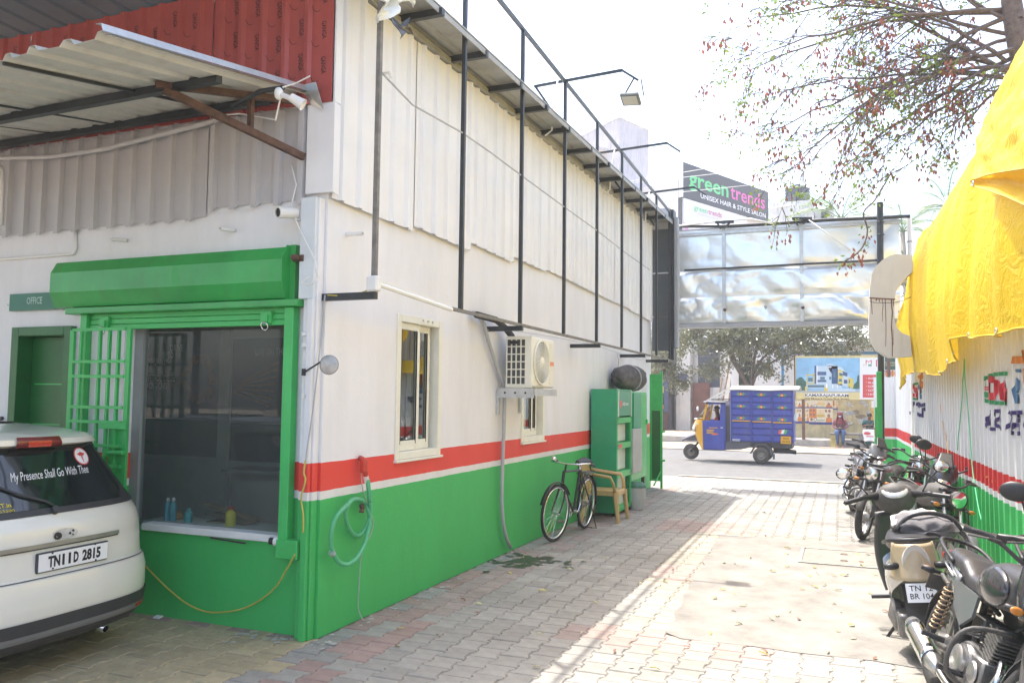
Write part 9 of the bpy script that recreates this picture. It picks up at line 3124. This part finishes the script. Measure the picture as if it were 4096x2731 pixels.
# ---------------- dusty tree opposite
m_dl = leafmat('dusty_leaf', (0.17, 0.18, 0.10), 0.25, 0.3, 0.4)
m_db = mat('dusty_bark', (0.14, 0.11, 0.085), 0.9, var=0.3, scale=10)
def dusty_tree(label, base, forks, clusters, seed, nleaf, lsz=0.15):
 rr = random.Random(seed)
 t = thing('roadside_tree', label, 'tree', base)
 b = V(base)
 g = MB()
 g.tube(smooth_path([b, b + V((0.05, 0, 1.2)), b + V((0.0, 0, 2.2))], 3), 0.10, 8)
 g.build('trunk', m_db, t, smooth=True)
 g = MB()
 for f in forks:
  pts = smooth_path([b + V((0, 0, 2.1))] + [V(q) for q in f], 3)
  g.tube(pts, [max(.018, .075 * (1 - .8 * i / len(pts))) for i in range(len(pts))], 6)
  for i in range(4, len(pts), 1):
   for q in range(2):
    d = V((rr.uniform(-1, 1), rr.uniform(-.7, .7), rr.uniform(-.5, .6)))
    g.tube([pts[i], pts[i] + d * .4, pts[i] + d * .8 + V((0, 0, -.15))], [.022, .014, .008], 4, caps=False)
 g.build('branches', m_db, t, smooth=True)
 g = MB()
 for (c, r_, n) in clusters:
  c = V(c)
  for i in range(n):
   cc = c + V((rr.gauss(0, r_[0]), rr.gauss(0, r_[1]), rr.gauss(0, r_[2])))
   for q in range(nleaf):
    p = cc + V((rr.gauss(0, .16), rr.gauss(0, .16), rr.gauss(0, .13)))
    d = V((rr.uniform(-1, 1), rr.uniform(-1, 1), rr.uniform(-1.0, .35))).normalized()
    sd = d.cross(V((rr.uniform(-1, 1), rr.uniform(-1, 1), rr.uniform(-1, 1))))
    if sd.length < .05:
     continue
    sd.normalize()
    s = lsz * rr.uniform(.7, 1.3)
    g.add([p, p + d * s * .5 + sd * s * .2, p + d * s, p + d * s * .5 - sd * s * .2], [(0, 1, 2, 3)])
 stuff(g.build('leaves', m_dl, t))
 return t
Q = lambda x, y, yy: tuple(px(2600 + x / 1.7418, 1000 + y / 1.7418, y=yy))
dusty_tree('wide dusty green tree spreading behind the cargo van under the silver billboard', (-3.6, 36.2, 0), [[Q(570, 760, 36), Q(550, 640, 35.8), Q(430, 580, 35.4), Q(250, 560, 35)], [Q(620, 820, 36), Q(580, 700, 36.4), Q(650, 580, 36.6)], [Q(720, 860, 36.2), Q(780, 760, 36), Q(900, 660, 35.6), Q(1080, 600, 35.4), Q(1300, 590, 35)], [Q(760, 840, 36), Q(940, 740, 36), Q(1150, 680, 36.2)], [(-3.4, 36, 3.6), (-2.6, 35.2, 5.6), (-0.5, 34.6, 6.3), (1.6, 34.4, 6.2)]],
     [(Q(560, 570, 36), (1.1, .7, .28), 60), (Q(330, 600, 35.5), (.75, .6, .42), 42), (Q(800, 610, 36), (1.2, .7, .34), 60), (Q(1100, 610, 35.6), (1.1, .6, .30), 46), (Q(1350, 580, 35.2), (.7, .5, .28), 26), (Q(420, 800, 35.5), (.35, .4, .3), 12), (Q(690, 720, 36), (.55, .5, .35), 22), (Q(830, 820, 36), (.45, .4, .22), 10), (Q(1250, 740, 35.3), (.7, .4, .12), 14), (Q(1050, 700, 35.5), (.6, .4, .2), 14), (Q(1180, 500, 36), (1.5, .6, .25), 36), (Q(700, 520, 36), (1.5, .6, .18), 36), ((-3.2, 34.6, 6.6), (1.5, 1.0, .6), 46), ((0.2, 34.2, 6.4), (1.3, .9, .6), 46), ((2.2, 34.4, 6.2), (.9, .9, .6), 30)], 3, 40, .17)
dusty_tree('smaller dusty tree hanging over the small shop at the far left', (-8.1, 38.2, 0), [[Q(150, 700, 38), Q(120, 760, 37.6), Q(90, 820, 37.5)], [Q(160, 640, 38), Q(230, 620, 37.8)], [Q(60, 700, 38.4), Q(20, 780, 38)]],
     [(Q(130, 720, 37.8), (.45, .5, .5), 24), (Q(90, 860, 37.6), (.38, .4, .3), 18), (Q(200, 600, 37.8), (.6, .5, .35), 26), (Q(230, 880, 37.6), (.25, .3, .25), 8), (Q(40, 780, 38), (.3, .4, .4), 12), (Q(210, 960, 37.6), (.2, .2, .1), 5)], 9, 36, .17)
# ---------------- palms
m_palm = leafmat('palm_leaf', (0.13, 0.20, 0.05), 0.35, 0.4)
m_ptr = mat('palm_trunk', (0.28, 0.24, 0.20), 0.9, var=0.2)
def palm(label, c, h_, seed, L=2.6, n=15):
 rr = random.Random(seed)
 c = V(c)
 t = thing('palm_tree', label, 'palm', (c.x, c.y, 0), 0, 'coconut palms behind the billboard')
 MB().tube([V((c.x + .4, c.y, 0)), V((c.x + .2, c.y, c.z * .5)), c], [.2, .16, .13], 8).build('trunk', m_ptr, t, smooth=True)
 for i in range(n):
  a = 2 * PI * i / n + rr.uniform(-.2, .2)
  el = rr.uniform(0.0, 1.25)
  d = V((math.cos(a) * math.cos(el), math.sin(a) * math.cos(el), math.sin(el)))
  pts = []
  p = c.copy()
  dd_ = d.copy()
  for k_ in range(9):
   pts.append(p.copy())
   p = p + dd_ * (L / 8)
   dd_ = (dd_ + V((0, 0, -0.20))).normalized()
  g = MB()
  g.tube(pts, [.03 - .0025 * k_ for k_ in range(9)], 4)
  for k_ in range(2, 8):
   for q in range(4):
    b = pts[k_].lerp(pts[k_ + 1] if k_ < 8 else pts[k_], q / 4)
    ax = (pts[min(k_ + 1, 8)] - pts[k_ - 1]).normalized()
    sd = ax.cross(V((0, 0, 1)))
    if sd.length < .05:
     continue
    sd.normalize()
    for s_ in (-1, 1):
     dl = (sd * s_ + ax * .7 + V((0, 0, -.55))).normalized()
     l_ = L * .26 * (1 - .35 * abs(k_ - 4.5) / 4)
     g.add([b + ax * .025, b + dl * l_, b - ax * .025], [(0, 1, 2)])
  g.build('frond', m_palm, t)
 return t
palm('bright green palm crown rising behind the middle of the silver billboard', px(3365, 880, y=52), 0, 4, 3.4, 20)
palm('palm fronds showing just right of the dark sign board', px(3100, 850, y=74), 0, 5, 2.6, 14)
palm('palm behind the right end of the silver billboard', px(3610, 930, y=50), 0, 6, 2.9, 16)
palm('distant palm beside the edge of the yellow tarpaulin', px(3790, 830, y=50), 0, 8, 2.6, 14)
# ---------------- overhead service wires
for i, (a, b, lab) in enumerate((((2715, 693), (2900, 662), 'upper wire crossing the dark sign board'), ((2715, 712), (2895, 692), 'second wire crossing the dark sign board'), ((2735, 768), (3500, 690), 'lowest wire crossing the dark sign board'))):
 p0, p1 = px(a[0], a[1], y=31), px(b[0], b[1], y=31)
 d = p1 - p0
 q0, q1 = p0 - d.normalized() * 14, p1 + d.normalized() * (10 if i < 2 else 4)
 pts = [q0.lerp(q1, k_ / 16) for k_ in range(17)]
 tag(MB().tube(pts, 0.012, 5).build('overhead_wire', M_grey_pvc), lab, 'wire')
# ================================================================== FALLEN LEAVES
lm = []
for nm_, c in (('yellow_leaf', (0.55, 0.45, 0.10)), ('brown_leaf', (0.22, 0.10, 0.06)), ('pale_leaf', (0.55, 0.50, 0.25))):
 g = MB()
 g.grid(lambda u, v: (0.05 * (u - .5), 0.022 * (v - .5) * math.sin(PI * (0.05 + .9 * u)), 0.003 + 0.006 * math.sin(PI * u) + 0.01 * (v - .5) ** 2 * 4 * .4), 6, 2)
 me = bpy.data.meshes.new('fallen_leaf')
 me.from_pydata(g.v, [], g.f)
 me.materials.append(mat(nm_, c, 0.7, var=0.2))
 lm.append(me)
r4 = random.Random(11)
cnt = 0
LAB = {0: 'small yellow fallen leaf on the sunlit concrete and pavers', 1: 'small brown dry leaf on the sunlit concrete and pavers', 2: 'small pale dry leaf on the sunlit concrete and pavers'}
while cnt < 110:
 x, y = r4.uniform(-3.3, 0.5), r4.choice((r4.uniform(4.6, 9), r4.uniform(6, 15)))
 if x < -1.3 and r4.random() < 0.55:
  continue
 ki = r4.choice((0, 0, 0, 1, 2, 2))
 o = bpy.data.objects.new('fallen_leaf', lm[ki])
 col.objects.link(o)
 o.location = (x, y, 0.006)
 o.rotation_euler = (r4.uniform(-.3, .3), r4.uniform(-.3, .3), r4.uniform(0, 6.28))
 s = r4.uniform(.7, 1.5)
 o.scale = (s, s * r4.uniform(.6, 1.4), s)
 lab = LAB[ki] if x > -1.75 else LAB[ki].replace('sunlit concrete and pavers', 'shaded pavers by the green wall')
 tag(o, lab, 'leaf', ['yellow', 'brown', 'pale'][ki] + (' leaves scattered in the sun' if x > -1.75 else ' leaves scattered in the shade'))
 cnt += 1
p = px(632, 2472, z=0)
tag(MB().cbox(p + V((0, 0, .012)), (0.06, 0.045, 0.008), Matrix.Rotation(.2, 3, 'X')).build('paper_scrap', M_whiteink), 'white scrap of paper on the ground at the foot of the green wall', 'paper')
# ================================================================== ADDED AIR VOLUME IN PLACE OF LENS FLARE
m_veil = bpy.data.materials.new('flare_veil')
m_veil.use_nodes = True
t_ = m_veil.node_tree
t_.nodes.remove(t_.nodes['Principled BSDF'])
pv_ = t_.nodes.new('ShaderNodeVolumePrincipled')
pv_.inputs['Color'].default_value = (0.95, 0.95, 0.95, 1)
pv_.inputs['Density'].default_value = 0.002
t_.links.new(pv_.outputs[0], t_.nodes['Material Output'].inputs['Volume'])
stuff(MB().box(-420, 420, -80, 520, -1.1, 24).build('flare_veil', m_veil))
